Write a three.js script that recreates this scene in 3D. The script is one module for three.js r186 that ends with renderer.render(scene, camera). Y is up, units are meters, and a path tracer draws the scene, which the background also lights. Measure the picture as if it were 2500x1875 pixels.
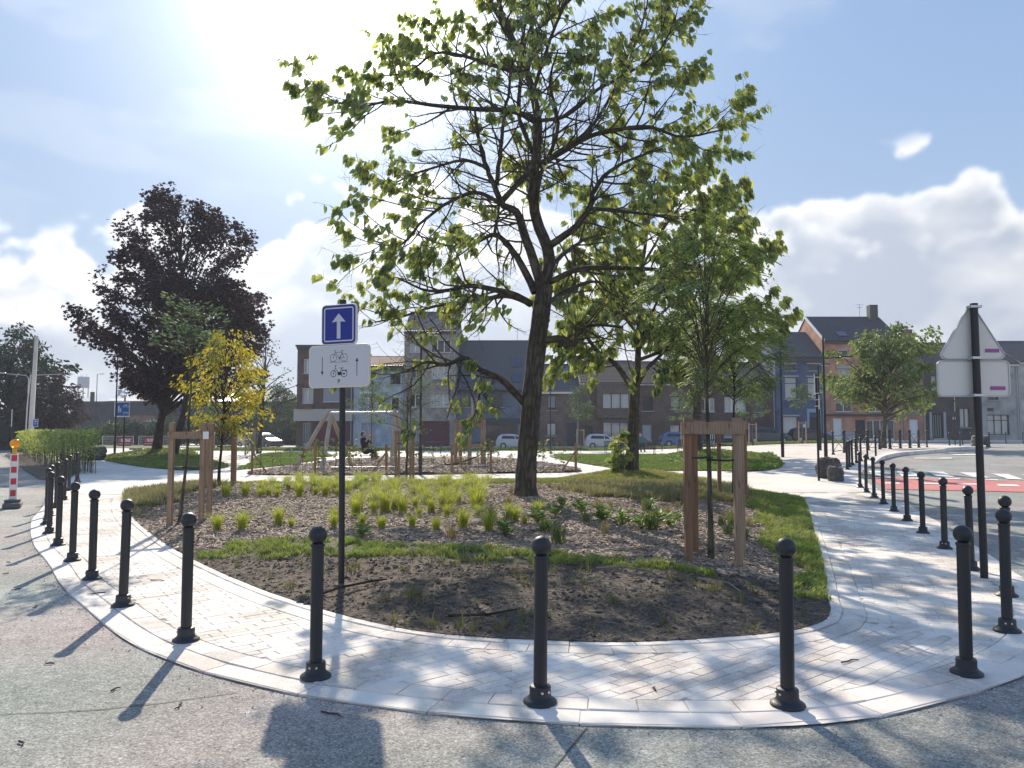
import * as THREE from 'three';
import { mergeGeometries } from 'three/addons/utils/BufferGeometryUtils.js';
import { TessellateModifier } from 'three/addons/modifiers/TessellateModifier.js';
import { RoundedBoxGeometry } from 'three/addons/geometries/RoundedBoxGeometry.js';
import { MarchingCubes } from 'three/addons/objects/MarchingCubes.js';
import { createNoise2D, createNoise3D } from 'simplex-noise';

// ---------------------------------------------------------------- camera, sky, sun, exposure
const scene = new THREE.Scene();
const camera = new THREE.PerspectiveCamera(53.01, 4 / 3, 0.05, 1500);
camera.position.set(0, 1.65, 0);
camera.rotation.set(3.607 * Math.PI / 180, 0, 0);
const EXPOSURE = 2.1;
const renderer = new THREE.WebGLRenderer();
renderer.toneMapping = THREE.LinearToneMapping;
renderer.toneMappingExposure = EXPOSURE;
renderer.shadowMap.enabled = true;

const rad = Math.PI / 180;
function mulberry(a) { return () => { a = (a + 0x6d2b79f5) | 0; let t = Math.imul(a ^ (a >>> 15), 1 | a); t = (t + Math.imul(t ^ (t >>> 7), 61 | t)) ^ t; return ((t ^ (t >>> 14)) >>> 0) / 4294967296; }; }
const n2 = createNoise2D(mulberry(11)), n3 = createNoise3D(mulberry(12));
const fbm3 = (x, y, z, o = 5) => { let s = 0, a = 0.5, f = 1; for (let i = 0; i < o; i++) { s += a * n3(x * f, y * f, z * f); a *= 0.5; f *= 2.03; } return s; };
const fbm2 = (x, y, o = 4) => { let s = 0, a = 0.5, f = 1; for (let i = 0; i < o; i++) { s += a * n2(x * f, y * f); a *= 0.5; f *= 2.03; } return s; };
const clamp = (v, a = 0, b = 1) => Math.min(b, Math.max(a, v));
const sst = (a, b, v) => { const t = clamp((v - a) / (b - a)); return t * t * (3 - 2 * t); };
const mix = (a, b, t) => a + (b - a) * t;

const SUN_AZ = -11.8 * rad, SUN_EL = 31.5 * rad;
const SUN = new THREE.Vector3(Math.sin(SUN_AZ) * Math.cos(SUN_EL), Math.sin(SUN_EL), -Math.cos(SUN_AZ) * Math.cos(SUN_EL));
const sun = new THREE.DirectionalLight(new THREE.Color(1, 0.885, 0.72), 3.4);
sun.position.copy(SUN).multiplyScalar(200);
sun.castShadow = true;
sun.shadow.mapSize.set(4096, 4096);
Object.assign(sun.shadow.camera, { left: -70, right: 70, top: 70, bottom: -70, near: 20, far: 420 });
scene.add(sun, sun.target);

// the sky: blue air, a wide pale glow of haze round the sun, cumulus banks low over the whole horizon
function skyColour(dx, dy, dz) {
  const el = Math.asin(dy) / rad, th = Math.acos(clamp(dx * SUN.x + dy * SUN.y + dz * SUN.z, -1, 1)) / rad;
  const up = clamp(el / 90);
  const h = Math.exp(-Math.max(el, 0) / 14);
  let r = mix(0.215, 0.66, h), g = mix(0.375, 0.77, h), b = mix(0.64, 0.87, h);
  r *= 1 - 0.25 * up; g *= 1 - 0.2 * up;
  // banks of cumulus: higher billows above, lighter haze below
  const q = 1 / Math.max(0.25, Math.hypot(dx, dz));
  const cx = dx * q, cz = dz * q;
  const top = 15.2 + 3.4 * n3(cx * 2.1 + 5.2, 0.3, cz * 2.1) + 2.6 * n3(cx * 5.3, 2.1, cz * 5.3 + 1.0);
  const bil = fbm3(cx * 8 + 3, dy * 11, cz * 8, 6);
  const edge = top + bil * 6.5 - el;
  const a = sst(-0.35, 1.5, edge) * (1 - sst(0.8, 2.2, el - top)) * (1 - sst(20, 22.5, el));
  const soft = fbm3(cx * 4.5 + 9, dy * 8 + 4, cz * 4.5, 5), fine = fbm3(cx * 15, dy * 20, cz * 15 + 7, 4);
  let shade = sst(0.2, 5.5, edge + fine * 2.2) * (0.85 + 0.9 * soft);
  shade = clamp(shade) * sst(-3, 5, el);
  const near = Math.exp(-th / 32);
  const lit = 0.74 + 0.95 * near + 0.6 * sst(70, 150, th), dark = 0.40 + 0.42 * near + 0.35 * sst(70, 150, th);
  const cr = mix(lit, dark * 0.94, shade), cg = mix(lit, dark * 1.05, shade), cb = mix(lit, dark * 1.26, shade);
  r = mix(r, cr, a * 0.94); g = mix(g, cg, a * 0.94); b = mix(b, cb, a * 0.94);
  // thin streaks of high cloud
  const wisp = sst(0.12, 0.5, fbm3(dx * 3.3 + 2, dy * 8, dz * 2.2, 5)) * 0.18 * sst(8, 20, el);
  r = mix(r, 0.8, wisp); g = mix(g, 0.84, wisp); b = mix(b, 0.9, wisp);
  const glow = 9 * Math.exp(-((th / 4.6) ** 2)) + 2.7 * Math.exp(-th / 6.2) + 0.27 * Math.exp(-th / 20);
  r += glow; g += glow * 0.97; b += glow * 0.88;
  if (el < 0) { const k = sst(0, -8, el); r = mix(r, 0.32, k); g = mix(g, 0.31, k); b = mix(b, 0.3, k); }
  return [r, g, b];
}
{
  const W = 2048, Hh = 1024, data = new Float32Array(W * Hh * 4);
  for (let j = 0; j < Hh; j++) {
    const el = ((j + 0.5) / Hh - 0.5) * Math.PI, ce = Math.cos(el), se = Math.sin(el);
    for (let i = 0; i < W; i++) {
      const ph = ((i + 0.5) / W - 0.5) * 2 * Math.PI, c = el < -0.3 ? [0.32, 0.31, 0.3] : skyColour(Math.cos(ph) * ce, se, Math.sin(ph) * ce), o = (j * W + i) * 4;
      data[o] = c[0] * 1.1 / EXPOSURE; data[o + 1] = c[1] * 1.1 / EXPOSURE; data[o + 2] = c[2] * 1.1 / EXPOSURE; data[o + 3] = 1;
    }
  }
  const t = new THREE.DataTexture(data, W, Hh, THREE.RGBAFormat, THREE.FloatType);
  t.mapping = THREE.EquirectangularReflectionMapping; t.magFilter = THREE.LinearFilter; t.needsUpdate = true;
  scene.background = t; scene.environment = t;
}

// ---------------------------------------------------------------- helpers
const V3 = (x, y, z) => new THREE.Vector3(x, y, z);
const lin = (r, g, b) => new THREE.Color().setRGB(r, g, b);
const taken = new Map();
function numbered(name) { const n = taken.get(name) ?? 0; taken.set(name, n + 1); return n ? name + '_' + String(n).padStart(3, '0') : name; }
function tag(o, label, category, group, kind) {
  if (label) o.userData.label = label;
  if (category) o.userData.category = category;
  if (group) o.userData.group = group;
  if (kind) o.userData.kind = kind;
  return o;
}
function shadows(o) { o.castShadow = true; o.receiveShadow = true; return o; }
function thing(name, label, category, group, [x, y, z] = [0, 0, 0], turn = 0) {
  const o = new THREE.Group(); o.name = numbered(name); o.position.set(x, y, z); o.rotation.y = turn; scene.add(o);
  return tag(o, label, category, group);
}
function part(parent, name, geo, mat) { const m = shadows(new THREE.Mesh(geo, mat)); m.name = name; parent.add(m); return m; }
function one(name, geo, mat, label, category, group) { const m = shadows(new THREE.Mesh(geo, mat)); m.name = numbered(name); scene.add(m); return tag(m, label, category, group); }
function struct(name, geo, mat) { const m = shadows(new THREE.Mesh(geo, mat)); m.name = numbered(name); m.userData.kind = 'structure'; scene.add(m); return m; }
function copy(src, [x, y, z], turn = 0, s = 1, label, group) {
  const r = src.clone(); r.name = numbered(src.name.replace(/_\d{3}$/, '')); r.userData = { ...src.userData }; scene.add(r);
  r.position.set(x, y, z); r.rotation.set(0, turn, 0); if (s !== 1) r.scale.setScalar(s);
  if (label) r.userData.label = label; if (group) r.userData.group = group;
  return r;
}
// ground level: flat near the camera, rising a little towards the far right
const gy = (x, z) => 0.68 * sst(16, 42, -z) * sst(0.1, 0.42, x / Math.max(-z, 1e-3));

function texture(w, h, fn, { srgb = true, rx = 1, ry = 1 } = {}) {
  const d = new Uint8Array(w * h * 4);
  for (let y = 0, o = 0; y < h; y++) for (let x = 0; x < w; x++, o += 4) {
    const c = fn(x / w, y / h, x, y);
    d[o] = clamp(c[0]) * 255; d[o + 1] = clamp(c[1]) * 255; d[o + 2] = clamp(c[2]) * 255; d[o + 3] = 255;
  }
  const t = new THREE.DataTexture(d, w, h, THREE.RGBAFormat);
  t.wrapS = t.wrapT = THREE.RepeatWrapping; t.magFilter = THREE.LinearFilter; t.minFilter = THREE.LinearMipmapLinearFilter; t.generateMipmaps = true;
  if (srgb) t.colorSpace = THREE.SRGBColorSpace;
  t.repeat.set(rx, ry); t.needsUpdate = true;
  return t;
}
// value noise that tiles with period p
const HASH = new Float32Array(65536); { const r = mulberry(77); for (let i = 0; i < 65536; i++) HASH[i] = r(); }
function pn(x, y, p, s = 0) {
  const xi = Math.floor(x), yi = Math.floor(y), fx = x - xi, fy = y - yi, u = fx * fx * (3 - 2 * fx), v = fy * fy * (3 - 2 * fy);
  const at = (a, b) => HASH[((((a % p) + p) % p) * 251 + (((b % p) + p) % p) * 4099 + s * 7919) & 65535];
  return mix(mix(at(xi, yi), at(xi + 1, yi), u), mix(at(xi, yi + 1), at(xi + 1, yi + 1), u), v);
}
const pf = (u, v, p, o = 4, s = 0) => { let t = 0, a = 0.5, n = 0; for (let i = 0; i < o; i++) { t += a * pn(u * p, v * p, p, s + i); n += a; a *= 0.5; p *= 2; } return t / n; };
const canvas = (w, h, draw) => { const c = document.createElement('canvas'); c.width = w; c.height = h; draw(c.getContext('2d'), w, h); const t = new THREE.CanvasTexture(c); t.colorSpace = THREE.SRGBColorSpace; return t; };
const std = (color, roughness = 0.9, more = {}) => new THREE.MeshStandardMaterial({ color, roughness, ...more });
const phys = (color, roughness = 0.9, more = {}) => new THREE.MeshPhysicalMaterial({ color, roughness, ...more });

// boxes with uv in metres
function uvMetres(geo, w, h, d) {
  const uv = geo.attributes.uv, n = geo.attributes.normal;
  for (let i = 0; i < uv.count; i++) {
    const ax = Math.abs(n.getX(i)), ay = Math.abs(n.getY(i));
    const [a, b] = ax > 0.7 ? [d, h] : ay > 0.7 ? [w, d] : [w, h];
    uv.setXY(i, uv.getX(i) * a, uv.getY(i) * b);
  }
  return geo;
}
function box(w, h, d, x = 0, y = 0, z = 0) { return uvMetres(new THREE.BoxGeometry(w, h, d), w, h, d).translate(x, y, z); }
function span(x0, x1, y0, y1, z0, z1) { return box(x1 - x0, y1 - y0, z1 - z0, (x0 + x1) / 2, (y0 + y1) / 2, (z0 + z1) / 2); }
function rbox(w, h, d, r, x = 0, y = 0, z = 0) { return uvMetres(new RoundedBoxGeometry(w, h, d, 1, r), w, h, d).translate(x, y, z); }
const merge = (list) => mergeGeometries(list.map((g) => { const q = g.index ? g.toNonIndexed() : g; for (const k of Object.keys(q.attributes)) if (!['position', 'normal', 'uv'].includes(k)) q.deleteAttribute(k); return q; }));
function bar(a, b, r, seg = 6, r2 = r) {      // a straight round bar between two points
  const d = V3(b[0] - a[0], b[1] - a[1], b[2] - a[2]), L = d.length(), g = new THREE.CylinderGeometry(r2, r, L, seg);
  for (let i = 0, u = g.attributes.uv; i < u.count; i++) u.setXY(i, u.getX(i) * 2 * Math.PI * r, u.getY(i) * L);
  g.applyQuaternion(new THREE.Quaternion().setFromUnitVectors(V3(0, 1, 0), d.normalize()));
  return g.translate((a[0] + b[0]) / 2, (a[1] + b[1]) / 2, (a[2] + b[2]) / 2);
}
function beam(a, b, w, h) {                   // a straight square timber between two points
  const d = V3(b[0] - a[0], b[1] - a[1], b[2] - a[2]), L = d.length(), g = rbox(w, L, h, Math.min(w, h) * 0.12);
  g.applyQuaternion(new THREE.Quaternion().setFromUnitVectors(V3(0, 1, 0), d.normalize()));
  return g.translate((a[0] + b[0]) / 2, (a[1] + b[1]) / 2, (a[2] + b[2]) / 2);
}
// flat sheets that follow the ground
function smooth(pts, n, closed = true) { return new THREE.CatmullRomCurve3(pts.map(([x, z]) => V3(x, 0, z)), closed, 'centripetal').getSpacedPoints(n).map((p) => [p.x, p.z]); }
function sheet(pts, lift, edge = 2.5, height = gy, uvScale = 1) {
  const s = new THREE.Shape(pts.map(([x, z]) => new THREE.Vector2(x, -z)));
  let g = new THREE.ShapeGeometry(s).toNonIndexed();
  if (edge) g = new TessellateModifier(edge, 10).modify(g);
  const p = g.attributes.position, uv = new Float32Array(p.count * 2);
  for (let i = 0; i < p.count; i++) {
    const x = p.getX(i), z = -p.getY(i);
    p.setXYZ(i, x, height(x, z) + lift, z); uv[2 * i] = x * uvScale; uv[2 * i + 1] = z * uvScale;
  }
  g.deleteAttribute('normal'); g.setAttribute('uv', new THREE.BufferAttribute(uv, 2)); g.computeVertexNormals();
  return g;
}
const inside = (pts, x, z) => { let c = false; for (let i = 0, j = pts.length - 1; i < pts.length; j = i++) { const [a, b] = pts[i], [e, f] = pts[j]; if ((b > z) !== (f > z) && x < ((e - a) * (z - b)) / (f - b) + a) c = !c; } return c; };
function distance(pts, x, z, closed = true) {
  let best = 1e9;
  for (let i = 0, n = pts.length; i < (closed ? n : n - 1); i++) {
    const [ax, az] = pts[i], [bx, bz] = pts[(i + 1) % n], ex = bx - ax, ez = bz - az, t = clamp(((x - ax) * ex + (z - az) * ez) / (ex * ex + ez * ez || 1));
    const d = (x - ax - ex * t) ** 2 + (z - az - ez * t) ** 2; if (d < best) best = d;
  }
  return Math.sqrt(best);
}
// one mesh of many small pieces, filled by hand
class Soup {
  constructor() { this.p = []; this.c = []; this.u = []; this.i = []; }
  vert(x, y, z, c, u = 0, v = 0) { this.p.push(x, y, z); if (c) this.c.push(c[0], c[1], c[2]); this.u.push(u, v); return this.p.length / 3 - 1; }
  tri(a, b, c) { this.i.push(a, b, c); }
  quad(a, b, c, d) { this.i.push(a, b, c, a, c, d); }
  tube(pts, seg = 6, cap = false) {           // pts: [x, y, z, r]
    const T = V3(), N = V3(), Bn = V3(); let prev = null, len = 0;
    const rows = [];
    for (let k = 0; k < pts.length; k++) {
      const a = pts[Math.max(0, k - 1)], b = pts[Math.min(pts.length - 1, k + 1)], p = pts[k];
      T.set(b[0] - a[0], b[1] - a[1], b[2] - a[2]).normalize();
      if (!prev) { N.set(Math.abs(T.y) > 0.9 ? 1 : 0, Math.abs(T.y) > 0.9 ? 0 : 1, 0); } else N.copy(prev);
      N.addScaledVector(T, -N.dot(T)).normalize(); prev = N.clone(); Bn.crossVectors(T, N);
      if (k) len += Math.hypot(p[0] - pts[k - 1][0], p[1] - pts[k - 1][1], p[2] - pts[k - 1][2]);
      const row = [];
      for (let s = 0; s <= seg; s++) {
        const t = (s / seg) * 2 * Math.PI, cs = Math.cos(t) * p[3], sn = Math.sin(t) * p[3];
        row.push(this.vert(p[0] + N.x * cs + Bn.x * sn, p[1] + N.y * cs + Bn.y * sn, p[2] + N.z * cs + Bn.z * sn, null, (s / seg) * Math.max(0.05, 6.3 * pts[0][3]), len));
      }
      rows.push(row);
    }
    for (let k = 0; k + 1 < rows.length; k++) for (let s = 0; s < seg; s++) this.quad(rows[k][s], rows[k][s + 1], rows[k + 1][s + 1], rows[k + 1][s]);
    if (cap) { const p = pts[pts.length - 1], m = this.vert(p[0], p[1], p[2], null, 0, len); for (let s = 0; s < seg; s++) this.tri(rows[rows.length - 1][s], rows[rows.length - 1][s + 1], m); }
  }
  geometry() {
    const g = new THREE.BufferGeometry();
    g.setAttribute('position', new THREE.BufferAttribute(new Float32Array(this.p), 3));
    g.setAttribute('uv', new THREE.BufferAttribute(new Float32Array(this.u), 2));
    if (this.c.length) g.setAttribute('color', new THREE.BufferAttribute(new Float32Array(this.c), 3));
    g.setIndex(new THREE.BufferAttribute(new Uint32Array(this.i), 1)); g.computeVertexNormals();
    return g;
  }
}
// ---------------------------------------------------------------- materials
const asphaltMap = texture(2048, 2048, (u, v, x, y) => {
  const big = pf(u, v, 5, 4, 1), tint = pf(u, v, 3, 2, 9), s = pn(u * 700, v * 700, 700, 3), s2 = pn(u * 330, v * 330, 330, 5), w = pf(u, v, 60, 3, 12);
  let k = 0.575 + (big - 0.5) * 0.16 + (w - 0.5) * 0.12;
  if (s > 0.6) k += (s - 0.6) * 0.5; if (s < 0.36) k -= (0.36 - s) * 0.62; k += (s2 - 0.5) * 0.12;
  const t = (tint - 0.5) * 0.07;
  return [k * 1.0 + t, k * 0.985 - t * 0.4, k * 0.95 - t * 0.1];
}, { rx: 1 / 5, ry: 1 / 5 });
const asphaltBump = texture(1024, 1024, (u, v) => { const s = pn(u * 350, v * 350, 350, 3) * 0.6 + pn(u * 170, v * 170, 170, 5) * 0.4; return [s, s, s]; }, { srgb: false, rx: 1 / 5, ry: 1 / 5 });
const concreteMap = texture(1024, 1024, (u, v) => {
  const k = 0.82 + (pf(u, v, 6, 5, 21) - 0.5) * 0.16 + (pn(u * 400, v * 400, 400, 22) - 0.5) * 0.1, st = sst(0.6, 0.8, pf(u, v, 9, 4, 24)) * 0.07;
  return [k - st, k * 0.985 - st, k * 0.955 - st];
}, { rx: 1 / 7, ry: 1 / 7 });
const dusty = (u, v) => sst(0.42, 0.62, pf(u + 0.08 * pf(u, v, 6, 2, 30), v + 0.5 * u, 6, 6, 31));
const paverTone = (s, base) => texture(768, 768, (u, v) => {
  const dust = dusty(u, v), k = base + (pf(u, v, 60, 3, 33 + s) - 0.5) * 0.1 + (pn(u * 380, v * 380, 380, 35 + s) - 0.5) * 0.12;
  return [mix(k, 0.91, dust * 0.85), mix(k * 0.965, 0.885, dust * 0.85), mix(k * 0.925, 0.85, dust * 0.85)];
}, { rx: 1 / 3.1, ry: 1 / 3.1 });
const soilMap = (r, g, b, seed) => texture(1024, 1024, (u, v) => {
  const k = 0.55 + pf(u, v, 10, 5, seed) * 0.55 + (pn(u * 260, v * 260, 260, seed + 3) - 0.5) * 0.5, p = (pf(u, v, 5, 3, seed + 6) - 0.5) * 0.2;
  return [r * k * (1 + p), g * k, b * k * (1 - p)];
}, { rx: 1 / 3, ry: 1 / 3 });
const woodMap = texture(256, 1024, (u, v) => {
  const w = u + (pf(u, v, 4, 3, 41) - 0.5) * 0.16, ring = 0.5 + 0.5 * Math.sin(w * 46 + pf(u, v, 3, 2, 42) * 6), st = pn(u * 90, v * 7, 90, 43);
  const knot = sst(0.88, 0.96, pn(u * 5, v * 12, 12, 44)), k = 0.58 + ring * 0.06 + (st - 0.5) * 0.14 - knot * 0.14 + (pf(u, v, 2, 3, 47) - 0.5) * 0.16;
  return [k * 1.0, k * 0.88, k * 0.76];
}, { rx: 4, ry: 0.9 });
const woodGreyMap = texture(256, 1024, (u, v) => { const st = pn(u * 90, v * 7, 90, 43), k = 0.64 + (st - 0.5) * 0.16 + (pf(u, v, 3, 3, 48) - 0.5) * 0.18; return [k, k * 0.95, k * 0.88]; }, { rx: 4, ry: 0.9 });
const woodBump = texture(256, 1024, (u, v) => { const k = pn(u * 60, v * 6, 60, 43) * 0.7 + pn(u * 14, v * 3, 14, 45) * 0.3; return [k, k, k]; }, { srgb: false, rx: 4, ry: 0.9 });
const barkMap = texture(512, 1024, (u, v) => {
  const w = pf(u, v, 6, 3, 51) * 0.4, ridge = Math.abs(pn((u + w * 0.2) * 18, v * 9, 18, 52) - 0.5) * 2, k = 0.26 + ridge * 0.2 + (pn(u * 160, v * 160, 160, 53) - 0.5) * 0.12, m = sst(0.55, 0.75, pf(u, v, 5, 4, 55));
  return [k * 1.02, k * (0.94 + 0.06 * m), k * (0.88 - 0.1 * m)];
}, { rx: 0.7, ry: 0.5 });
const barkBump = texture(512, 1024, (u, v) => { const w = pf(u, v, 6, 3, 51) * 0.4, k = Math.abs(pn((u + w * 0.2) * 18, v * 9, 18, 52) - 0.5) * 1.5 + pn(u * 60, v * 30, 60, 54) * 0.3; return [k, k, k]; }, { srgb: false, rx: 0.7, ry: 0.5 });

const M = {
  asphalt: std(lin(1, 1, 1), 0.92, { map: asphaltMap, bumpMap: asphaltBump, bumpScale: 0.004, vertexColors: true }),
  concrete: std(lin(0.98, 0.96, 0.93), 0.9, { map: concreteMap }),
  pinkPaving: std(lin(0.92, 0.84, 0.80), 0.9, { map: concreteMap }),
  mortar: std(lin(0.93, 0.92, 0.9), 0.95, { map: paverTone(20, 0.66) }),
  kerb: std(lin(1, 0.98, 0.95), 0.85, { map: paverTone(9, 0.8) }),
  wood: std(lin(0.98, 0.90, 0.82), 0.8, { map: woodMap, bumpMap: woodBump, bumpScale: 0.003 }),
  woodRed: std(lin(0.74, 0.53, 0.42), 0.8, { map: woodMap, bumpMap: woodBump, bumpScale: 0.003 }),
  woodGrey: std(lin(1, 0.98, 0.95), 0.85, { map: woodGreyMap, bumpMap: woodBump, bumpScale: 0.004 }),
  bark: std(lin(0.72, 0.68, 0.64), 0.95, { map: barkMap, bumpMap: barkBump, bumpScale: 0.03 }),
  barkDark: std(lin(0.42, 0.36, 0.35), 0.95, { map: barkMap, bumpMap: barkBump, bumpScale: 0.02 }),
  barkYoung: std(lin(0.85, 0.83, 0.76), 0.9, { map: barkMap, bumpMap: barkBump, bumpScale: 0.004 }),
  blackPaint: phys(lin(0.016, 0.0175, 0.021), 0.5, { clearcoat: 0.1, clearcoatRoughness: 0.4 }),
  blackMetal: std(lin(0.013, 0.014, 0.017), 0.45),
  strap: std(lin(0.02, 0.02, 0.022), 0.7),
  galv: std(lin(0.55, 0.56, 0.57), 0.42, { metalness: 0.75 }),
  signBack: std(lin(0.68, 0.64, 0.585), 0.5, { metalness: 0.1 }),
  white: std(lin(0.75, 0.75, 0.73), 0.55),
  roadPaint: std(lin(1.1, 1.1, 1.08), 0.8, { map: concreteMap }),
  redPaint: std(lin(0.80, 0.27, 0.27), 0.85, { map: concreteMap }),
  soil: std(lin(1, 1, 1), 1, { map: soilMap(0.42, 0.36, 0.31, 61) }),
  mulchGround: std(lin(1, 1, 1), 1, { map: soilMap(0.58, 0.49, 0.42, 71) }),
  lawnGround: std(lin(1, 1, 1), 1, { map: soilMap(0.42, 0.46, 0.22, 81) }),
  rock: std(lin(0.42, 0.42, 0.43), 0.9, { map: soilMap(0.62, 0.6, 0.58, 91) }),
};
const PAVERS = [0.75, 0.79, 0.83, 0.77].map((k, i) => std(lin(...[[1, 0.99, 0.97], [1, 0.96, 0.93], [0.98, 0.98, 0.97], [0.97, 0.93, 0.9]][i]), 0.88, { map: paverTone(i * 3, k) }));

// ---------------------------------------------------------------- ground, roads
{
  const line = (a, b, s, far) => { const o = []; for (let v = a; v <= b; v += s) o.push(v); let w = s; for (let v = b; v < far; v += w, w *= 1.5) o.push(v + w); return o; };
  const xs = [...line(0, 62, 1, 420).slice(1).reverse().map((v) => -v), ...line(0, 62, 1, 420)], zs = [80, 40, 20, 10, 6, 3, ...line(0, 90, 1, 620).map((v) => -v)];
  const p = [], uv = [], c = [], idx = [];
  zs.forEach((z) => xs.forEach((x) => {
    p.push(x, gy(x, z), z); uv.push(x, z);
    const k = 0.9 + 0.16 * fbm2(x * 0.21, z * 0.21, 4), t = 0.03 * n2(x * 0.13 + 40, z * 0.13); c.push(k * (1 + t), k, k * (1 - t * 0.6));
  }));
  const nx = xs.length;
  for (let j = 0; j + 1 < zs.length; j++) for (let i = 0; i + 1 < nx; i++) { const a = j * nx + i; idx.push(a, a + 1, a + nx + 1, a, a + nx + 1, a + nx); }
  const g = new THREE.BufferGeometry();
  g.setAttribute('position', new THREE.Float32BufferAttribute(p, 3)); g.setAttribute('uv', new THREE.Float32BufferAttribute(uv, 2)); g.setAttribute('color', new THREE.Float32BufferAttribute(c, 3));
  g.setIndex(idx); g.computeVertexNormals();
  struct('road', g, M.asphalt);
}
const OUTER = [[-12.3, -20.4], [-10.64, -17.65], [-9.05, -14.66], [-7.77, -12.56], [-6.84, -11.17], [-5.81, -9.78], [-4.84, -8.39], [-4.07, -7.43], [-3.43, -6.64], [-2.98, -6.13], [-2.26, -5.5], [-1.42, -4.98], [-0.93, -4.78], [-0.24, -4.56], [0.35, -4.46], [0.92, -4.41], [1.61, -4.43], [2.1, -4.56], [2.84, -4.93], [3.6, -5.42], [4.4, -6.2], [5.3, -7.6], [5.94, -9.26], [6.33, -10.25], [6.75, -11.36], [7.13, -12.5], [7.74, -14], [8.21, -15.4], [8.9, -17.3], [9.47, -19.1], [9.84, -20.5]];
const BED = [[-10.06, -20.2], [-7.72, -15.68], [-5.7, -12.37], [-4.34, -10.35], [-3.16, -8.8], [-2.34, -7.82], [-1.75, -7.22], [-1.1, -6.64], [-0.61, -6.36], [-0.16, -6.22], [0.28, -6.14], [0.86, -6.1], [1.54, -6.2], [2.03, -6.34], [2.34, -6.47], [2.64, -6.7], [2.88, -7.08], [3.09, -7.65], [3.7, -9.26], [4.67, -11.95], [6.66, -17.63], [7.2, -19.4], [6.95, -20.6], [6.7, -23], [6.6, -26.5], [5.6, -28.6], [3.5, -28.6], [2, -27], [1, -25.6], [0.1, -25.5], [-1.1, -25.3], [-3.2, -24.6], [-5.85, -24.1], [-8.3, -24.1], [-9.2, -23.7], [-10, -22.6], [-10.3, -21]];
const outer = smooth(OUTER, 220, false), bed = smooth(BED, 260);
const along = (pts, d) => pts.map((p, i) => {   // the line moved sideways by d (positive: to the left of its run, seen from above)
  const a = pts[Math.max(0, i - 1)], b = pts[Math.min(pts.length - 1, i + 1)], ex = b[0] - a[0], ez = b[1] - a[1], L = Math.hypot(ex, ez) || 1;
  return [p[0] + (ez / L) * d, p[1] - (ex / L) * d];
});
const footpath = struct('footpath', sheet([...outer, [9.84, -20.6], [-12.3, -20.6]], 0.012, 0), M.mortar);

// edging stones laid end to end along a line
function stones(parent, line, d0, d1, len, y0, y1, name, mats, rnd, limit) {
  const pts = []; let acc = 0; const L = [0];
  for (let i = 1; i < line.length; i++) { acc += Math.hypot(line[i][0] - line[i - 1][0], line[i][1] - line[i - 1][1]); L.push(acc); }
  const at = (s) => { let k = 1; while (k < L.length - 1 && L[k] < s) k++; const t = (s - L[k - 1]) / (L[k] - L[k - 1]), a = line[k - 1], b = line[k], ex = b[0] - a[0], ez = b[1] - a[1], e = Math.hypot(ex, ez); return [mix(a[0], b[0], t), mix(a[1], b[1], t), ez / e, -ex / e]; };
  for (let s = 0; s + len < acc; s += len) {
    const a = at(s + 0.004), b = at(s + len - 0.004), lift = (rnd() - 0.5) * 0.004, ch = 0.006;
    if (limit && !limit((a[0] + b[0]) / 2, (a[1] + b[1]) / 2)) continue;
    const P = (e, d, y) => [e[0] + e[2] * d, y, e[1] + e[3] * d];
    const sp = new Soup(), m = Math.sign(d1 - d0) * ch, top = y1 + lift;
    const ring = (y, i) => [P(a, d0 + m * i, y), P(b, d0 + m * i, y), P(b, d1 - m * i, y), P(a, d1 - m * i, y)];
    const lo = ring(y0, 0), md = ring(top - ch, 0), hi = ring(top, 1), q = (A, B, C, D) => sp.quad(...[A, B, C, D].map((p) => sp.vert(p[0], p[1], p[2], null, p[0] + p[1], p[2])));
    for (let k = 0; k < 4; k++) { const n = (k + 1) % 4; q(lo[k], lo[n], md[n], md[k]); q(md[k], md[n], hi[n], hi[k]); }
    q(hi[0], hi[1], hi[2], hi[3]);
    part(parent, name, sp.geometry(), mats[Math.floor(rnd() * mats.length)]);
  }
}
{
  const r = mulberry(101);
  const keep = (x, z) => z > -19.8;
  const ring = smooth([...BED.slice(0, 22)], 200, false);
  stones(footpath, ring, -0.002, -0.10, 0.5, -0.05, 0.026, 'edging_stone', [M.kerb], r, keep);
  stones(footpath, ring, -0.108, -0.30, 0.3, -0.05, 0.021, 'border_stone', PAVERS, r, keep);
  const out = outer.slice(6);
  stones(footpath, out, 0.205, 0.40, 0.31, -0.05, 0.022, 'border_stone', PAVERS, r);
  stones(footpath, out, -0.0, 0.197, 0.9, -0.05, 0.0155, 'kerb_stone', [PAVERS[0], PAVERS[2], PAVERS[1]], r);
}
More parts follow.
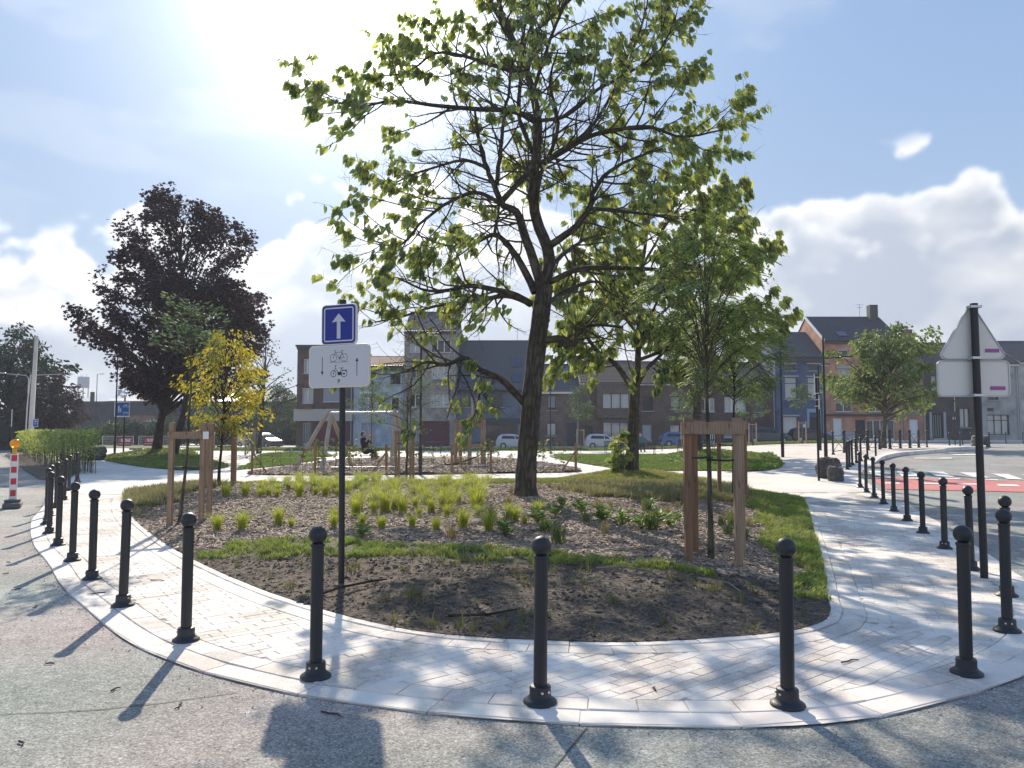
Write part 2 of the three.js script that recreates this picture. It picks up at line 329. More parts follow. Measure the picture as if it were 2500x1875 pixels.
// the pavers, cut where they meet the borders: the 300 nearest are parts of their own, the rest are joined
{
  const r = mulberry(202), LEN = 0.3, WID = 0.1, J = 0.0045, ch = 0.004;
  const closed = [...outer, [9.84, -20.6], [-12.3, -20.6]];
  const dOut = (x, z) => (inside(closed, x, z) ? 1 : -1) * distance(outer, x, z, false) - 0.408, dBed = (x, z) => (inside(bed, x, z) ? -1 : 1) * distance(bed, x, z) - 0.305;
  const clip = (poly, f) => {      // cut a small convex outline by the border line next to it
    const c = poly.reduce((s, p) => [s[0] + p[0] / poly.length, s[1] + p[1] / poly.length], [0, 0]), d = f(c[0], c[1]), e = 0.02, gx = (f(c[0] + e, c[1]) - f(c[0] - e, c[1])) / (2 * e), gz = (f(c[0], c[1] + e) - f(c[0], c[1] - e)) / (2 * e);
    const v = (p) => d + gx * (p[0] - c[0]) + gz * (p[1] - c[1]), out = [];
    poly.forEach((p, i) => { const q = poly[(i + 1) % poly.length], a = v(p), b = v(q); if (a >= 0) out.push(p); if ((a < 0) !== (b < 0)) { const t = a / (a - b); out.push([mix(p[0], q[0], t), mix(p[1], q[1], t)]); } });
    return out;
  };
  const area = (p) => Math.abs(p.reduce((s, a, i) => { const b = p[(i + 1) % p.length]; return s + a[0] * b[1] - a[1] * b[0]; }, 0)) / 2;
  const block = (poly, y, tilt) => {
    const s = new Soup(), n = poly.length, c = poly.reduce((o, p) => [o[0] + p[0] / n, o[1] + p[1] / n], [0, 0]), top = (p) => y + tilt[0] * (p[0] - c[0]) + tilt[1] * (p[1] - c[1]);
    const inn = poly.map((p) => { const dx = c[0] - p[0], dz = c[1] - p[1], L = Math.hypot(dx, dz) || 1; return [p[0] + (dx / L) * ch * 1.4, p[1] + (dz / L) * ch * 1.4]; });
    const V = (p, h) => s.vert(p[0], h, p[1], null, p[0], p[1]);
    for (let k = 0; k < n; k++) { const m = (k + 1) % n; s.quad(V(poly[k], y - 0.03), V(poly[m], y - 0.03), V(poly[m], top(poly[m]) - ch), V(poly[k], top(poly[k]) - ch)); s.quad(V(poly[k], top(poly[k]) - ch), V(poly[m], top(poly[m]) - ch), V(inn[m], top(inn[m])), V(inn[k], top(inn[k]))); if (k > 0 && k < n - 1) s.tri(V(inn[0], top(inn[0])), V(inn[k], top(inn[k])), V(inn[m], top(inn[m]))); }
    return s.geometry();
  };
  const spots = [];
  for (const zone of [0, 1]) {
    const ang = zone ? Math.atan2(-0.3, 0.95) : Math.atan2(0.64, 0.77), cs = Math.cos(ang), sn = Math.sin(ang);
    for (let j = -320; j < 320; j++) for (let i = -110; i < 110; i++) {
      const u = i * LEN + (j % 2 ? LEN / 2 : 0) + ((j * 37) % 5) * 0.02, v = j * WID, x = u * cs + v * sn + 0.5, z = -u * sn + v * cs - 9;
      if (z > -4.3 || z < -20.3 || x < -12 || x > 9.8) continue;
      const right = x > 2.6 && x - 2.9 > (z + 6.9) * 0.95;
      if (right !== !!zone) continue;
      const o = dOut(x, z), b = dBed(x, z);
      if (o < -0.16 || b < -0.16) continue;
      let poly = [[-1, 1], [1, 1], [1, -1], [-1, -1]].map(([p, q]) => { const a = p * (LEN / 2 - J / 2), c = q * (WID / 2 - J / 2); return [x + a * cs + c * sn, z - a * sn + c * cs]; });
      if (o < 0.16) poly = clip(poly, dOut);
      if (poly.length > 2 && b < 0.16) poly = clip(poly, dBed);
      if (poly.length < 3 || area(poly) < 0.003) continue;
      spots.push([poly, x * x + z * z]);
    }
  }
  spots.sort((a, b) => a[1] - b[1]);
  const rest = [[], [], [], []];
  spots.forEach(([poly], k) => {
    const g = block(poly, 0.02 + (r() - 0.5) * 0.003, [(r() - 0.5) * 0.012, (r() - 0.5) * 0.012]), tone = Math.floor(r() * 4);
    if (k < 300) part(footpath, 'paver', g, PAVERS[tone]); else rest[tone].push(g);
  });
  const geo = mergeGeometries(rest.map((l) => mergeGeometries(l)), true), m = part(footpath, 'paver_field', geo, PAVERS); m.userData.kind = 'stuff';
}

// the square behind, its paths, lawns and play area
const PLAZA = [[-12.3, -20.6], [9.84, -20.6], [10.47, -22.6], [11.3, -25.2], [12.46, -27.5], [14.7, -31.2], [16.3, -33.6], [17.9, -35.6], [21.3, -38.6], [25.7, -43.6], [28.5, -46.5], [31, -51], [33, -57], [33.5, -69], [-30, -69.5], [-34, -112], [-70, -112], [-44, -72], [-34, -56], [-18.6, -33.5], [-15.2, -26.5]];
struct('square', sheet(PLAZA, 0.014, 2.2), M.concrete);
const PINK = [[9.3, -27.9], [11.6, -28.2], [14.2, -32.5], [15.9, -34.6], [20.9, -39.4], [28, -47.2], [31.5, -55], [32.5, -67.5], [13.6, -67.5], [12.2, -50], [12.5, -36]];
struct('brick_paving', sheet(PINK, 0.022, 2.2), M.pinkPaving);
const LAWN2 = smooth([[3.2, -56], [4.4, -36], [5.2, -32.2], [7.2, -30], [8.6, -28.2], [9.5, -28.3], [11.2, -32], [11.9, -36], [11.2, -44], [9.5, -52], [6.5, -56.5]], 60);
const LAWNA = smooth([[-26.6, -50.2], [-24.6, -46.5], [-20.5, -40.5], [-16, -35], [-13.6, -33.2], [-13.3, -36], [-17, -44], [-22, -53], [-27, -60], [-28.5, -58]], 60);
const LAWNB = smooth([[-12.2, -33.4], [-11.3, -38], [-11.6, -46], [-12.6, -54], [-16.5, -63], [-18.5, -60], [-16, -48], [-13, -38]], 60);
const mounds = [[9.2, -38.5, 0.45, 2.4], [-23, -50.5, 0.55, 2.6], [-20.2, -46, 0.35, 2.0], [12.4, -35.2, 0.2, 1.2]];
const lawnY = (x, z) => gy(x, z) + mounds.reduce((s, [a, b, h, r]) => s + h * Math.exp(-((x - a) ** 2 + (z - b) ** 2) / (r * r)), 0) + 0.02 * n2(x * 0.9, z * 0.9);
for (const l of [LAWN2, LAWNA, LAWNB]) struct('lawn', sheet(l, 0.05, 0.7, lawnY), M.lawnGround);
const STRIP = [[-30, -70], [33.5, -69.5], [33.5, -75.5], [-30, -76]];
struct('grass_verge', sheet(STRIP, 0.05, 2.2), M.lawnGround);
const PLAY = smooth([[-10.3, -30.3], [-7.4, -29.5], [-4, -29.9], [0, -31], [2.7, -32], [2.4, -38], [1.4, -43], [-2, -50.5], [-8, -51], [-10.1, -43]], 90);
const playY = (x, z) => gy(x, z) + 0.05 + 0.05 * n2(x * 0.4, z * 0.4) + 0.02 * n2(x * 1.7, z * 1.7);
struct('play_area_ground', sheet(PLAY, 0.02, 0.7, playY), M.mulchGround);
const VERGE = [[-15.3, -26.4], [-18.7, -33.4], [-34.1, -55.9], [-44, -72], [-46, -71], [-36.4, -55.5], [-20.6, -32.8], [-16.6, -27.2]];
struct('hedge_bed', sheet(VERGE, 0.03, 1.5), M.soil);
struct('lawn', sheet([[-46, -80], [-36, -80], [-33, -84], [-34, -96], [-70, -96], [-62, -86]], 0.05, 2.5), M.lawnGround);
struct('lawn', sheet([[-75, -113], [10, -113], [10, -122], [-75, -122]], 0.05, 6), M.lawnGround);
struct('far_pavement', (() => { const s = new Soup(); for (let x = -36; x < 70; x += 2) { const P = (a, y, z) => s.vert(a, gy(a, z) + y, z, null, a, z + y); s.quad(P(x, 0, -81), P(x + 2, 0, -81), P(x + 2, 0.13, -81), P(x, 0.13, -81)); s.quad(P(x, 0.13, -81), P(x + 2, 0.13, -81), P(x + 2, 0.13, -84.6), P(x, 0.13, -84.6)); } return s.geometry(); })(), M.concrete);
// kerb round the square on the right
{
  const k = smooth([[13.6, -29.4], [14.7, -31.2], [16.3, -33.6], [17.9, -35.6], [21.3, -38.6], [25.7, -43.6], [28.5, -46.5], [31, -51]], 30, false), s = new Soup(), o = along(k, 0.3);
  k.forEach((p, i) => { if (!i) return; const a = k[i - 1], b = o[i - 1], c = o[i], h = (q, j) => gy(q[0], q[1]) + 0.16 * sst(0, 5, j), P = (q, y) => s.vert(q[0], y, q[1], null, q[0], q[1]); s.quad(P(a, gy(...a) - 0.02), P(p, gy(...p) - 0.02), P(p, h(p, i)), P(a, h(a, i - 1))); s.quad(P(a, h(a, i - 1)), P(p, h(p, i)), P(c, h(p, i) + 0.004), P(b, h(a, i - 1) + 0.004)); });
  struct('kerb', s.geometry(), M.kerb);
}
// road markings
const mark = (name, pts, m, lift) => struct(name, sheet(pts, lift, 1.2), m);
mark('cycle_crossing_paint', [[11.66, -25.32], [15.68, -23.72], [21, -21.4], [18.6, -18.8], [13.65, -20.66], [10.36, -21.44]], M.redPaint, 0.014);
for (const q of [[[12.66, -27.47], [13.07, -27.47], [12.3, -25.6], [11.9, -25.6]], [[13.59, -27.35], [14.11, -27.35], [13.4, -25.39], [12.79, -25.39]], [[14.58, -27.16], [15.1, -27.09], [14.37, -25.15], [13.87, -25.32]], [[15.54, -26.9], [16.04, -26.72], [15.32, -24.82], [14.9, -24.99]], [[16.34, -26.36], [16.78, -26.18], [16.03, -24.25], [15.67, -24.5]], [[17.1, -26.0], [17.55, -25.8], [16.8, -23.9], [16.4, -24.1]]]) mark('crossing_stripe', q, M.roadPaint, 0.02);
for (const q of [[[11.71, -24.99], [12.23, -24.99], [12.07, -24.66], [11.58, -24.66]], [[12.75, -24.92], [13.13, -24.82], [12.97, -24.44], [12.58, -24.53]], [[13.84, -24.82], [14.31, -24.76], [14.12, -24.37], [13.69, -24.47]], [[14.9, -24.44], [15.21, -24.25], [15.02, -23.91], [14.73, -24.09]], [[11.16, -23.33], [11.63, -23.27], [11.46, -22.86], [10.99, -22.95]], [[12.29, -23.24], [12.76, -23.15], [12.58, -22.75], [12.12, -22.83]], [[13.25, -23.09], [13.81, -22.98], [13.6, -22.55], [13.05, -22.66]], [[14.25, -22.8], [14.75, -22.63], [14.49, -22.07], [14, -22.26]]]) mark('cycle_crossing_dash', q, M.roadPaint, 0.024);
for (const q of [[[17.72, -34.08], [19.42, -34.08], [18.95, -33.33], [17.44, -33.45]], [[20.73, -36.61], [22.36, -37.04], [21.76, -36.05], [20.59, -35.89]], [[27.5, -40.5], [30.5, -40.2], [30.2, -39.4], [27.2, -39.7]]]) mark('crossing_stripe', q, M.roadPaint, 0.02);
// saw-cut joints and a crack in the road: thin real grooves filled with dark sealant
{
  const seal = std(lin(0.05, 0.05, 0.05), 0.8);
  const ribbon = (pts, w) => { const a = along(pts, w / 2), b = along(pts, -w / 2).reverse(); return sheet([...a, ...b], 0.004, 0); };
  struct('road_joint', ribbon(smooth([[0.42, -4.42], [0.27, -4.05], [0.08, -3.6], [-0.2, -2.9]], 12, false), 0.009), seal);
  struct('road_joint', ribbon(smooth([[-1.75, -5.0], [-2.3, -4.75], [-3.1, -4.6], [-4.2, -4.45], [-6, -4.1]].map(([x, z], i) => [x, z]), 30, false).map(([x, z]) => [x, z + 0.01 * n2(x * 6, 3)]), 0.009), seal);
}
// ---------------------------------------------------------------- the planting bed
const bedY = (x, z) => { const d = distance(bed, x, z); return 0.03 + 0.15 * sst(0, 1.7, d) + 0.13 * Math.exp(-((x - 0.3) ** 2 + (z + 16.8) ** 2) / 6) + 0.17 * Math.exp(-((x - 4.05) ** 2 + (z + 26.2) ** 2) / 4.2) + 0.018 * n2(x * 1.1, z * 1.1) * sst(0.1, 0.8, d) + 0.008 * n2(x * 4, z * 4) * sst(0, 0.3, d); };
// where each cover lies: 0 bare soil, 1 bark mulch, 2 grass, 3 thin dry grass
function cover(x, z) {
  const w = 0.35 * n2(x * 0.8, z * 0.8) + 0.16 * n2(x * 2.7, z * 2.7);
  const strip = -9.25 + 0.34 * x;
  const stakes = (x - 2.35) ** 2 / 1.2 + (z + 9.25) ** 2 / 0.55 < 1 + w * 0.5;
  if (stakes) return 1;
  const rightLine = 2.95 + (-z - 8.6) * 0.265 + w * 0.6;
  if (x > rightLine && z < -7.6) return 2;
  if (Math.abs(z - strip + w * 0.4) < 0.5 - 0.1 * clamp(x) && x > -3.9 + w && x < 1.9 + w) return 2;
  if (z > strip) return 0;
  if (z < -22.6 + w || ((x - 4.2) ** 2 + (z + 26) ** 2 < 16 + w * 6)) return 2;
  if (x < -6.9 + w * 1.2 - (z + 13.5) * -0.18 && z < -11) return z < -17 ? 3 : 0;
  if (x > 1.6 + w && z < -16.5 + w) return 3;
  return 1;
}
{
  const X0 = -11, X1 = 8.2, Z0 = -29.2, Z1 = -5.8, N = 2048;
  const cols = [[0.25, 0.18, 0.122], [0.40, 0.305, 0.225], [0.24, 0.225, 0.12], [0.38, 0.33, 0.2]].map((c) => c.map((v) => Math.pow(v * 0.5, 1 / 2.2)));
  const grid = 512, cov = new Uint8Array(grid * grid);
  for (let j = 0; j < grid; j++) for (let i = 0; i < grid; i++) cov[j * grid + i] = cover(X0 + ((i + 0.5) / grid) * (X1 - X0), Z0 + ((j + 0.5) / grid) * (Z1 - Z0));
  const map = texture(N, N, (u, v) => {
    const du = (pf(u, v, 90, 2, 4) - 0.5) * 0.012, dv = (pf(u, v, 90, 2, 8) - 0.5) * 0.012;
    const c = cols[cov[clamp(Math.floor((v + dv) * grid), 0, grid - 1) * grid + clamp(Math.floor((u + du) * grid), 0, grid - 1)]];
    const k = 0.62 + pf(u, v, 60, 5, 14) * 0.5 + (pn(u * 800, v * 800, 800, 17) - 0.5) * 0.42, p = (pf(u, v, 24, 3, 19) - 0.5) * 0.12;
    return [c[0] * k * (1 + p), c[1] * k, c[2] * k * (1 - p)];
  });
  map.wrapS = map.wrapT = THREE.ClampToEdgeWrapping;
  const bedBump = texture(1024, 1024, (u, v) => { const k = pf(u, v, 14, 5, 111) * 0.6 + Math.abs(pn(u * 40, v * 40, 40, 113) - 0.5) * 0.5 + pn(u * 150, v * 150, 150, 115) * 0.2; return [k, k, k]; }, { srgb: false, rx: 11, ry: 13 });
  const g = sheet(bed, 0, 0.33, bedY), uv = g.attributes.uv;
  for (let i = 0; i < uv.count; i++) uv.setXY(i, (uv.getX(i) - X0) / (X1 - X0), (uv.getY(i) - Z0) / (Z1 - Z0));
  struct('planting_bed', g, std(lin(1, 1, 1), 1, { map, bumpMap: bedBump, bumpScale: 0.03 }));
}
// many small loose pieces, joined as one object
function scatter(name, geo, mat, items, label) {
  const m = shadows(new THREE.InstancedMesh(geo, mat, items.length)), d = new THREE.Object3D(), c = new THREE.Color();
  items.forEach((t, i) => { d.position.set(t.x, t.y, t.z); d.rotation.set(t.rx ?? 0, t.ry ?? 0, t.rz ?? 0, 'YXZ'); d.scale.set(...(t.s.length ? t.s : [t.s, t.s, t.s])); d.updateMatrix(); m.setMatrixAt(i, d.matrix); m.setColorAt(i, c.setRGB(...t.c)); });
  m.name = numbered(name); tag(m, label, name.replace(/_/g, ' ').split(' ').slice(-1)[0], null, 'stuff'); scene.add(m);
  return m;
}
const leafMat = (k = 0.42, rough = 0.75) => phys(lin(1, 1, 1), rough, { transmission: k, thickness: 0, vertexColors: true, side: THREE.DoubleSide, specularIntensity: 0.5 });
const instLeafMat = (k = 0.4) => phys(lin(1, 1, 1), 0.8, { transmission: k, thickness: 0, side: THREE.DoubleSide, specularIntensity: 0.4 });
function bladeClump(n, h, spread, seed, width = 0.006) {
  const r = mulberry(seed), s = new Soup();
  for (let k = 0; k < n; k++) {
    const a = r() * 6.283, x = (r() - 0.5) * spread * 0.7, z = (r() - 0.5) * spread * 0.7, L = h * (0.5 + 0.7 * r()), bend = (0.25 + 0.6 * r()) * L, w = width * (0.7 + 0.6 * r()), cx = Math.cos(a), cz = Math.sin(a);
    const P = (t, e) => s.vert(x + cx * bend * t * t - cz * e, L * (t - 0.25 * t * t), z + cz * bend * t * t + cx * e);
    const b = [P(0, -w), P(0, w), P(0.5, w * 0.8), P(0.5, -w * 0.8), P(1, 0)];
    s.quad(b[0], b[1], b[2], b[3]); s.tri(b[3], b[2], b[4]);
  }
  return s.geometry();
}
{
  const r = mulberry(303), chips = [], clods = [], straw = [], blades = [], dry = [];
  const chipTone = () => { const k = 0.13 + 0.46 * r() * r() + 0.06 * r(), w = r(); return [k * (1.1 + 0.14 * w), k * (0.86 + 0.04 * w), k * (0.68 - 0.06 * w)]; };
  for (let i = 0; i < 300000; i++) {
    const z = -6 - 23 * r(), x = -10.5 + 18.2 * r(), pick = r();
    if (!inside(bed, x, z)) continue;
    const c = cover(x, z), y = bedY(x, z), d = -z;
    if (c === 1 && (pick < 0.66 || d < 13)) chips.push({ x, y: y + 0.008 * r(), z, ry: r() * 6.3, rx: (r() - 0.5) * 0.9, rz: (r() - 0.5) * 0.7, s: [0.6 + 1.1 * r(), 1, 0.6 + 0.9 * r()], c: chipTone() });
    else if (c === 0) {
      if (pick < 0.6) { const k = 0.05 + 0.09 * r(); const sz = 0.005 + 0.02 * Math.pow(r(), 5); clods.push({ x, y, z, ry: r() * 6, rx: r() * 3, s: [sz * (1 + r()), sz * 0.7, sz * (1 + 0.5 * r())], c: [k * 1.2, k * 0.98, k * 0.78] }); }
      else if (pick < 0.82) { const k = 0.08 + 0.4 * r() * r() * r(); straw.push({ x, y: y + 0.012, z, ry: r() * 6.3, rz: (r() - 0.5) * 0.35, s: [0.3 + 1.3 * r() * r(), 1, 0.5 + 0.7 * r()], c: [k, k * 0.88, k * 0.7] }); }
      else if (pick < 0.86 && n2(x * 1.3, z * 1.3) > 0.25) dry.push({ x, y, z, ry: r() * 6.3, s: 0.5 + 0.6 * r(), c: [0.2, 0.2, 0.07] });
    } else if (c === 2 && pick < 0.45 + 0.9 * n2(x * 1.6 + 3, z * 1.6) + 0.5 * n2(x * 5, z * 5) + (x > 2.8 || z < -20 ? 0.35 : 0)) { const k = 0.75 + 0.5 * r(), dr = clamp(0.5 + n2(x * 0.7 + 7, z * 0.7) * 0.9) * (z < -20 ? 0.9 : 0.35); blades.push({ x, y: y - 0.005, z, ry: r() * 6.3, s: 0.75 + 0.6 * r(), c: [mix(0.32, 0.46, dr) * k, mix(0.4, 0.4, dr) * k, mix(0.08, 0.14, dr) * k] }); }
    else if (c === 3) { const k = 0.8 + 0.5 * r(); if (pick < 0.5) dry.push({ x, y, z, ry: r() * 6.3, s: 0.7 + 0.9 * r(), c: r() < 0.35 ? [0.2 * k, 0.25 * k, 0.06 * k] : [0.36 * k, 0.31 * k, 0.17 * k] }); else chips.push({ x, y: y + 0.006, z, ry: r() * 6.3, rx: (r() - 0.5) * 0.8, rz: (r() - 0.5) * 0.6, s: [1, 1, 1], c: chipTone() }); }
  }
  scatter('bark_chips', new THREE.BoxGeometry(0.055, 0.006, 0.02), std(lin(1, 1, 1), 0.85), chips, 'brown bark chips mulching the planting bed round the large tree');
  scatter('soil_clods', new THREE.IcosahedronGeometry(1, 0), std(lin(1, 1, 1), 1), clods, 'small clods of dark bare soil at the front of the bed');
  scatter('straw_bits', new THREE.BoxGeometry(0.09, 0.004, 0.005), std(lin(1, 1, 1), 0.9), straw, 'pale straw and root bits lying on the bare soil');
  scatter('bed_grass', bladeClump(7, 0.085, 0.07, 1), instLeafMat(0.45), blades, 'short green grass growing in strips on the planting bed');
  scatter('dry_grass', bladeClump(8, 0.16, 0.09, 2), instLeafMat(0.4), dry, 'thin straw coloured grass growing through the bark mulch');
  const grit = [];
  for (let i = 0; i < 2600; i++) { const k = Math.floor(r() * (outer.length - 1)), p = outer[k], q = outer[k + 1], t = r(), e = -0.02 - 0.7 * r() * r() * r(), ex = q[0] - p[0], ez = q[1] - p[1], L = Math.hypot(ex, ez), x = mix(p[0], q[0], t) + (ez / L) * e, z = mix(p[1], q[1], t) - (ex / L) * e, v = 0.12 + 0.5 * r(); if (z < -19) continue; const sz = 0.002 + 0.005 * Math.pow(r(), 3); grit.push({ x, y: 0.006, z, ry: r() * 6, rx: r() * 3, s: [sz, sz * 0.7, sz], c: [v, v * 0.95, v * 0.88] }); }
  scatter('kerb_grit', new THREE.IcosahedronGeometry(1, 0), std(lin(1, 1, 1), 0.95), grit, 'fine grit and crumbs of cement lying along the kerb edge');
  const far = [];
  const fill = (poly, n, yf, sc, x0, x1, z0, z1, dryness) => { for (let i = 0; i < n; i++) { const x = mix(x0, x1, r()), z = mix(z0, z1, r()); if (!inside(poly, x, z)) continue; const k = 0.75 + 0.5 * r(), dr = clamp(dryness + 0.6 * n2(x * 0.3, z * 0.3)); far.push({ x, y: yf(x, z) + 0.04, z, ry: r() * 6.3, s: sc * (0.7 + 0.6 * r()), c: [mix(0.22, 0.36, dr) * k, mix(0.34, 0.34, dr) * k, mix(0.06, 0.12, dr) * k] }); } };
  fill(LAWN2, 16000, lawnY, 1.2, 3, 12.3, -57, -28, 0.2); fill(LAWNA, 16000, lawnY, 1.3, -29, -13, -61, -33, 0.45); fill(LAWNB, 9000, lawnY, 1.3, -19, -11, -64, -33, 0.1);
  fill(STRIP, 9000, gy, 2.2, -30, 33, -76, -69.5, 0.35);
  scatter('lawn_grass', bladeClump(9, 0.1, 0.16, 3, 0.009), instLeafMat(0.4), far, 'short grass of the lawns and verge across the square');
  const pc = [];
  for (let i = 0; i < 26000; i++) { const x = mix(-10.4, 2.8, r()), z = -29.3 - 22 * r() * r() ; if (inside(PLAY, x, z)) { const k = chipTone(); pc.push({ x, y: playY(x, z) + 0.03, z, ry: r() * 6.3, rx: (r() - 0.5), rz: (r() - 0.5), s: [1.2 + r(), 1.4, 1.2 + r()], c: k.map((v) => v * 1.15) }); } }
  scatter('play_area_chips', new THREE.BoxGeometry(0.07, 0.008, 0.03), std(lin(1, 1, 1), 0.85), pc, 'pale wood chips covering the play area behind the path');
}
// ---------------------------------------------------------------- plants of the bed
function tuft(seed, n, h, hue, droop = 0.5) {
  const r = mulberry(seed), s = new Soup();
  for (let k = 0; k < n; k++) {
    const a = r() * 6.283, L = h * (0.55 + 0.6 * r()), out = L * (0.1 + droop * r() + 0.1 * r()), w = 0.0028 + 0.0028 * r(), cx = Math.cos(a), cz = Math.sin(a), x = (r() - 0.5) * 0.14, z = (r() - 0.5) * 0.14, kk = 0.7 + 0.55 * r(), c = [hue[0] * kk, hue[1] * kk, hue[2] * kk], br = r() < 0.12 ? [0.34, 0.27, 0.13] : c;
    const P = (t, e) => s.vert(x + cx * out * t * t - cz * e, L * (t - droop * 0.42 * t * t * t), z + cz * out * t * t + cx * e, br);
    let p0 = [P(0, -w), P(0, w)];
    for (const [t, q] of [[0.35, 1], [0.7, 0.8]]) { const p1 = [P(t, -w * q), P(t, w * q)]; s.quad(p0[0], p0[1], p1[1], p1[0]); p0 = p1; }
    s.tri(p0[0], p0[1], P(1, 0));
  }
  return s.geometry();
}
const tuftMat = leafMat(0.5);
{
  const r = mulberry(404);
  const green = [0, 1, 2, 3, 4].map((k) => tuft(20 + k, 210, 0.58, [0.54, 0.6, 0.09], 0.8)), brown = [0, 1, 2].map((k) => tuft(40 + k, 60, 0.36, [0.34, 0.29, 0.12], 0.6)), darkg = [0, 1].map((k) => tuft(50 + k, 70, 0.34, [0.16, 0.22, 0.06], 0.5));
  const put = (geo, x, z, s, name, label, cat, group) => { const m = one(name, geo, tuftMat, label, cat, group); m.position.set(x, bedY(x, z) - 0.01, z); m.rotation.y = r() * 6.28; m.scale.setScalar(s); };
  // drifts of yellow-green sedge: a front row, a thick middle, a back row by the path
  const spots = [];
  for (const [x, z] of [[-4.7, -12.4], [-4.2, -12.1], [-3.75, -12.5], [-3.45, -12.15], [-2.75, -12.0], [-2.35, -12.2], [-2.0, -11.9], [-1.55, -12.1], [-0.35, -11.6], [-0.75, -11.9], [-1.15, -11.8], [0.05, -12.9], [0.2, -12.5], [-0.05, -13.6], [0.45, -13.4]]) spots.push([x, z]);
  for (let i = 0; i < 1500 && spots.length < 135; i++) { const x = mix(-6.6, -0.6, r()), z = mix(-22.4, -12.9, r()); const dense = (x > -3 && z > -18) || z < -17.6; if (!dense || spots.some(([a, b]) => (a - x) ** 2 + (b - z) ** 2 < 0.13)) continue; spots.push([x, z]); }
  spots.forEach(([x, z], k) => put(green[k % 5], x, z, (k < 15 ? 0.64 : 0.76) * (0.65 + 0.7 * r()), 'sedge_tuft', k < 15 ? 'yellow green sedge tuft in the front row along the mulch edge' : 'yellow green sedge tuft in the thick drift behind the sign pole', 'grass tuft', k < 15 ? 'front row of sedge tufts' : 'drift of sedge tufts'));
  for (let i = 0, n = 0; i < 300 && n < 44; i++) { const x = mix(-1.2, 5.2, r()), z = mix(-21.5, -10.4, r()); if (!inside(bed, x, z) || cover(x, z) === 2 || (x - 0.3) ** 2 + (z + 16.6) ** 2 < 0.6) continue; n++; put(brown[n % 3], x, z, 0.5 + 0.4 * r(), 'dry_grass_tuft', 'straw brown dry grass tuft standing in the bark mulch right of the sedges', 'grass tuft', 'dry grass tufts'); }
  for (let i = 0, n = 0; i < 200 && n < 16; i++) { const x = mix(-0.8, 4.4, r()), z = mix(-15, -10.3, r()); if (cover(x, z) !== 1) continue; n++; put(darkg[n % 2], x, z, 0.7 + 0.5 * r(), 'dark_grass_tuft', 'dark green fine grass tuft low among the bark chips', 'grass tuft', 'dark grass tufts'); }
}
// broad leaf outline as a folded fan: centre rib and two sides
function addLeaf(s, p, d, n, L, W, c, shape) {        // p base, d along, n face
  const sx = d.y * n.z - d.z * n.y, sy = d.z * n.x - d.x * n.z, sz = d.x * n.y - d.y * n.x;
  const V = (t, e, b = 0) => s.vert(p.x + d.x * L * t + sx * W * e + n.x * b * L, p.y + d.y * L * t + sy * W * e + n.y * b * L, p.z + d.z * L * t + sz * W * e + n.z * b * L, c);
  const rib = shape.rib.map(([t, b]) => V(t, 0, b));
  for (const sg of [-1, 1]) {
    const ed = shape.edge.map(([t, e, b]) => V(t, e * sg, b));
    for (let k = 0; k + 1 < ed.length; k++) { const a = shape.link[k], b = shape.link[k + 1]; s.tri(rib[a], ed[k], ed[k + 1]); if (a !== b) s.tri(rib[a], ed[k + 1], rib[b]); }
  }
}
const HEART = { rib: [[0, 0], [0.45, -0.05], [1.05, 0.02]], edge: [[0, 0.02, 0], [-0.12, 0.28, 0.02], [0.16, 0.52, 0.05], [0.55, 0.4, 0.03], [1.05, 0.0, 0.02]], link: [0, 0, 1, 1, 2] };
const OVAL = { rib: [[0, 0], [0.5, -0.04], [1, 0.03]], edge: [[0, 0, 0], [0.3, 0.46, 0.04], [0.7, 0.36, 0.04], [1, 0, 0.03]], link: [0, 1, 1, 2] };
const LANCE = { rib: [[0, 0], [1, 0.08]], edge: [[0, 0, 0], [0.45, 0.5, 0.03], [1, 0, 0.08]], link: [0, 0, 1] };
const LOBED = { rib: [[0, 0], [0.5, 0], [1, 0.04]], edge: [[0, 0.02, 0], [0.05, 0.5, 0.05], [0.3, 0.24, 0], [0.62, 0.52, 0.06], [0.64, 0.18, 0], [1, 0, 0.04]], link: [0, 0, 0, 1, 1, 2] };
{ // low broad-leaved perennials
  const r = mulberry(505), kinds = [0, 1, 2].map((k) => {
    const s = new Soup(), q = mulberry(600 + k);
    for (let i = 0; i < 30; i++) {
      const a = q() * 6.283, e = 0.35 + 0.8 * q(), p = V3(0, 0, 0), st = V3(Math.cos(a) * 0.16 * q(), 0.06 + 0.2 * q(), Math.sin(a) * 0.16 * q()), d = V3(Math.cos(a), e * 0.5, Math.sin(a)).normalize(), n = V3(-d.x * d.y, 1 - d.y * d.y, -d.z * d.y).normalize(), kk = 0.7 + 0.6 * q();
      s.tube([[0, 0, 0, 0.003], [st.x, st.y, st.z, 0.002]].map((v) => v), 3); for (let m = s.c.length / 3; m < s.p.length / 3; m++) s.c.push(0.12, 0.16, 0.05);
      addLeaf(s, st, d, n, 0.11 + 0.07 * q(), 0.1 + 0.06 * q(), [0.2 * kk, 0.32 * kk, 0.05 * kk], HEART);
    }
    return s.geometry();
  });
  const places = [[0.42, -12.6], [0.55, -11.6], [0.75, -13.4], [0.95, -14.6], [1.75, -12.3], [1.95, -11.7], [2.2, -11.75], [2.45, -12.0], [2.75, -12.9], [3.1, -13.2], [1.5, -12.8], [2.6, -14.6], [-0.1, -11.0], [-2.1, -10.9], [1.25, -13.9]];
  places.forEach(([x, z], k) => { const m = one('leafy_perennial', kinds[k % 3], tuftMat, 'bright green broad leaved perennial growing in the bark mulch', 'plant', 'leafy perennials in the mulch'); m.position.set(x, bedY(x, z), z); m.rotation.y = r() * 6; m.scale.setScalar(0.5 + 0.45 * r()); });
}
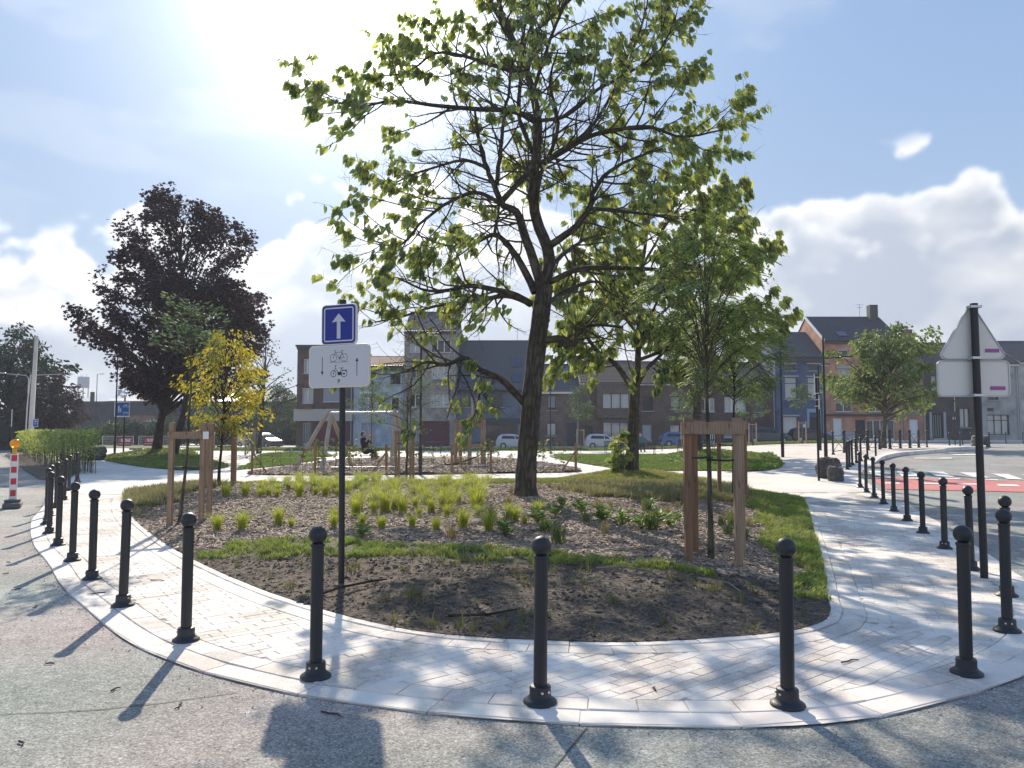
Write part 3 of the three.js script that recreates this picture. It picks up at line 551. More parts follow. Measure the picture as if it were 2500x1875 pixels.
// ---------------------------------------------------------------- trees
const shift = (pts, o) => pts.map(([x, y, z, r]) => [x - o[0], y - o[1], z - o[2], r]);
function rndDir(r) { const a = r() * 6.2832, y = r() * 2 - 1, q = Math.sqrt(1 - y * y); return V3(Math.cos(a) * q, y, Math.sin(a) * q); }
function hangingLeaf(s, r, p, out, L, aspect, col, shape, droop) {
  const d = V3(out.x * 0.55 + (r() - 0.5) * 0.9, -droop * (0.5 + r()) + 0.25, out.z * 0.55 + (r() - 0.5) * 0.9).normalize();
  const t = rndDir(r), n = t.addScaledVector(d, -t.dot(d)).normalize(); if (n.y < 0) n.negate();
  const k = 0.65 + 0.7 * r();
  addLeaf(s, p, d, n, L, L * aspect, [col[0] * k, col[1] * k, col[2] * k], shape);
}
function polyAt(pl, t) { const f = t * (pl.length - 1), i = Math.min(pl.length - 2, Math.floor(f)), u = f - i, a = pl[i], b = pl[i + 1]; return [mix(a[0], b[0], u), mix(a[1], b[1], u), mix(a[2], b[2], u), mix(a[3], b[3], u)]; }
function curved(a, dir, L, r0, r1, r, lift, n = 4) {
  const pts = [[a.x, a.y, a.z, r0]], d = dir.clone(), p = a.clone();
  for (let k = 1; k <= n; k++) { d.x += (r() - 0.5) * 0.55; d.y += (r() - 0.5) * 0.45 + lift; d.z += (r() - 0.5) * 0.55; d.normalize(); p.addScaledVector(d, L / n); pts.push([p.x, p.y, p.z, mix(r0, r1, k / n)]); }
  return pts;
}
// a tree with given limbs; side branches, twigs and leaf clumps grow from them
function limbTree({ name, label, base, trunk, limbs, seed, centre, radii, leaf, mat, bark, side = 5, sideLen = 1.5, clump = 5, bare = 0.35, low = 2, group }) {
  const r = mulberry(seed), t = thing(name, label, 'tree', group, base), w = new Soup(), f = new Soup();
  const T = new THREE.CatmullRomCurve3(trunk.map((p) => V3(p[0], p[1], p[2]))), tp = [];
  for (let k = 0; k <= 16; k++) { const p = T.getPoint(k / 16), rr = polyAt(trunk, k / 16)[3] * (1 + 0.5 * Math.exp(-k * 1.1) + 0.04 * Math.sin(k * 2.3)); tp.push([p.x, p.y, p.z, rr]); }
  w.tube(shift(tp, base), 14);
  const grow = (pl, level) => {
    const L = pl.reduce((s, p, i) => (i ? s + Math.hypot(p[0] - pl[i - 1][0], p[1] - pl[i - 1][1], p[2] - pl[i - 1][2]) : 0), 0);
    const n = Math.round(L * (level === 0 ? side : 5.2));
    for (let k = 0; k < n; k++) {
      const u = level === 0 ? 0.18 + 0.82 * (k + r()) / n : 0.15 + 0.85 * (k + r()) / n, a = polyAt(pl, Math.min(0.999, u)), b = polyAt(pl, Math.min(1, u + 0.05)), p = V3(a[0], a[1], a[2]);
      const ax = V3(b[0] - a[0], b[1] - a[1], b[2] - a[2]).normalize(), o = rndDir(r), out = V3((p.x - centre[0]) / radii[0], (p.y - centre[1]) / radii[1] * 0.5, (p.z - centre[2]) / radii[2]);
      o.addScaledVector(ax, -o.dot(ax) * 0.8).addScaledVector(ax, 0.35).addScaledVector(out, 0.7).normalize();
      const len = level === 0 ? sideLen * (0.45 + 0.75 * r()) * (1.1 - 0.4 * u) : 0.2 + 0.6 * r() * r();
      const q = curved(p, o, len, Math.min(a[3] * 0.55, level ? 0.007 : 0.026), level ? 0.0025 : 0.006, r, level ? 0.02 : 0.06, level ? 3 : 5);
      w.tube(shift(q, base), level ? 3 : 5);
      if (level === 0) grow(q, 1); else for (let i = 0; i < 2; i++) { const v = polyAt(q, 0.3 + 0.65 * r()), d = rndDir(r).addScaledVector(o, 0.8).normalize(), l = 0.1 + 0.25 * r(); w.tube(shift([[v[0], v[1], v[2], 0.003], [v[0] + d.x * l, v[1] + d.y * l + 0.02, v[2] + d.z * l, 0.0015]], base), 3); }
      const e = q[q.length - 1], m = Math.hypot((e[0] - centre[0]) / radii[0], (e[1] - centre[1]) / radii[1], (e[2] - centre[2]) / radii[2]);
      if (r() < sst(bare, bare + 0.42, m + 0.25 * n3(e[0] * 0.6, e[1] * 0.6, e[2] * 0.6)) * (level ? 0.5 : 1) * (0.3 + 0.7 * sst(low, low + 2, e[1]))) {
        const N = level ? 2 + Math.floor(r() * clump * 1.1) : 6 + Math.floor(r() * clump * 3.4), od = V3(e[0] - centre[0], 0, e[2] - centre[2]).normalize();
        for (let i = 0; i < N; i++) { const v = polyAt(q, 0.6 + 0.4 * Math.sqrt(r())); hangingLeaf(f, r, V3(v[0] - base[0] + (r() - 0.5) * 0.22, v[1] - base[1] + (r() - 0.5) * 0.16, v[2] - base[2] + (r() - 0.5) * 0.22), od, leaf.L * (0.65 + 0.6 * r()), leaf.aspect, leaf.colour(r), leaf.shape, 1.25); }
      }
    }
  };
  for (const l of limbs) {
    const C = new THREE.CatmullRomCurve3(l.map((p) => V3(p[0], p[1], p[2]))), n = l.length * 3, pts = [];
    for (let k = 0; k <= n; k++) { const p = C.getPoint(k / n); pts.push([p.x + (k && k < n ? (r() - 0.5) * 0.03 : 0), p.y, p.z, polyAt(l, k / n)[3] * 0.82]); }
    w.tube(shift(pts, base), 8); grow(pts, 0);
  }
  part(t, 'trunk', w.geometry(), bark); part(t, 'crown', f.geometry(), mat);
  return t;
}
// a tree or shrub whose crown fills an uneven ellipsoid
function crownTree({ name, label, category = 'tree', group, base, r0 = 0.1, lean = [0, 0], centre, radii, branches = 40, clusters = 6, leaves = 10, spread = 0.35, leaf, mat, bark = M.barkYoung, seed, shell = 0.55, droop = 0.6, bumpy = 0.25, compound = 0, low = -0.75, forkLow = 0.35 }) {
  const r = mulberry(seed), t = thing(name, label, category, group, base), w = new Soup(), f = new Soup();
  const C = V3(centre[0] - base[0], centre[1] - base[1], centre[2] - base[2]), trunk = [];
  if (r0 > 0) {
    for (let k = 0; k <= 8; k++) { const u = k / 8, y = u * (C.y + radii[1] * 0.75), q = Math.min(1, y / C.y); trunk.push([mix(0, C.x, q) + (k ? (r() - 0.5) * r0 * 0.7 : 0) + lean[0] * Math.sin(u * 3.1), y, mix(0, C.z, q) + (k ? (r() - 0.5) * r0 * 0.7 : 0) + lean[1] * Math.sin(u * 3.1), r0 * (k ? 1 - 0.85 * u : 1.25)]); }
    w.tube(trunk, r0 > 0.12 ? 12 : 8);
  }
  for (let i = 0; i < branches; i++) {
    const d = rndDir(r); if (d.y < low) d.y = -d.y; d.normalize();
    const wob = 1 + bumpy * (n3(d.x * 1.7 + seed, d.y * 1.7, d.z * 1.7) + 0.6 * n3(d.x * 4 + seed, d.y * 4, d.z * 4)), k = (0.6 + 0.4 * Math.sqrt(r())) * wob;
    const e = V3(C.x + d.x * radii[0] * k, Math.max(0.1, C.y + d.y * radii[1] * k), C.z + d.z * radii[2] * k);
    const hy = clamp(mix(C.y - radii[1] * 0.95, e.y - 0.2 * radii[1], forkLow + (1 - forkLow) * r()), 0.05, C.y + radii[1] * 0.7);
    const s0 = r0 > 0 ? polyAt(trunk, clamp(hy / (C.y + radii[1] * 0.75), 0, 0.98)) : [C.x * 0.6 + (r() - 0.5) * radii[0], 0, C.z * 0.6 + (r() - 0.5) * radii[2], 0.02], pl = [];
    const rr = Math.min(s0[3] * 0.55, 0.1);
    for (let m = 0; m <= 5; m++) { const u = m / 5, sag = Math.sin(u * 3.14) * 0.08 * radii[0]; pl.push([mix(s0[0], e.x, u) + (m && m < 5 ? (r() - 0.5) * 0.12 * radii[0] * 0.5 : 0), mix(s0[1], e.y, Math.pow(u, 0.85)) + sag * 0.5, mix(s0[2], e.z, u) + (m && m < 5 ? (r() - 0.5) * 0.12 * radii[2] * 0.5 : 0), mix(rr, Math.max(0.003, rr * 0.12), u)]); }
    w.tube(pl, rr > 0.04 ? 6 : 4);
    for (let c = 0; c < clusters; c++) {
      const u = shell + (1 - shell) * Math.sqrt(r()), a = polyAt(pl, Math.min(1, u)), o = rndDir(r), q = V3(a[0] + o.x * spread * r(), a[1] + o.y * spread * 0.8 * r(), a[2] + o.z * spread * r());
      if (r() < 0.6) w.tube([[a[0], a[1], a[2], rr * 0.2 + 0.002], [q.x, q.y, q.z, 0.003]], 3);
      const od = V3(q.x - C.x, 0, q.z - C.z).normalize(), col = leaf.colour(r);
      for (let m = 0; m < leaves; m++) {
        const p = V3(q.x + (r() - 0.5) * spread * 0.9, q.y + (r() - 0.5) * spread * 0.7, q.z + (r() - 0.5) * spread * 0.9);
        if (!compound) { hangingLeaf(f, r, p, od, leaf.L * (0.6 + 0.7 * r()), leaf.aspect, col, leaf.shape, droop); continue; }
        const ax = V3(od.x + (r() - 0.5) * 1.6, -0.35 + 0.5 * (r() - 0.5), od.z + (r() - 0.5) * 1.6).normalize(), sd = V3(-ax.z, 0.15, ax.x).normalize(), len = leaf.rachis * (0.7 + 0.6 * r()), kk = 0.7 + 0.6 * r(), cc = col.map((v) => v * kk);
        for (let j = 0; j < compound; j++) for (const sg of j === compound - 1 ? [0] : [-1, 1]) {
          const b = V3(p.x + ax.x * len * (j + 0.5) / compound, p.y + ax.y * len * (j + 0.5) / compound - 0.25 * len * ((j / compound) ** 2), p.z + ax.z * len * (j + 0.5) / compound), dd = sd.clone().multiplyScalar(sg * 0.85).addScaledVector(ax, sg ? 0.45 : 1); dd.y -= 0.25; dd.normalize();
          const nn = V3(0, 1, 0).addScaledVector(dd, -dd.y).normalize();
          addLeaf(f, b, dd, nn, leaf.L * (0.8 + 0.4 * r()), leaf.L * leaf.aspect, cc, LANCE);
        }
      }
    }
  }
  if (w.p.length) part(t, r0 > 0 ? 'trunk' : 'stems', w.geometry(), bark);
  part(t, r0 > 0 ? 'crown' : 'foliage', f.geometry(), mat);
  return t;
}
const greenLeaf = leafMat(0.58), denseLeaf = leafMat(0.25), purpleLeaf = leafMat(0.18);
const shades = (...cs) => (r) => { const a = cs[Math.floor(r() * cs.length)]; return a; };
const catalpa = { L: 0.15, aspect: 0.85, shape: HEART, colour: shades([0.29, 0.36, 0.1], [0.42, 0.46, 0.11], [0.2, 0.27, 0.09], [0.5, 0.52, 0.12], [0.25, 0.32, 0.1]) };

// the large tree in the bed
limbTree({
  name: 'catalpa_tree', label: 'large spreading tree with big heart shaped leaves and bare twigs rising from the mulch', seed: 901, base: [0.29, bedY(0.29, -16.6) - 0.05, -16.6], bark: M.bark, mat: greenLeaf, leaf: catalpa,
  centre: [0.3, 7.6, -16.6], radii: [5.0, 5.6, 4.6], side: 5, sideLen: 1.75, clump: 7, bare: 0.37, low: 3.6,
  trunk: [[0.29, 0.1, -16.6, 0.235], [0.3, 0.75, -16.6, 0.222], [0.35, 1.47, -16.6, 0.21], [0.45, 2.67, -16.6, 0.205], [0.58, 3.83, -16.6, 0.2], [0.72, 4.85, -16.6, 0.18]],
  limbs: [
    [[0.70, 4.74, -16.6, 0.17], [0.81, 5.52, -16.65, 0.158], [0.56, 6.26, -16.69, 0.146], [0.46, 6.84, -16.74, 0.135], [0.51, 7.64, -16.78, 0.123], [0.59, 8.56, -16.83, 0.111], [0.44, 9.38, -16.87, 0.099], [0.31, 9.89, -16.92, 0.087], [0.08, 10.45, -16.96, 0.075], [-0.22, 11.19, -17.01, 0.064], [-0.35, 11.87, -17.05, 0.052], [-0.43, 12.67, -17.1, 0.04]],
    [[0.65, 4.69, -16.6, 0.14], [0.52, 5.22, -16.45, 0.126], [0.25, 5.95, -16.3, 0.113], [0.07, 6.36, -16.15, 0.099], [-0.2, 6.46, -16, 0.085], [-0.37, 6.82, -15.85, 0.071], [-0.53, 7.16, -15.7, 0.057], [-0.67, 7.69, -15.55, 0.044], [-0.76, 8.22, -15.4, 0.03]],
    [[-0.32, 6.8, -15.8, 0.06], [-0.24, 7.48, -15.62, 0.051], [-0.17, 8.14, -15.45, 0.042], [-0.05, 8.65, -15.28, 0.034], [0.02, 9.2, -15.1, 0.025]],
    [[0.5, 4.69, -16.6, 0.11], [0.15, 5.47, -16.87, 0.095], [-0.11, 5.9, -17.13, 0.08], [-0.4, 6.18, -17.4, 0.065], [-0.92, 6.03, -17.67, 0.05], [-1.48, 6.04, -17.93, 0.035], [-2.29, 6.39, -18.2, 0.02]],
    [[-0.4, 6.18, -17.4, 0.05], [-0.31, 6.95, -18, 0.038], [-0.4, 7.71, -18.6, 0.025]],
    [[0.4, 4.44, -16.6, 0.1], [0.05, 4.58, -16.23, 0.087], [-0.44, 4.63, -15.87, 0.073], [-0.85, 4.63, -15.5, 0.06], [-1.25, 4.47, -15.13, 0.047], [-1.67, 4.4, -14.77, 0.033], [-2.15, 4.56, -14.4, 0.02]],
    [[0.4, 4.44, -16.6, 0.08], [-0.06, 4.67, -16.9, 0.07], [-0.63, 4.65, -17.2, 0.06], [-1.12, 4.64, -17.5, 0.05], [-1.79, 4.59, -17.8, 0.04], [-2.7, 4.36, -18.1, 0.03], [-3.3, 4.3, -18.4, 0.02]],
    [[0.25, 2.3, -16.6, 0.1], [-0.2, 2.74, -16.18, 0.087], [-0.67, 2.95, -15.77, 0.073], [-0.93, 3.13, -15.35, 0.06], [-1.27, 2.97, -14.93, 0.047], [-1.63, 2.98, -14.52, 0.033], [-1.92, 2.77, -14.1, 0.02]],
    [[0.78, 5.7, -16.6, 0.11], [1.35, 6.06, -16.35, 0.095], [1.67, 6.44, -16.1, 0.08], [1.7, 6.67, -15.85, 0.065], [2.01, 7.03, -15.6, 0.05], [2.5, 7.23, -15.35, 0.035], [3.02, 7.33, -15.1, 0.02]],
    [[1.65, 6.34, -15.9, 0.06], [2.04, 6.2, -15.53, 0.05], [2.46, 6.04, -15.15, 0.04], [2.85, 5.87, -14.78, 0.03], [3.21, 5.62, -14.4, 0.02]],
    [[0.51, 7.55, -16.8, 0.09], [1.06, 7.76, -16.52, 0.078], [1.65, 8.01, -16.23, 0.067], [2.21, 8.05, -15.95, 0.055], [2.85, 8.01, -15.67, 0.043], [3.46, 7.68, -15.38, 0.032], [4.23, 7.71, -15.1, 0.02]],
    [[-0.2, 6.55, -16, 0.08], [0.4, 7.29, -16.35, 0.07], [1.08, 7.88, -16.7, 0.06], [1.73, 8.49, -17.05, 0.05], [2.53, 9.9, -17.4, 0.04], [3.15, 11.49, -17.75, 0.03], [3.33, 12.5, -18.1, 0.02]],
    [[0.75, 4.44, -16.6, 0.08], [1.19, 4.79, -17.1, 0.065], [1.66, 5.09, -17.6, 0.05], [2.09, 5.22, -18.1, 0.035], [2.6, 5.17, -18.6, 0.02]],
    [[0.78, 4.9, -16.6, 0.09], [1.43, 5.12, -16.2, 0.076], [2.07, 5.06, -15.8, 0.062], [2.77, 4.95, -15.4, 0.048], [3.24, 4.84, -15, 0.034], [3.69, 4.96, -14.6, 0.02]],
    [[0.6, 3.63, -16.6, 0.11], [1.04, 3.66, -16.44, 0.095], [1.33, 3.54, -16.28, 0.085], [1.41, 3.82, -16.12, 0.058], [1.74, 3.89, -15.96, 0.044], [2.3, 3.82, -15.8, 0.03]],
    [[0.51, 8.6, -16.8, 0.09], [0.05, 8.7, -16.53, 0.077], [-0.76, 8.64, -16.27, 0.065], [-1.59, 8.6, -16, 0.052], [-2.53, 8.59, -15.73, 0.04], [-3.01, 8.37, -15.47, 0.027], [-3.72, 8.33, -15.2, 0.015]],
    [[0.31, 9.72, -16.9, 0.07], [-0.48, 10.06, -17.16, 0.059], [-1.14, 10.41, -17.42, 0.048], [-1.81, 10.6, -17.68, 0.037], [-2.51, 10.27, -17.94, 0.026], [-3.33, 10.28, -18.2, 0.015]],
    [[0.45, 7.9, -16.8, 0.06], [0.16, 8.9, -17.25, 0.05], [0.22, 10.21, -17.7, 0.04], [0.31, 11.59, -18.15, 0.03], [0.52, 12.8, -18.6, 0.02]],
    [[0.59, 8.6, -16.8, 0.06], [1.16, 8.51, -16.32, 0.051], [1.86, 8.91, -15.84, 0.042], [2.52, 9.08, -15.36, 0.033], [3, 9.32, -14.88, 0.024], [3.18, 9.72, -14.4, 0.015]],
    [[-0.53, 7.16, -15.7, 0.05], [-1.04, 7.44, -16.08, 0.041], [-1.67, 7.42, -16.45, 0.033], [-2.33, 7.34, -16.83, 0.024], [-2.91, 7.15, -17.2, 0.015]],
    [[-0.2, 6.46, -16.0, 0.06], [-0.73, 6.63, -15.72, 0.051], [-1.27, 6.31, -15.34, 0.042], [-1.79, 5.78, -14.96, 0.033], [-2.19, 5.22, -14.58, 0.024], [-2.56, 5.22, -14.2, 0.015]],
    // limbs that run towards and away from the path
    [[0.5, 6.4, -16.7, 0.07], [0.6, 7.0, -15.8, 0.06], [0.9, 7.6, -14.8, 0.045], [0.7, 8.1, -13.8, 0.03], [0.8, 8.3, -13.0, 0.015]],
    [[0.5, 7.2, -16.8, 0.07], [0.3, 7.9, -17.9, 0.055], [0.7, 8.6, -19.2, 0.04], [0.5, 9.0, -20.4, 0.02]],
    [[0.44, 9.2, -16.9, 0.06], [0.8, 10.0, -16.0, 0.045], [1.3, 10.9, -15.0, 0.03], [1.6, 11.4, -14.2, 0.015]],
    [[0.08, 10.3, -17.0, 0.055], [-0.5, 11.1, -16.2, 0.04], [-1.0, 11.8, -15.4, 0.025], [-1.3, 12.3, -14.8, 0.015]],
    [[0.1, 10.4, -17.0, 0.05], [0.9, 11.3, -17.4, 0.04], [1.7, 12.2, -17.6, 0.025], [2.2, 12.9, -17.8, 0.015]],
    [[0.75, 5.2, -16.6, 0.08], [1.3, 5.9, -17.8, 0.06], [1.9, 6.5, -19.0, 0.04], [2.6, 6.9, -20.0, 0.02]],
  ],
});
// the second tree of the same kind, on the grass mound
limbTree({
  name: 'catalpa_tree', label: 'smaller tree with heart shaped leaves and leafy shoots at its foot on grass mound', seed: 902, base: [4.0, bedY(4, -26) - 0.05, -26], bark: M.bark, mat: greenLeaf, leaf: { ...catalpa, L: 0.26 },
  centre: [5.0, 6.8, -26], radii: [4.4, 4.4, 4.0], side: 4.2, sideLen: 1.6, clump: 6, bare: 0.2,
  trunk: [[4, 0.1, -26, 0.26], [4.04, 0.77, -26, 0.227], [4.09, 1.87, -26, 0.203], [4.17, 3.2, -26, 0.17]],
  limbs: [
    [[4.14, 2.98, -26, 0.13], [3.48, 3.92, -25.7, 0.11], [2.88, 4.29, -25.4, 0.09], [2.3, 4.99, -25.1, 0.07], [1.86, 5.58, -24.8, 0.05], [1.78, 6.33, -24.5, 0.03]],
    [[4.17, 3.12, -26, 0.15], [4.29, 4.14, -26.1, 0.13], [4.36, 5.3, -26.2, 0.11], [4.45, 6.67, -26.3, 0.09], [4.63, 8.13, -26.4, 0.07], [4.87, 9.6, -26.5, 0.05], [5.05, 10.66, -26.6, 0.03]],
    [[4.18, 3.1, -26, 0.1], [4.54, 3.79, -25.8, 0.087], [5.06, 4.33, -25.6, 0.073], [5.58, 5.12, -25.4, 0.06], [6.09, 6.19, -25.2, 0.047], [6.59, 7.24, -25, 0.033], [6.97, 8.55, -24.8, 0.02]],
    [[4.36, 5.3, -26.2, 0.08], [3.71, 6.15, -26.6, 0.065], [3.2, 7.39, -27, 0.05], [2.96, 8.67, -27.4, 0.035], [3.16, 9.99, -27.8, 0.02]],
    [[4.4, 6.08, -26.2, 0.08], [5.56, 6.86, -26.55, 0.065], [6.53, 8.25, -26.9, 0.05], [7.51, 9.53, -27.25, 0.035], [8.23, 10.4, -27.6, 0.02]],
    [[4.28, 4.1, -26.1, 0.08], [5.33, 4.46, -25.58, 0.065], [6.57, 4.81, -25.05, 0.05], [7.62, 5.14, -24.53, 0.035], [8.11, 5.45, -24, 0.02]],
    [[4.53, 7.4, -26.3, 0.06], [5.13, 8.52, -25.7, 0.047], [5.84, 9.46, -25.1, 0.033], [6.24, 9.81, -24.5, 0.02]],
    [[4.28, 4.37, -26, 0.07], [4.98, 5.57, -26.55, 0.058], [6.55, 6.82, -27.1, 0.045], [8.18, 7.68, -27.65, 0.033], [9.42, 8.41, -28.2, 0.02]],
    [[3.42, 3.98, -25.6, 0.05], [2.55, 4.01, -25.13, 0.04], [1.98, 4.1, -24.67, 0.03], [1.68, 3.92, -24.2, 0.02]],
    [[4.3, 4.6, -26.1, 0.07], [4.6, 5.6, -24.9, 0.05], [4.9, 6.4, -23.8, 0.035], [5.4, 6.9, -23.0, 0.02]],
    [[4.3, 5.0, -26.1, 0.07], [4.0, 6.0, -27.6, 0.05], [4.6, 7.0, -29.0, 0.03]],
  ],
});
crownTree({ name: 'basal_shoots', label: 'clump of bright young leafy shoots against the foot of the tree on the mound', category: 'plant', base: [3.72, bedY(3.72, -25.7), -25.7], r0: 0, centre: [3.6, 1.0, -25.6], radii: [0.28, 0.7, 0.25], branches: 10, clusters: 4, leaves: 4, spread: 0.2, leaf: { ...catalpa, L: 0.2 }, mat: greenLeaf, seed: 33, shell: 0.2 });
// the third one, beyond the path
limbTree({
  name: 'catalpa_tree', label: 'farther heart leaved tree on the small grass mound before the benches', seed: 903, base: [9.2, lawnY(9.2, -38.5), -38.5], bark: M.bark, mat: greenLeaf, leaf: { ...catalpa, L: 0.3 },
  centre: [9.4, 6.6, -38.5], radii: [3.4, 3.6, 3.2], side: 4.4, sideLen: 1.4, clump: 6, bare: 0.1,
  trunk: [[9.2, 0.5, -38.5, 0.3], [9.22, 1.8, -38.5, 0.25], [9.25, 3.4, -38.5, 0.2]],
  limbs: [[[9.25, 3.3, -38.5, 0.15], [8.6, 4.4, -38.2, 0.1], [7.8, 5.4, -38, 0.06], [7.3, 6.6, -37.8, 0.02]], [[9.25, 3.4, -38.5, 0.15], [9.3, 5, -38.6, 0.1], [9.2, 7, -38.7, 0.07], [9.4, 9.2, -38.8, 0.02]], [[9.25, 3.4, -38.5, 0.13], [10.1, 4.6, -38.3, 0.09], [10.9, 6, -38, 0.05], [11.5, 7.6, -37.8, 0.02]], [[9.3, 4.6, -38.6, 0.09], [10, 5.6, -39.6, 0.06], [10.3, 7, -40.4, 0.02]], [[9.3, 4.6, -38.6, 0.09], [8.6, 5.8, -37.4, 0.06], [8.4, 7, -36.4, 0.02]]],
});
// ---------------------------------------------------------------- other trees and shrubs
const feather = { L: 0.06, aspect: 0.55, rachis: 0.17, colour: shades([0.28, 0.37, 0.1], [0.36, 0.44, 0.11], [0.2, 0.28, 0.09]) };
crownTree({ name: 'young_feathery_tree', label: 'young tree with fine feathery leaves tied between four near wooden posts', base: [2.38, bedY(2.38, -9.32), -9.32], r0: 0.036, centre: [2.36, 3.2, -9.32], radii: [0.8, 1.2, 0.8], branches: 58, clusters: 4, leaves: 4, spread: 0.22, compound: 5, leaf: feather, mat: greenLeaf, seed: 71, shell: 0.45, forkLow: 0.2, bumpy: 0.32 });
crownTree({ name: 'young_feathery_tree', label: 'thin dark stemmed feathery tree in the stakes at the mulch end by the side lawn', base: [4.95, bedY(4.95, -17.3), -17.3], r0: 0.036, centre: [5.0, 3.5, -17.3], radii: [1.15, 1.35, 1.1], branches: 56, clusters: 5, leaves: 4, spread: 0.34, compound: 6, leaf: { ...feather, L: 0.075, rachis: 0.22 }, mat: greenLeaf, bark: M.barkDark, seed: 72, shell: 0.4, bumpy: 0.15 });
crownTree({ name: 'young_grey_leaved_tree', label: 'young grey green tree with narrow leaves and leaning stem in pale wooden stakes', base: [-5.86, bedY(-5.86, -13.7), -13.7], r0: 0.034, lean: [0.05, 0], centre: [-5.75, 3.25, -13.7], radii: [0.7, 0.75, 0.65], branches: 34, clusters: 5, leaves: 6, spread: 0.2, leaf: { L: 0.095, aspect: 0.36, shape: LANCE, colour: shades([0.13, 0.2, 0.09], [0.17, 0.25, 0.1], [0.1, 0.16, 0.08]) }, mat: greenLeaf, seed: 73, shell: 0.35, droop: 0.1, low: -0.5, bumpy: 0.4 });
const gold = { L: 0.12, aspect: 0.42, shape: LANCE, colour: shades([0.62, 0.5, 0.03], [0.5, 0.47, 0.04], [0.7, 0.56, 0.05], [0.36, 0.4, 0.05]) };
const goldLeaf = leafMat(0.55);
crownTree({ name: 'golden_tree', label: 'young tree with bright yellow leaves staked beside the back path', base: [-8.1, bedY(-8.1, -21.4), -21.4], r0: 0.045, centre: [-8.0, 2.95, -21.4], radii: [1.15, 1.75, 1.1], branches: 54, clusters: 7, leaves: 9, spread: 0.32, leaf: gold, mat: goldLeaf, bark: M.barkDark, seed: 74, shell: 0.35, droop: 0.9, bumpy: 0.3 });
crownTree({ name: 'thin_sapling', label: 'thin sparse sapling tied to the low square stake frame beside the back path', base: [-3.22, bedY(-3.22, -23.6), -23.6], r0: 0.04, centre: [-3.2, 2.7, -23.6], radii: [1.1, 1.2, 1.0], branches: 30, clusters: 4, leaves: 5, spread: 0.3, leaf: { L: 0.085, aspect: 0.4, shape: LANCE, colour: shades([0.16, 0.26, 0.07], [0.12, 0.2, 0.06]) }, mat: greenLeaf, seed: 75, shell: 0.35, bumpy: 0.4 });
const copper = { L: 0.22, aspect: 0.95, shape: LOBED, colour: shades([0.055, 0.028, 0.034], [0.075, 0.036, 0.04], [0.045, 0.026, 0.034], [0.11, 0.05, 0.048]) };
crownTree({ name: 'copper_maple', label: 'tall dense purple black maple rising from the grass mound beyond the path', base: [-23.0, lawnY(-23, -50) - 0.1, -50], r0: 0.27, centre: [-21.7, 10.0, -50], radii: [5.9, 7.7, 5.6], branches: 150, clusters: 12, leaves: 14, spread: 0.8, leaf: copper, mat: purpleLeaf, bark: M.barkDark, seed: 76, shell: 0.38, droop: 0.4, low: -0.85, bumpy: 0.13, forkLow: 0.1 });
crownTree({ name: 'copper_maple', label: 'shorter purple maple whose crown joins the tall purple maple beside it', base: [-20.2, lawnY(-20.2, -46) - 0.1, -46], r0: 0.24, centre: [-18.6, 7.4, -46], radii: [4.2, 3.9, 4.0], branches: 70, clusters: 11, leaves: 14, spread: 0.8, leaf: copper, mat: purpleLeaf, bark: M.barkDark, seed: 77, shell: 0.4, droop: 0.4, low: -0.8, bumpy: 0.3 });
crownTree({ name: 'bare_crowned_tree', label: 'thin crowned dark tree beside the parked cars at the square edge', base: [-20.0, gy(-20, -61), -61], r0: 0.18, centre: [-19.6, 6.2, -61], radii: [3.0, 3.6, 2.8], branches: 40, clusters: 4, leaves: 5, spread: 0.6, leaf: { L: 0.2, aspect: 0.6, shape: OVAL, colour: shades([0.07, 0.08, 0.04], [0.1, 0.1, 0.05]) }, mat: denseLeaf, bark: M.barkDark, seed: 78, shell: 0.4, bumpy: 0.35 });
const linden = { L: 0.22, aspect: 0.75, shape: OVAL, colour: shades([0.22, 0.29, 0.08], [0.28, 0.35, 0.09], [0.17, 0.23, 0.07]) };
crownTree({ name: 'round_crowned_tree', label: 'round crowned green tree behind the black barriers before the orange house', base: [22.6, gy(22.6, -47), -47], r0: 0.16, centre: [22.9, 4.9, -47], radii: [3.3, 3.0, 3.0], branches: 120, clusters: 7, leaves: 9, spread: 0.6, leaf: linden, mat: greenLeaf, seed: 79, shell: 0.35, bumpy: 0.5, droop: 0.8, low: -0.6 });
{ // small street trees along the far side
  const small = { L: 0.17, aspect: 0.6, shape: OVAL, colour: shades([0.12, 0.19, 0.05], [0.16, 0.24, 0.07]) };
  for (const [x, z, cy, rx, ry, label, br] of [
    [6.2, -70, 4.2, 1.1, 1.9, 'slim columnar green street tree before the small brick house', 34],
    [20.9, -67, 4.1, 1.6, 2.2, 'ragged ivy green street tree beside the black lamp post', 30],
    [25.6, -68, 4.2, 1.0, 1.3, 'small round headed street tree before the blue house', 22],
    [-24.5, -74, 3.6, 1.2, 1.7, 'young street tree in light stakes left of the parked cars', 24],
    [-30.5, -80, 3.6, 1.3, 1.7, 'young street tree in light stakes before the dark hedge', 24],
    [-21.2, -86, 4.0, 1.4, 2.0, 'young street tree in light stakes beside the brown corner house', 24],
    [-11.3, -62, 4.4, 1.7, 2.6, 'tall thin street tree before the pale blue house', 26],
    [14.8, -66, 3.6, 1.7, 1.6, 'low wide leafed street tree behind the wooden bench row', 24],
  ]) crownTree({ name: 'street_tree', label, base: [x, gy(x, z), z], r0: 0.06, centre: [x, cy + gy(x, z), z], radii: [rx, ry, rx], branches: br, clusters: 6, leaves: 6, spread: 0.4, leaf: small, mat: greenLeaf, seed: 800 + Math.round(x * 7), shell: 0.3, bumpy: 0.3, group: 'street trees of the far side' });
}
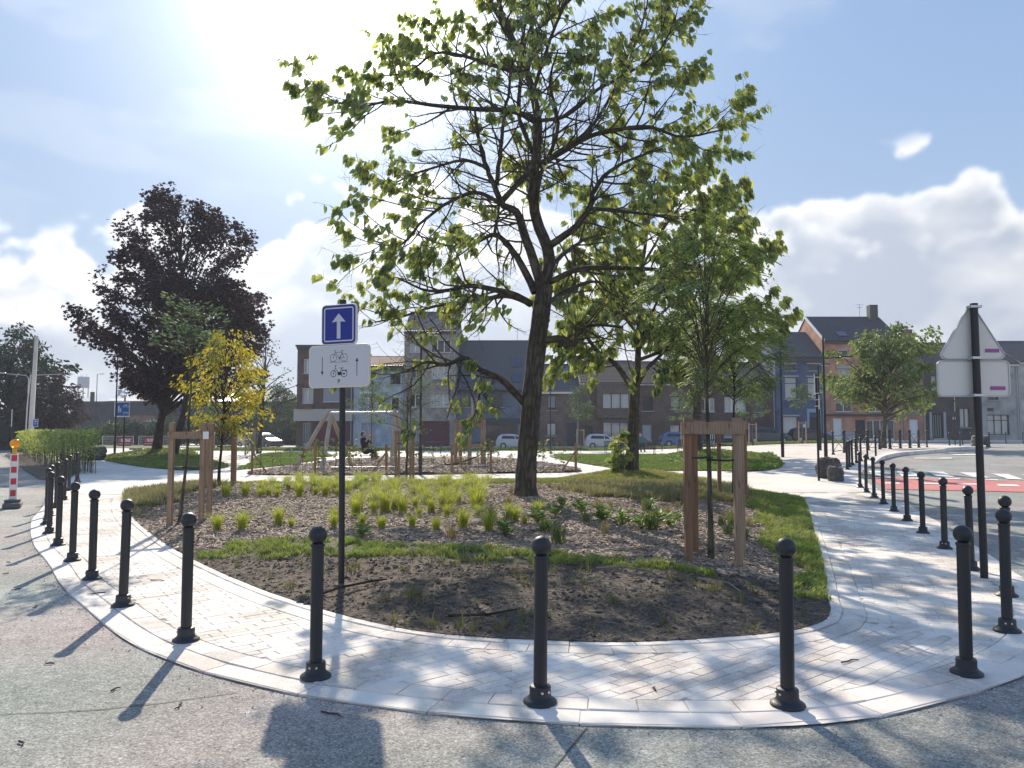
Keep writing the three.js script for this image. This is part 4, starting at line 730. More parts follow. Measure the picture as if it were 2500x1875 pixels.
const evergreen = { L: 0.42, aspect: 0.5, shape: OVAL, colour: shades([0.045, 0.08, 0.03], [0.06, 0.1, 0.035], [0.035, 0.06, 0.03]) }, brownish = { L: 0.36, aspect: 0.5, shape: OVAL, colour: shades([0.10, 0.075, 0.065], [0.08, 0.07, 0.05], [0.13, 0.09, 0.085]) };
crownTree({ name: 'evergreen_tree', label: 'large dark evergreen tree behind the concrete pole', base: [-49.5, 0, -76], r0: 0.4, centre: [-49.5, 6.2, -76], radii: [5.4, 5.4, 4.5], branches: 110, clusters: 10, leaves: 10, spread: 1.0, leaf: evergreen, mat: denseLeaf, bark: M.barkDark, seed: 81, shell: 0.3, low: -0.95, bumpy: 0.3 });
crownTree({ name: 'purple_brown_tree', label: 'brownish purple leaved tree drooping to the ground beside the dark evergreen', base: [-44.2, 0, -73], r0: 0.3, centre: [-44.2, 3.9, -73], radii: [3.3, 4.0, 3.2], branches: 100, clusters: 9, leaves: 10, spread: 0.8, leaf: brownish, mat: denseLeaf, bark: M.barkDark, seed: 82, shell: 0.3, low: -0.98, bumpy: 0.28 });
crownTree({ name: 'yellow_green_tree', label: 'yellow green leafy tree at the edge beside the dark evergreen', base: [-49.8, 0, -70], r0: 0.2, centre: [-49.8, 6.2, -70], radii: [2.6, 2.4, 2.4], branches: 50, clusters: 7, leaves: 8, spread: 0.7, leaf: { ...linden, L: 0.3, colour: shades([0.17, 0.22, 0.06], [0.13, 0.19, 0.06]) }, mat: greenLeaf, seed: 83 });
const bush = { L: 0.34, aspect: 0.6, shape: OVAL, colour: shades([0.06, 0.1, 0.035], [0.08, 0.13, 0.04], [0.05, 0.085, 0.03]) }, bushLight = { L: 0.34, aspect: 0.6, shape: OVAL, colour: shades([0.13, 0.18, 0.05], [0.16, 0.22, 0.06], [0.1, 0.15, 0.05]) };
[[-57.5, -101, 3.4, 1.5], [-53, -102, 3.6, 1.7], [-48.5, -102, 4.0, 1.9], [-44, -101, 3.6, 2.0], [-39.6, -102, 3.4, 2.2], [-35.2, -103, 3.4, 2.3], [-31, -104, 3.2, 2.2], [-27.2, -104, 3.2, 2.4]].forEach(([x, z, rx, ry], k) => crownTree({ name: 'background_shrub', label: 'dark green shrub of the long hedge row behind the sunlit car park', category: 'shrub', group: 'hedge row behind the car park', base: [x, 0, z], r0: 0, centre: [x, ry * 0.8, z], radii: [rx, ry, 2.0], branches: 60, clusters: 7, leaves: 8, spread: 0.9, leaf: k % 3 === 1 ? bushLight : bush, mat: denseLeaf, bark: M.barkDark, seed: 850 + k, shell: 0.2, low: -0.9 }));
[[-36, -118, 4, 4.2], [-30.5, -116, 3.6, 3.8], [-26, -112, 3.0, 3.2]].forEach(([x, z, rx, ry], k) => crownTree({ name: 'background_tree', label: 'leafy background tree between the car park and the brown corner house', group: 'trees behind the parked cars', base: [x, 0, z], r0: 0.2, centre: [x, ry + 0.6, z], radii: [rx, ry, 3], branches: 60, clusters: 7, leaves: 8, spread: 1.0, leaf: bushLight, mat: denseLeaf, bark: M.barkDark, seed: 870 + k, shell: 0.25, low: -0.9 }));
// the clipped young hedge beside the left road
{
  const r = mulberry(909), t = thing('young_hedge', 'light green young clipped hedge running beside the left road', 'hedge', null, [-16.9, 0.03, -30.2]);
  const A = [-16.9, -30.2], B = [-37.0, -59.0], s = new Soup(), w = new Soup(), dx = B[0] - A[0], dz = B[1] - A[1], L = Math.hypot(dx, dz), nx = -dz / L, nz = dx / L;
  for (let k = 0; k < 9000; k++) {
    const u = Math.pow(r(), 1.5), e = (r() - 0.5) * 1.5, y = 0.25 + 1.5 * Math.sqrt(r()) + 0.12 * n2(u * 60, 2), p = V3(dx * u + nx * e, y, dz * u + nz * e), kk = 0.75 + 0.5 * r();
    hangingLeaf(s, r, p, V3(r() - 0.5, 0, r() - 0.5), 0.09 * (0.7 + 0.6 * r()) * (1 + u * 1.2), 0.6, [0.46 * kk, 0.52 * kk, 0.12 * kk], OVAL, 0.4);
  }
  for (let k = 0; k < 420; k++) { const u = Math.pow(r(), 1.5), e = (r() - 0.5) * 1.2, x = dx * u + nx * e, z = dz * u + nz * e, b = (r() - 0.5) * 0.25; w.tube([[x, 0, z, 0.009], [x + b, 0.8, z + b, 0.007], [x + b * 1.6, 1.6, z, 0.003]], 4); }
  part(t, 'stems', w.geometry(), M.barkYoung); part(t, 'foliage', s.geometry(), greenLeaf);
}
// saplings of the new hedge round the play area, each a stem with a few leaves
{
  const r = mulberry(919), proto = [0, 1, 2, 3].map((k) => {
    const q = mulberry(930 + k), w = new Soup(), f = new Soup(), h = 0.95 + 0.35 * q(), pts = [];
    for (let i = 0; i <= 5; i++) pts.push([(q() - 0.5) * 0.05, (h * i) / 5, (q() - 0.5) * 0.05, 0.009 - 0.0012 * i]);
    w.tube(pts, 4);
    for (let i = 0; i < 9; i++) { const a = polyAt(pts, 0.35 + 0.6 * q()), d = rndDir(q), e = [a[0] + d.x * 0.22, a[1] + Math.abs(d.y) * 0.16, a[2] + d.z * 0.22, 0.002]; w.tube([[a[0], a[1], a[2], 0.004], e], 3); for (let m = 0; m < (k < 3 ? 6 : 12); m++) { const v = mix(0.2, 1, q()); hangingLeaf(f, q, V3(mix(a[0], e[0], v), mix(a[1], e[1], v), mix(a[2], e[2], v)), d, 0.085 * (0.7 + 0.6 * q()), 0.6, [0.2 + 0.1 * q(), 0.27, 0.07], OVAL, 0.5); } }
    return [w.geometry(), f.geometry()];
  });
  const fence = [[-10.2, -30.1], [-7.5, -29.3], [-4.8, -29.75], [-3, -30], [-0.8, -30.9], [2.6, -31.8]], C = smooth(fence, 29, false);
  C.forEach(([x, z], k) => {
    const bushy = k > 4 && k < 13 && k % 2, t = thing('hedge_sapling', 'slender hedge sapling with few leaves along the play area edge', 'sapling', 'saplings along the play area', [x + (r() - 0.5) * 0.15, 0.02 + gy(x, z), z - 0.12 + (r() - 0.5) * 0.1], r() * 6.28);
    const [a, b] = proto[bushy ? 3 : k % 3]; part(t, 'stem', a, M.barkYoung); part(t, 'leaves', b, greenLeaf); t.scale.setScalar(bushy ? 1.25 : 0.85 + 0.3 * r());
  });
  [[-8.3, -33.2], [-7.8, -34.2], [-6.9, -33.6], [-8.8, -34.4], [-4.4, -33.8], [-1.2, -35], [0.8, -35.4], [1.4, -33.9]].forEach(([x, z], k) => {
    const t = thing('play_area_shrub', 'young bushy shrub growing in the wood chips of the play area', 'shrub', 'young shrubs in the play area', [x, playY(x, z), z], r() * 6.28);
    part(t, 'stem', proto[3][0], M.barkYoung); part(t, 'leaves', proto[3][1], greenLeaf); t.scale.set(1.7, 1.45, 1.7);
  });
}
// ---------------------------------------------------------------- bollards
{
  const lathe = (pts, seg = 24) => new THREE.LatheGeometry(pts.map(([x, y]) => new THREE.Vector2(x, y)), seg);
  const base = lathe([[0, 0], [0.1, 0], [0.104, 0.008], [0.101, 0.018], [0.086, 0.028], [0.07, 0.04], [0.065, 0.055], [0.065, 0.098], [0.06, 0.106], [0.041, 0.108]]);
  const shaft = lathe([[0.0415, 0.1], [0.0415, 0.86], [0.046, 0.864], [0.047, 0.874], [0.044, 0.882], [0.034, 0.886]]);
  const ballG = new THREE.SphereGeometry(0.0605, 24, 16).translate(0, 0.9395, 0), bolt = new THREE.CylinderGeometry(0.008, 0.008, 0.012, 6);
  const proto = thing('bollard', '', 'bollard');
  const b = part(proto, 'base', base, M.blackPaint); for (let k = 0; k < 2; k++) { const m = part(b, 'set_screw', bolt, M.galv); m.rotation.x = Math.PI / 2; m.position.set(k ? 0.02 : -0.025, 0.078, 0.062); }
  part(proto, 'post', shaft, M.blackPaint); part(proto, 'ball', ballG, M.blackPaint);
  let first = true;
  const put = (x, z, label, group) => { if (first) { proto.position.set(x, gy(x, z) + 0.02, z); tag(proto, label, null, group); first = false; } else { const c = copy(proto, [x, gy(x, z) + 0.018, z], x * 3, 1, label, group); c.rotation.set(0.012 * Math.sin(x * 9), x * 3, 0.012 * Math.sin(z * 7)); } };
  for (const [x, z] of [[-1.31, -5.25], [-2.56, -6.16], [-3.67, -7.38], [-4.67, -8.68], [-5.6, -9.93], [-6.57, -11.27], [-7.5, -12.61], [-8.31, -13.88], [-9.06, -15.22]]) put(x, z, 'black ball topped bollard on the kerb curving round beside the left road', 'bollards along the left kerb');
  for (const [x, z] of [[-9.9, -16.85], [-10.82, -18.75], [-12.51, -21.88], [-14.0, -24.9], [-14.35, -25.6]]) put(x, z, 'black ball topped bollard on the side path leading to the young hedge', 'bollards before the young hedge');
  put(0.17, -4.77, 'black ball topped bollard at the joint where road meets the paved rim before the soil', null);
  put(1.65, -4.72, 'black ball topped bollard before the right front corner of the bed', null);
  for (const [x, z] of [[3.08, -5.33], [4.07, -6.44], [4.95, -7.82]]) put(x, z, 'black ball topped bollard on the outer corner beside the back turned road sign', 'bollards at the right corner');
  for (const [x, z] of [[5.47, -9.29], [6.09, -10.96], [6.68, -12.64], [7.32, -14.39], [7.92, -16.1], [8.48, -17.71], [8.98, -19.23], [9.4, -20.57], [9.82, -21.86]]) put(x, z, 'black ball topped bollard in the straight row beside the red cycle crossing', 'bollards along the right road');
  for (const [x, z] of [[12.14, -28.04], [12.69, -29.09], [13.13, -29.84], [13.73, -30.84], [14.4, -31.91], [15.16, -32.97], [15.7, -33.35]]) put(x, z, 'black ball topped bollard of the short row behind the boulders', 'bollards behind the boulders');
  for (const [x, z] of [[32.44, -57.28], [32.2, -55.5], [37.57, -63.19], [30.62, -49.54], [41.86, -65.45], [43.32, -65.45], [35, -60], [47, -66]]) put(x, z, 'black ball topped bollard on the pavement before the dark brick house', 'bollards before the dark brick house');
}
// crossed barriers between ball topped posts round the tree before the orange house
{
  const post = new THREE.CylinderGeometry(0.045, 0.045, 1.0, 10).translate(0, 0.5, 0), cap = new THREE.SphereGeometry(0.06, 12, 8).translate(0, 1.05, 0), foot = new THREE.CylinderGeometry(0.06, 0.1, 0.08, 12).translate(0, 0.04, 0);
  const P = [[15.07, -36.27], [16.45, -38.18], [17.97, -40.23], [19.24, -41.68], [20.8, -43.65], [21.92, -44.72], [23.3, -46.29], [24.5, -47.49], [25.77, -48.88], [27.04, -50.22]];
  for (let k = 0; k + 1 < P.length; k++) {
    const [x0, z0] = P[k], dx = P[k + 1][0] - x0, dz = P[k + 1][1] - z0, L = Math.hypot(dx, dz) - 0.18, t = thing('barrier', 'black crossed barrier panel between two ball topped posts before the orange house', 'barrier', 'row of crossed barriers', [x0, gy(x0, z0) + 0.02, z0], Math.atan2(-dz, dx));
    const rise = gy(P[k + 1][0], P[k + 1][1]) - gy(x0, z0);
    for (const [u, y] of [[0, 0], [L, rise]]) { const p = part(t, 'post', post, M.blackPaint); p.position.set(u, y, 0); const c = part(p, 'ball', cap, M.blackPaint); part(p, 'foot', foot, M.blackPaint); }
    part(t, 'rail', merge([bar([0, 0.86, 0], [L, 0.86 + rise, 0], 0.018), bar([0, 0.14, 0], [L, 0.14 + rise, 0], 0.018)]), M.blackPaint);
    part(t, 'cross_bar', bar([0, 0.86, 0], [L, 0.14 + rise, 0], 0.016), M.blackPaint); part(t, 'cross_bar', bar([0, 0.14, 0.01], [L, 0.86 + rise, 0.01], 0.016), M.blackPaint);
  }
}
// ---------------------------------------------------------------- road signs
function plate(w, h, r, d = 0.02) { const s = new THREE.Shape(), x = -w / 2, y = -h / 2; s.moveTo(x + r, y); s.lineTo(-x - r, y); s.absarc(-x - r, y + r, r, -Math.PI / 2, 0); s.lineTo(-x, -y - r); s.absarc(-x - r, -y - r, r, 0, Math.PI / 2); s.lineTo(x + r, -y); s.absarc(x + r, -y - r, r, Math.PI / 2, Math.PI); s.lineTo(x, y + r); s.absarc(x + r, y + r, r, Math.PI, 1.5 * Math.PI); return new THREE.ExtrudeGeometry(s, { depth: d, bevelEnabled: true, bevelSize: 0.004, bevelThickness: 0.004, bevelSegments: 2, curveSegments: 6 }).translate(0, 0, -d / 2); }
function face(w, h, r) { const s = new THREE.Shape(), x = -w / 2, y = -h / 2; s.moveTo(x + r, y); s.lineTo(-x - r, y); s.absarc(-x - r, y + r, r, -Math.PI / 2, 0); s.lineTo(-x, -y - r); s.absarc(-x - r, -y - r, r, 0, Math.PI / 2); s.lineTo(x + r, -y); s.absarc(x + r, -y - r, r, Math.PI / 2, Math.PI); s.lineTo(x, y + r); s.absarc(x + r, y + r, r, Math.PI, 1.5 * Math.PI); const g = new THREE.ShapeGeometry(s, 6), p = g.attributes.position, uv = g.attributes.uv; for (let i = 0; i < p.count; i++) uv.setXY(i, p.getX(i) / w + 0.5, p.getY(i) / h + 0.5); return g; }
const film = (map) => std(lin(0.76, 0.76, 0.77), 0.55, { map });
{
  const arrowTex = canvas(512, 512, (c, w, h) => {
    c.fillStyle = '#1a2f96'; c.fillRect(0, 0, w, h); c.strokeStyle = '#dadde2'; c.lineWidth = 18; c.beginPath(); c.roundRect(36, 36, w - 72, h - 72, 22); c.stroke();
    c.fillStyle = '#dcdfe2'; c.beginPath(); c.moveTo(256, 108); c.lineTo(362, 226); c.lineTo(284, 216); c.lineTo(284, 446); c.lineTo(228, 446); c.lineTo(228, 216); c.lineTo(150, 226); c.closePath(); c.fill();
  });
  const cycleTex = canvas(1024, 614, (c, w, h) => {
    c.fillStyle = '#dddee0'; c.fillRect(0, 0, w, h); c.strokeStyle = c.fillStyle = '#17181c'; c.lineCap = 'round';
    const L = (a, ...p) => { c.beginPath(); c.moveTo(...a); p.forEach((q) => c.lineTo(...q)); c.stroke(); }, O = (x, y, r, f) => { c.beginPath(); c.arc(x, y, r, 0, 6.3); f ? c.fill() : c.stroke(); };
    // bicycle
    c.lineWidth = 7; O(420, 178, 58); O(610, 178, 58); c.lineWidth = 6; L([420, 178], [458, 84], [445, 64], [470, 62]); L([462, 95], [572, 92], [528, 184], [462, 100]); L([572, 92], [578, 72]); L([552, 72], [600, 70]); L([572, 92], [610, 178], [528, 184]); O(528, 184, 13, true); L([528, 184], [528, 226]); O(420, 178, 9, true); O(610, 178, 9, true); c.lineWidth = 5; L([352, 246], [680, 246]);
    // moped
    c.lineWidth = 9; O(425, 420, 47); O(612, 424, 50); c.lineWidth = 8; L([425, 420], [466, 324], [450, 300], [482, 290]); L([462, 340], [500, 396]); c.beginPath(); c.moveTo(496, 396); c.lineTo(560, 396); c.lineTo(566, 444); c.lineTo(500, 446); c.closePath(); c.fill(); c.lineWidth = 9; L([548, 396], [572, 342]); L([540, 338], [598, 336]); c.lineWidth = 12; L([580, 372], [660, 374]); L([560, 430], [612, 424]); O(425, 420, 10, true); O(612, 424, 16, true); c.lineWidth = 6; L([655, 376], [660, 400]);
    c.font = 'bold 86px sans-serif'; c.textAlign = 'center'; c.fillText('P', 520, 570);
    c.lineWidth = 11; L([225, 160], [225, 410]); c.beginPath(); c.moveTo(225, 440); c.lineTo(200, 382); c.lineTo(250, 382); c.closePath(); c.fill();
    L([835, 460], [835, 220]); c.beginPath(); c.moveTo(835, 186); c.lineTo(810, 244); c.lineTo(860, 244); c.closePath(); c.fill();
    c.strokeStyle = '#8b8d93'; c.lineWidth = 2; L([800, 40], [848, 60], [844, 92]);
  });
  const t = thing('one_way_sign', 'one way arrow sign over white cycle panel on a dark pole in the soil', 'road sign', null, [-1.77, bedY(-1.77, -8.1), -8.1]); t.rotation.z = 0.008;
  part(t, 'pole', merge([bar([0, -0.1, 0], [0, 2.97, 0], 0.032, 18), bar([0, 2.94, 0], [0, 2.98, 0], 0.035, 18)]), M.blackMetal);
  part(t, 'foot_plug', new THREE.CylinderGeometry(0.1, 0.13, 0.04, 16).translate(0.03, 0.0, 0.02), M.soil);
  const h = new THREE.Group(); h.name = 'sign_head'; h.rotation.y = -0.36; t.add(h);
  const up = part(h, 'arrow_panel', plate(0.42, 0.42, 0.045, 0.024).translate(0, 2.71, 0.06), M.signBack), fu = part(h, 'arrow_face', face(0.405, 0.405, 0.04).translate(0, 2.71, 0.0785), film(arrowTex));
  const lo = part(h, 'cycle_panel', plate(0.73, 0.44, 0.045, 0.024).translate(0, 2.27, 0.06), M.signBack), fl = part(h, 'cycle_face', face(0.71, 0.42, 0.04).translate(0, 2.27, 0.0785), film(cycleTex));
  part(h, 'bracket', merge([2.6, 2.82, 2.18, 2.36].map((y) => box(0.14, 0.025, 0.075, 0, y, 0.012))), M.galv);
}
{
  const t = thing('warning_sign', 'grey back of a triangular warning sign and panel on a black pole', 'road sign', null, [5.27, 0.02, -8.71]);
  part(t, 'pole', bar([0, -0.1, 0], [0, 3.1, 0], 0.04, 18), M.blackMetal);
  const s = new THREE.Shape(), R = 0.05, V = [[-0.33, 2.50], [0.33, 2.50], [0, 3.06]];
  s.moveTo(-0.31, 2.47); s.lineTo(0.31, 2.47); s.quadraticCurveTo(0.38, 2.48, 0.355, 2.545); s.lineTo(0.045, 3.045); s.quadraticCurveTo(0, 3.1, -0.045, 3.045); s.lineTo(-0.355, 2.545); s.quadraticCurveTo(-0.38, 2.48, -0.31, 2.47);
  const tri = part(t, 'triangle_panel', new THREE.ExtrudeGeometry(s, { depth: 0.012, bevelEnabled: true, bevelSize: 0.006, bevelThickness: 0.006, bevelSegments: 2 }).translate(0, 0, -0.075), M.signBack);
  const rp = part(t, 'lower_panel', plate(0.82, 0.41, 0.05, 0.012).translate(0, 2.245, -0.068), M.signBack);
  const rim = (pts, r, closed = true) => new THREE.TubeGeometry(new THREE.CatmullRomCurve3(pts.map((p) => V3(...p)), closed, 'catmullrom', 0.05), 90, r, 6, closed);
  part(tri, 'rim', rim([[-0.3, 2.47, -0.052], [0.3, 2.47, -0.052], [0.36, 2.52, -0.052], [0.04, 3.05, -0.052], [-0.04, 3.05, -0.052], [-0.36, 2.52, -0.052]], 0.008), M.galv);
  part(rp, 'rim', rim([[-0.37, 2.045, -0.052], [0.37, 2.045, -0.052], [0.405, 2.08, -0.052], [0.405, 2.41, -0.052], [0.37, 2.445, -0.052], [-0.37, 2.445, -0.052], [-0.405, 2.41, -0.052], [-0.405, 2.08, -0.052]], 0.008), M.galv);
  const sticker = std(lin(0.36, 0.09, 0.28), 0.6);
  part(tri, 'sticker', box(0.16, 0.042, 0.003, 0.22, 2.565, -0.053), sticker); part(rp, 'sticker', box(0.17, 0.042, 0.003, 0.27, 2.135, -0.052), sticker);
  for (const y of [3.06, 2.475, 2.05]) part(t, 'clamp', merge([box(0.13, 0.026, 0.012, 0, y, 0.042), box(0.012, 0.03, 0.1, 0.055, y, 0), box(0.012, 0.03, 0.1, -0.055, y, 0)]), M.galv);
  part(t, 'footing', new THREE.CylinderGeometry(0.07, 0.08, 0.02, 16), M.kerb);
}
// a pole with two sign panels seen edge on, by the boulders
{
  const t = thing('edge_on_sign', 'black pole with two sign panels seen edge on beside the boulders', 'road sign', null, [9.47, gy(9.47, -23.9) + 0.02, -23.9], 1.19);
  part(t, 'pole', bar([0, 0, 0], [0, 3.3, 0], 0.035, 12), M.blackMetal);
  part(t, 'panel', plate(0.6, 0.62, 0.05).translate(0, 2.98, -0.06), M.signBack); part(t, 'panel', plate(0.6, 0.4, 0.05).translate(0, 2.42, 0.06), M.signBack); part(t, 'clamp', merge([3.2, 2.7, 2.5, 2.3].map((y) => box(0.09, 0.03, 0.14, 0, y, 0))), M.galv);
  const u = thing('edge_on_sign', 'thin post with folded sign panels beyond the road before the dark brick house', 'road sign', null, [33.0, gy(33, -57.5), -57.5], 1.05);
  part(u, 'pole', bar([0, 0, 0], [0, 4.2, 0], 0.04, 10), M.blackMetal); part(u, 'panel', plate(0.7, 0.6, 0.05).translate(0, 3.7, 0.06), M.signBack); part(u, 'panel', plate(0.7, 0.7, 0.05).translate(0, 2.9, 0.06), M.signBack);
}
// blue way-finding sign and its neighbours by the maples
{
  const blue = canvas(512, 512, (c, w, h) => {
    c.fillStyle = '#1d62b8'; c.fillRect(0, 0, w, h); c.strokeStyle = '#e8eef4'; c.lineWidth = 16; c.strokeRect(10, 10, w - 20, h - 20); c.fillStyle = c.strokeStyle = '#e8eef4'; c.lineWidth = 12;
    const O = (x, y, r, f) => { c.beginPath(); c.arc(x, y, r, 0, 6.3); f ? c.fill() : c.stroke(); };
    O(130, 150, 24, true); c.fillRect(104, 180, 52, 110); c.fillRect(108, 290, 18, 90); c.fillRect(136, 290, 18, 90); O(196, 220, 18, true); c.fillRect(178, 244, 38, 76); c.fillRect(182, 320, 12, 60); c.fillRect(202, 320, 12, 60);
    O(320, 150, 38); O(440, 150, 38); c.beginPath(); c.moveTo(320, 150); c.lineTo(350, 96); c.lineTo(420, 96); c.lineTo(380, 150); c.lineTo(350, 96); c.stroke(); O(320, 400, 34); O(440, 400, 34); c.fillRect(320, 360, 120, 20);
  });
  const t = thing('pictogram_sign', 'blue pictogram sign with a small round mirror on a dark pole beside the maples', 'road sign', null, [-25.3, 0.02, -50.3]);
  part(t, 'pole', bar([0, 0, 0], [0, 4.1, 0], 0.05, 10), M.blackMetal); const p = part(t, 'panel', plate(0.95, 0.95, 0.05).translate(-0.1, 3.15, 0.08), M.signBack); part(p, 'panel_face', face(0.92, 0.92, 0.04).translate(-0.1, 3.15, 0.1), film(blue)); part(p, 'panel_frame', merge([span(-0.6, 0.4, 3.61, 3.66, 0.05, 0.12), span(-0.6, 0.4, 2.64, 2.69, 0.05, 0.12), span(-0.62, -0.57, 2.64, 3.66, 0.05, 0.12)]), M.white);
  part(t, 'round_mirror', new THREE.SphereGeometry(0.24, 20, 12, 0, 6.29, 0, 1.2).scale(1, 0.35, 1).rotateX(Math.PI / 2).translate(-0.08, 4.1, 0.02), std(lin(0.85, 0.86, 0.88), 0.08, { metalness: 0.95 }));
  const u = thing('pictogram_sign', 'small blue parking sign behind the concrete pole and the young hedge', 'road sign', null, [-38.6, 0, -62.5]);
  part(u, 'pole', bar([0, 0, 0], [0, 2.75, 0], 0.04, 8), M.blackMetal); const q = part(u, 'panel', plate(0.42, 0.62, 0.04).translate(0, 2.42, 0.05), M.white); part(q, 'panel_face', face(0.37, 0.57, 0.03).translate(0, 2.42, 0.068), film(canvas(128, 192, (c) => { c.fillStyle = '#1d62b8'; c.fillRect(0, 0, 128, 192); c.fillStyle = '#e8eef4'; c.fillRect(30, 40, 70, 24); c.fillRect(45, 26, 40, 16); c.fillRect(40, 100, 50, 10); c.fillRect(40, 120, 50, 10); })));
  const v = thing('edge_on_sign', 'pale sign panel seen edge on before the dark green building at the left', 'road sign', null, [-36.6, 0, -56.5], -0.996);
  part(v, 'pole', bar([0, 0, 0], [0, 2.3, 0], 0.04, 8), M.blackMetal); part(v, 'panel', plate(0.6, 1.25, 0.05, 0.05).translate(0, 2.7, 0.06), M.white);
}
// ---------------------------------------------------------------- lamp posts and the concrete pole
function lamp(x, z, h, label, arm, dir = 1, low = 0) {
  const t = thing('lamp_post', label, 'lamp post', 'black lamp posts of the square', [x, gy(x, z) + 0.02, z]);
  part(t, 'post', merge([bar([0, 0, 0], [0, 1.1, 0], 0.075, 14), bar([0, 1.1, 0], [0, h, 0], 0.05, 12, 0.038)]), M.blackMetal);
  const top = h; if (low) part(t, 'cap', new THREE.CylinderGeometry(0.045, 0.045, 0.04, 12).translate(0, top, 0), M.blackMetal); h -= low;
  if (arm) part(t, 'arm', merge([bar([0, h - 0.02, 0], [dir * arm, h + 0.05, 0], 0.025, 8)]), M.blackMetal);
  const hd = part(t, 'lamp_head', rbox(0.5, 0.07, 0.18, 0.025, dir * (arm + 0.15), h + 0.05, 0), M.blackMetal); part(hd, 'diffuser', box(0.38, 0.012, 0.13, dir * (arm + 0.15), h + 0.009, 0), std(lin(0.8, 0.82, 0.84), 0.3));
}
lamp(-3.52, -29.7, 5.4, 'black lamp post at the play area edge between the stake frames', 0.3);
lamp(12.4, -35.4, 5.6, 'black lamp post with a small mound of soil before the blue house', 0.3, -1);
lamp(13.16, -32.4, 5.2, 'tall black lamp post with a side arm standing behind the boulders', 0.8, 1, 0.9);
lamp(-25.4, -49.4, 6.6, 'black lamp post beside the blue pictogram sign under the maple', 0.4, -1);
lamp(-54, -100, 9.2, 'thin far lamp post standing before the dark long building', 0.5);
lamp(3.0, -60, 5.8, 'black lamp post beside the small brick house behind the large trunk', 0.4, -1);
lamp(16.6, -41.6, 4.6, 'short black lamp post before the orange house door', 0.2);
{
  const t = thing('concrete_pole', 'weathered concrete utility pole with two lamp arms behind the hedge', 'utility pole', null, [-39.6, 0, -63.6]);
  part(t, 'pole', (() => { const s = new Soup(); s.tube([[-0.1, 0, 0, 0.22], [0.0, 5, 0, 0.18], [0.1, 9.6, 0, 0.14]], 8, true); return s.geometry(); })(), M.concrete);
  part(t, 'conduit', (() => { const s = new Soup(); s.tube([[-0.35, 0, 0.25, 0.06], [-0.25, 4, 0.3, 0.06], [-0.1, 6.4, 0.25, 0.06]], 6); return s.geometry(); })(), M.galv);
  const a = part(t, 'lamp_arm', (() => { const s = new Soup(); s.tube([[-0.3, 4.8, 0.2, 0.035], [-0.3, 6.1, 0.2, 0.035], [-0.5, 6.35, 0.2, 0.035], [-2.2, 6.5, 0.2, 0.03]], 6); return s.geometry(); })(), M.galv); part(a, 'lamp_head', rbox(0.6, 0.09, 0.2, 0.03, -2.5, 6.55, 0.2), M.galv);
  const b = part(t, 'lamp_arm', (() => { const s = new Soup(); s.tube([[0.2, 6.4, 0, 0.035], [1.6, 6.45, 0, 0.03], [2.4, 6.48, 0, 0.03]], 6); return s.geometry(); })(), M.galv); part(b, 'lamp_head', rbox(0.9, 0.07, 0.24, 0.03, 2.75, 6.5, 0), M.blackMetal);
  one('overhead_wire', new THREE.TubeGeometry(new THREE.QuadraticBezierCurve3(V3(-39.25, 9.35, -63.6), V3(-50, 8.6, -62), V3(-62, 9.3, -60)), 20, 0.025, 5), M.blackMetal, 'overhead wire leaving the top of the concrete utility pole', 'wire');
}
// ---------------------------------------------------------------- tree stakes
function stakes(label, posts, h, size, mats, bars, straps, extra) {
  const o = [posts.reduce((s, p) => s + p[0], 0) / posts.length, 0, posts.reduce((s, p) => s + p[1], 0) / posts.length]; o[1] = bedH(o[0], o[2]);
  const t = thing('tree_stakes', label, 'tree stake', 'wooden tree stake frames', o);
  posts.forEach(([x, z, dy = 0], k) => { const m = part(t, 'post', rbox(size, h + 0.3, size, size * 0.1, x - o[0], (h + dy) / 2 - 0.15 + dy / 2, z - o[2]), mats[k % mats.length]); });
  for (const [a, b, y, hh = 0.1] of bars) { const A = posts[a], B = posts[b], dx = B[0] - A[0], dz = B[1] - A[1], L = Math.hypot(dx, dz), nx = -dz / L, nz = dx / L, s = nz > 0 ? 1 : -1, g = rbox(L + size * 1.9, hh, 0.035, 0.005).rotateY(Math.atan2(-dz, dx)); part(t, 'crossbar', g.translate((A[0] + B[0]) / 2 - o[0] + nx * s * (size / 2 + 0.02), y, (A[1] + B[1]) / 2 - o[2] + nz * s * (size / 2 + 0.02)), mats[(a + 1) % mats.length]); }
  for (const [a, y, c] of straps) { const A = posts[a], st = new Soup(), dx = c[0] - A[0], dz = c[1] - A[1], L = Math.hypot(dx, dz), nx = -dz / L * 0.045, nz = dx / L * 0.045; for (const s of [-1, 1]) st.tube([[A[0] + s * nx * 1.2 - o[0], y, A[1] + s * nz * 1.2 - o[2], 0.012], [mix(A[0], c[0], 0.5) + s * nx * 0.6 - o[0], y - 0.01, mix(A[1], c[1], 0.5) + s * nz * 0.6 - o[2], 0.012], [c[0] + s * nx - o[0], y - 0.01, c[1] + s * nz - o[2], 0.012]], 5); part(t, 'strap', st.geometry(), M.strap); }
  if (extra) extra(t, o);
  return t;
}
const bedH = (x, z) => (inside(bed, x, z) ? bedY(x, z) : gy(x, z));
stakes('four reddish wooden posts with top crossbars round the near feathery tree', [[2.03, -8.95], [2.6, -8.93], [2.29, -9.75], [2.86, -9.7]], 1.68, 0.085, [M.woodRed, M.wood], [[0, 1, 1.56, 0.14], [2, 3, 1.6, 0.12], [0, 2, 1.56, 0.12]], [[0, 1.22, [2.38, -9.32]], [1, 1.19, [2.38, -9.32]]]);
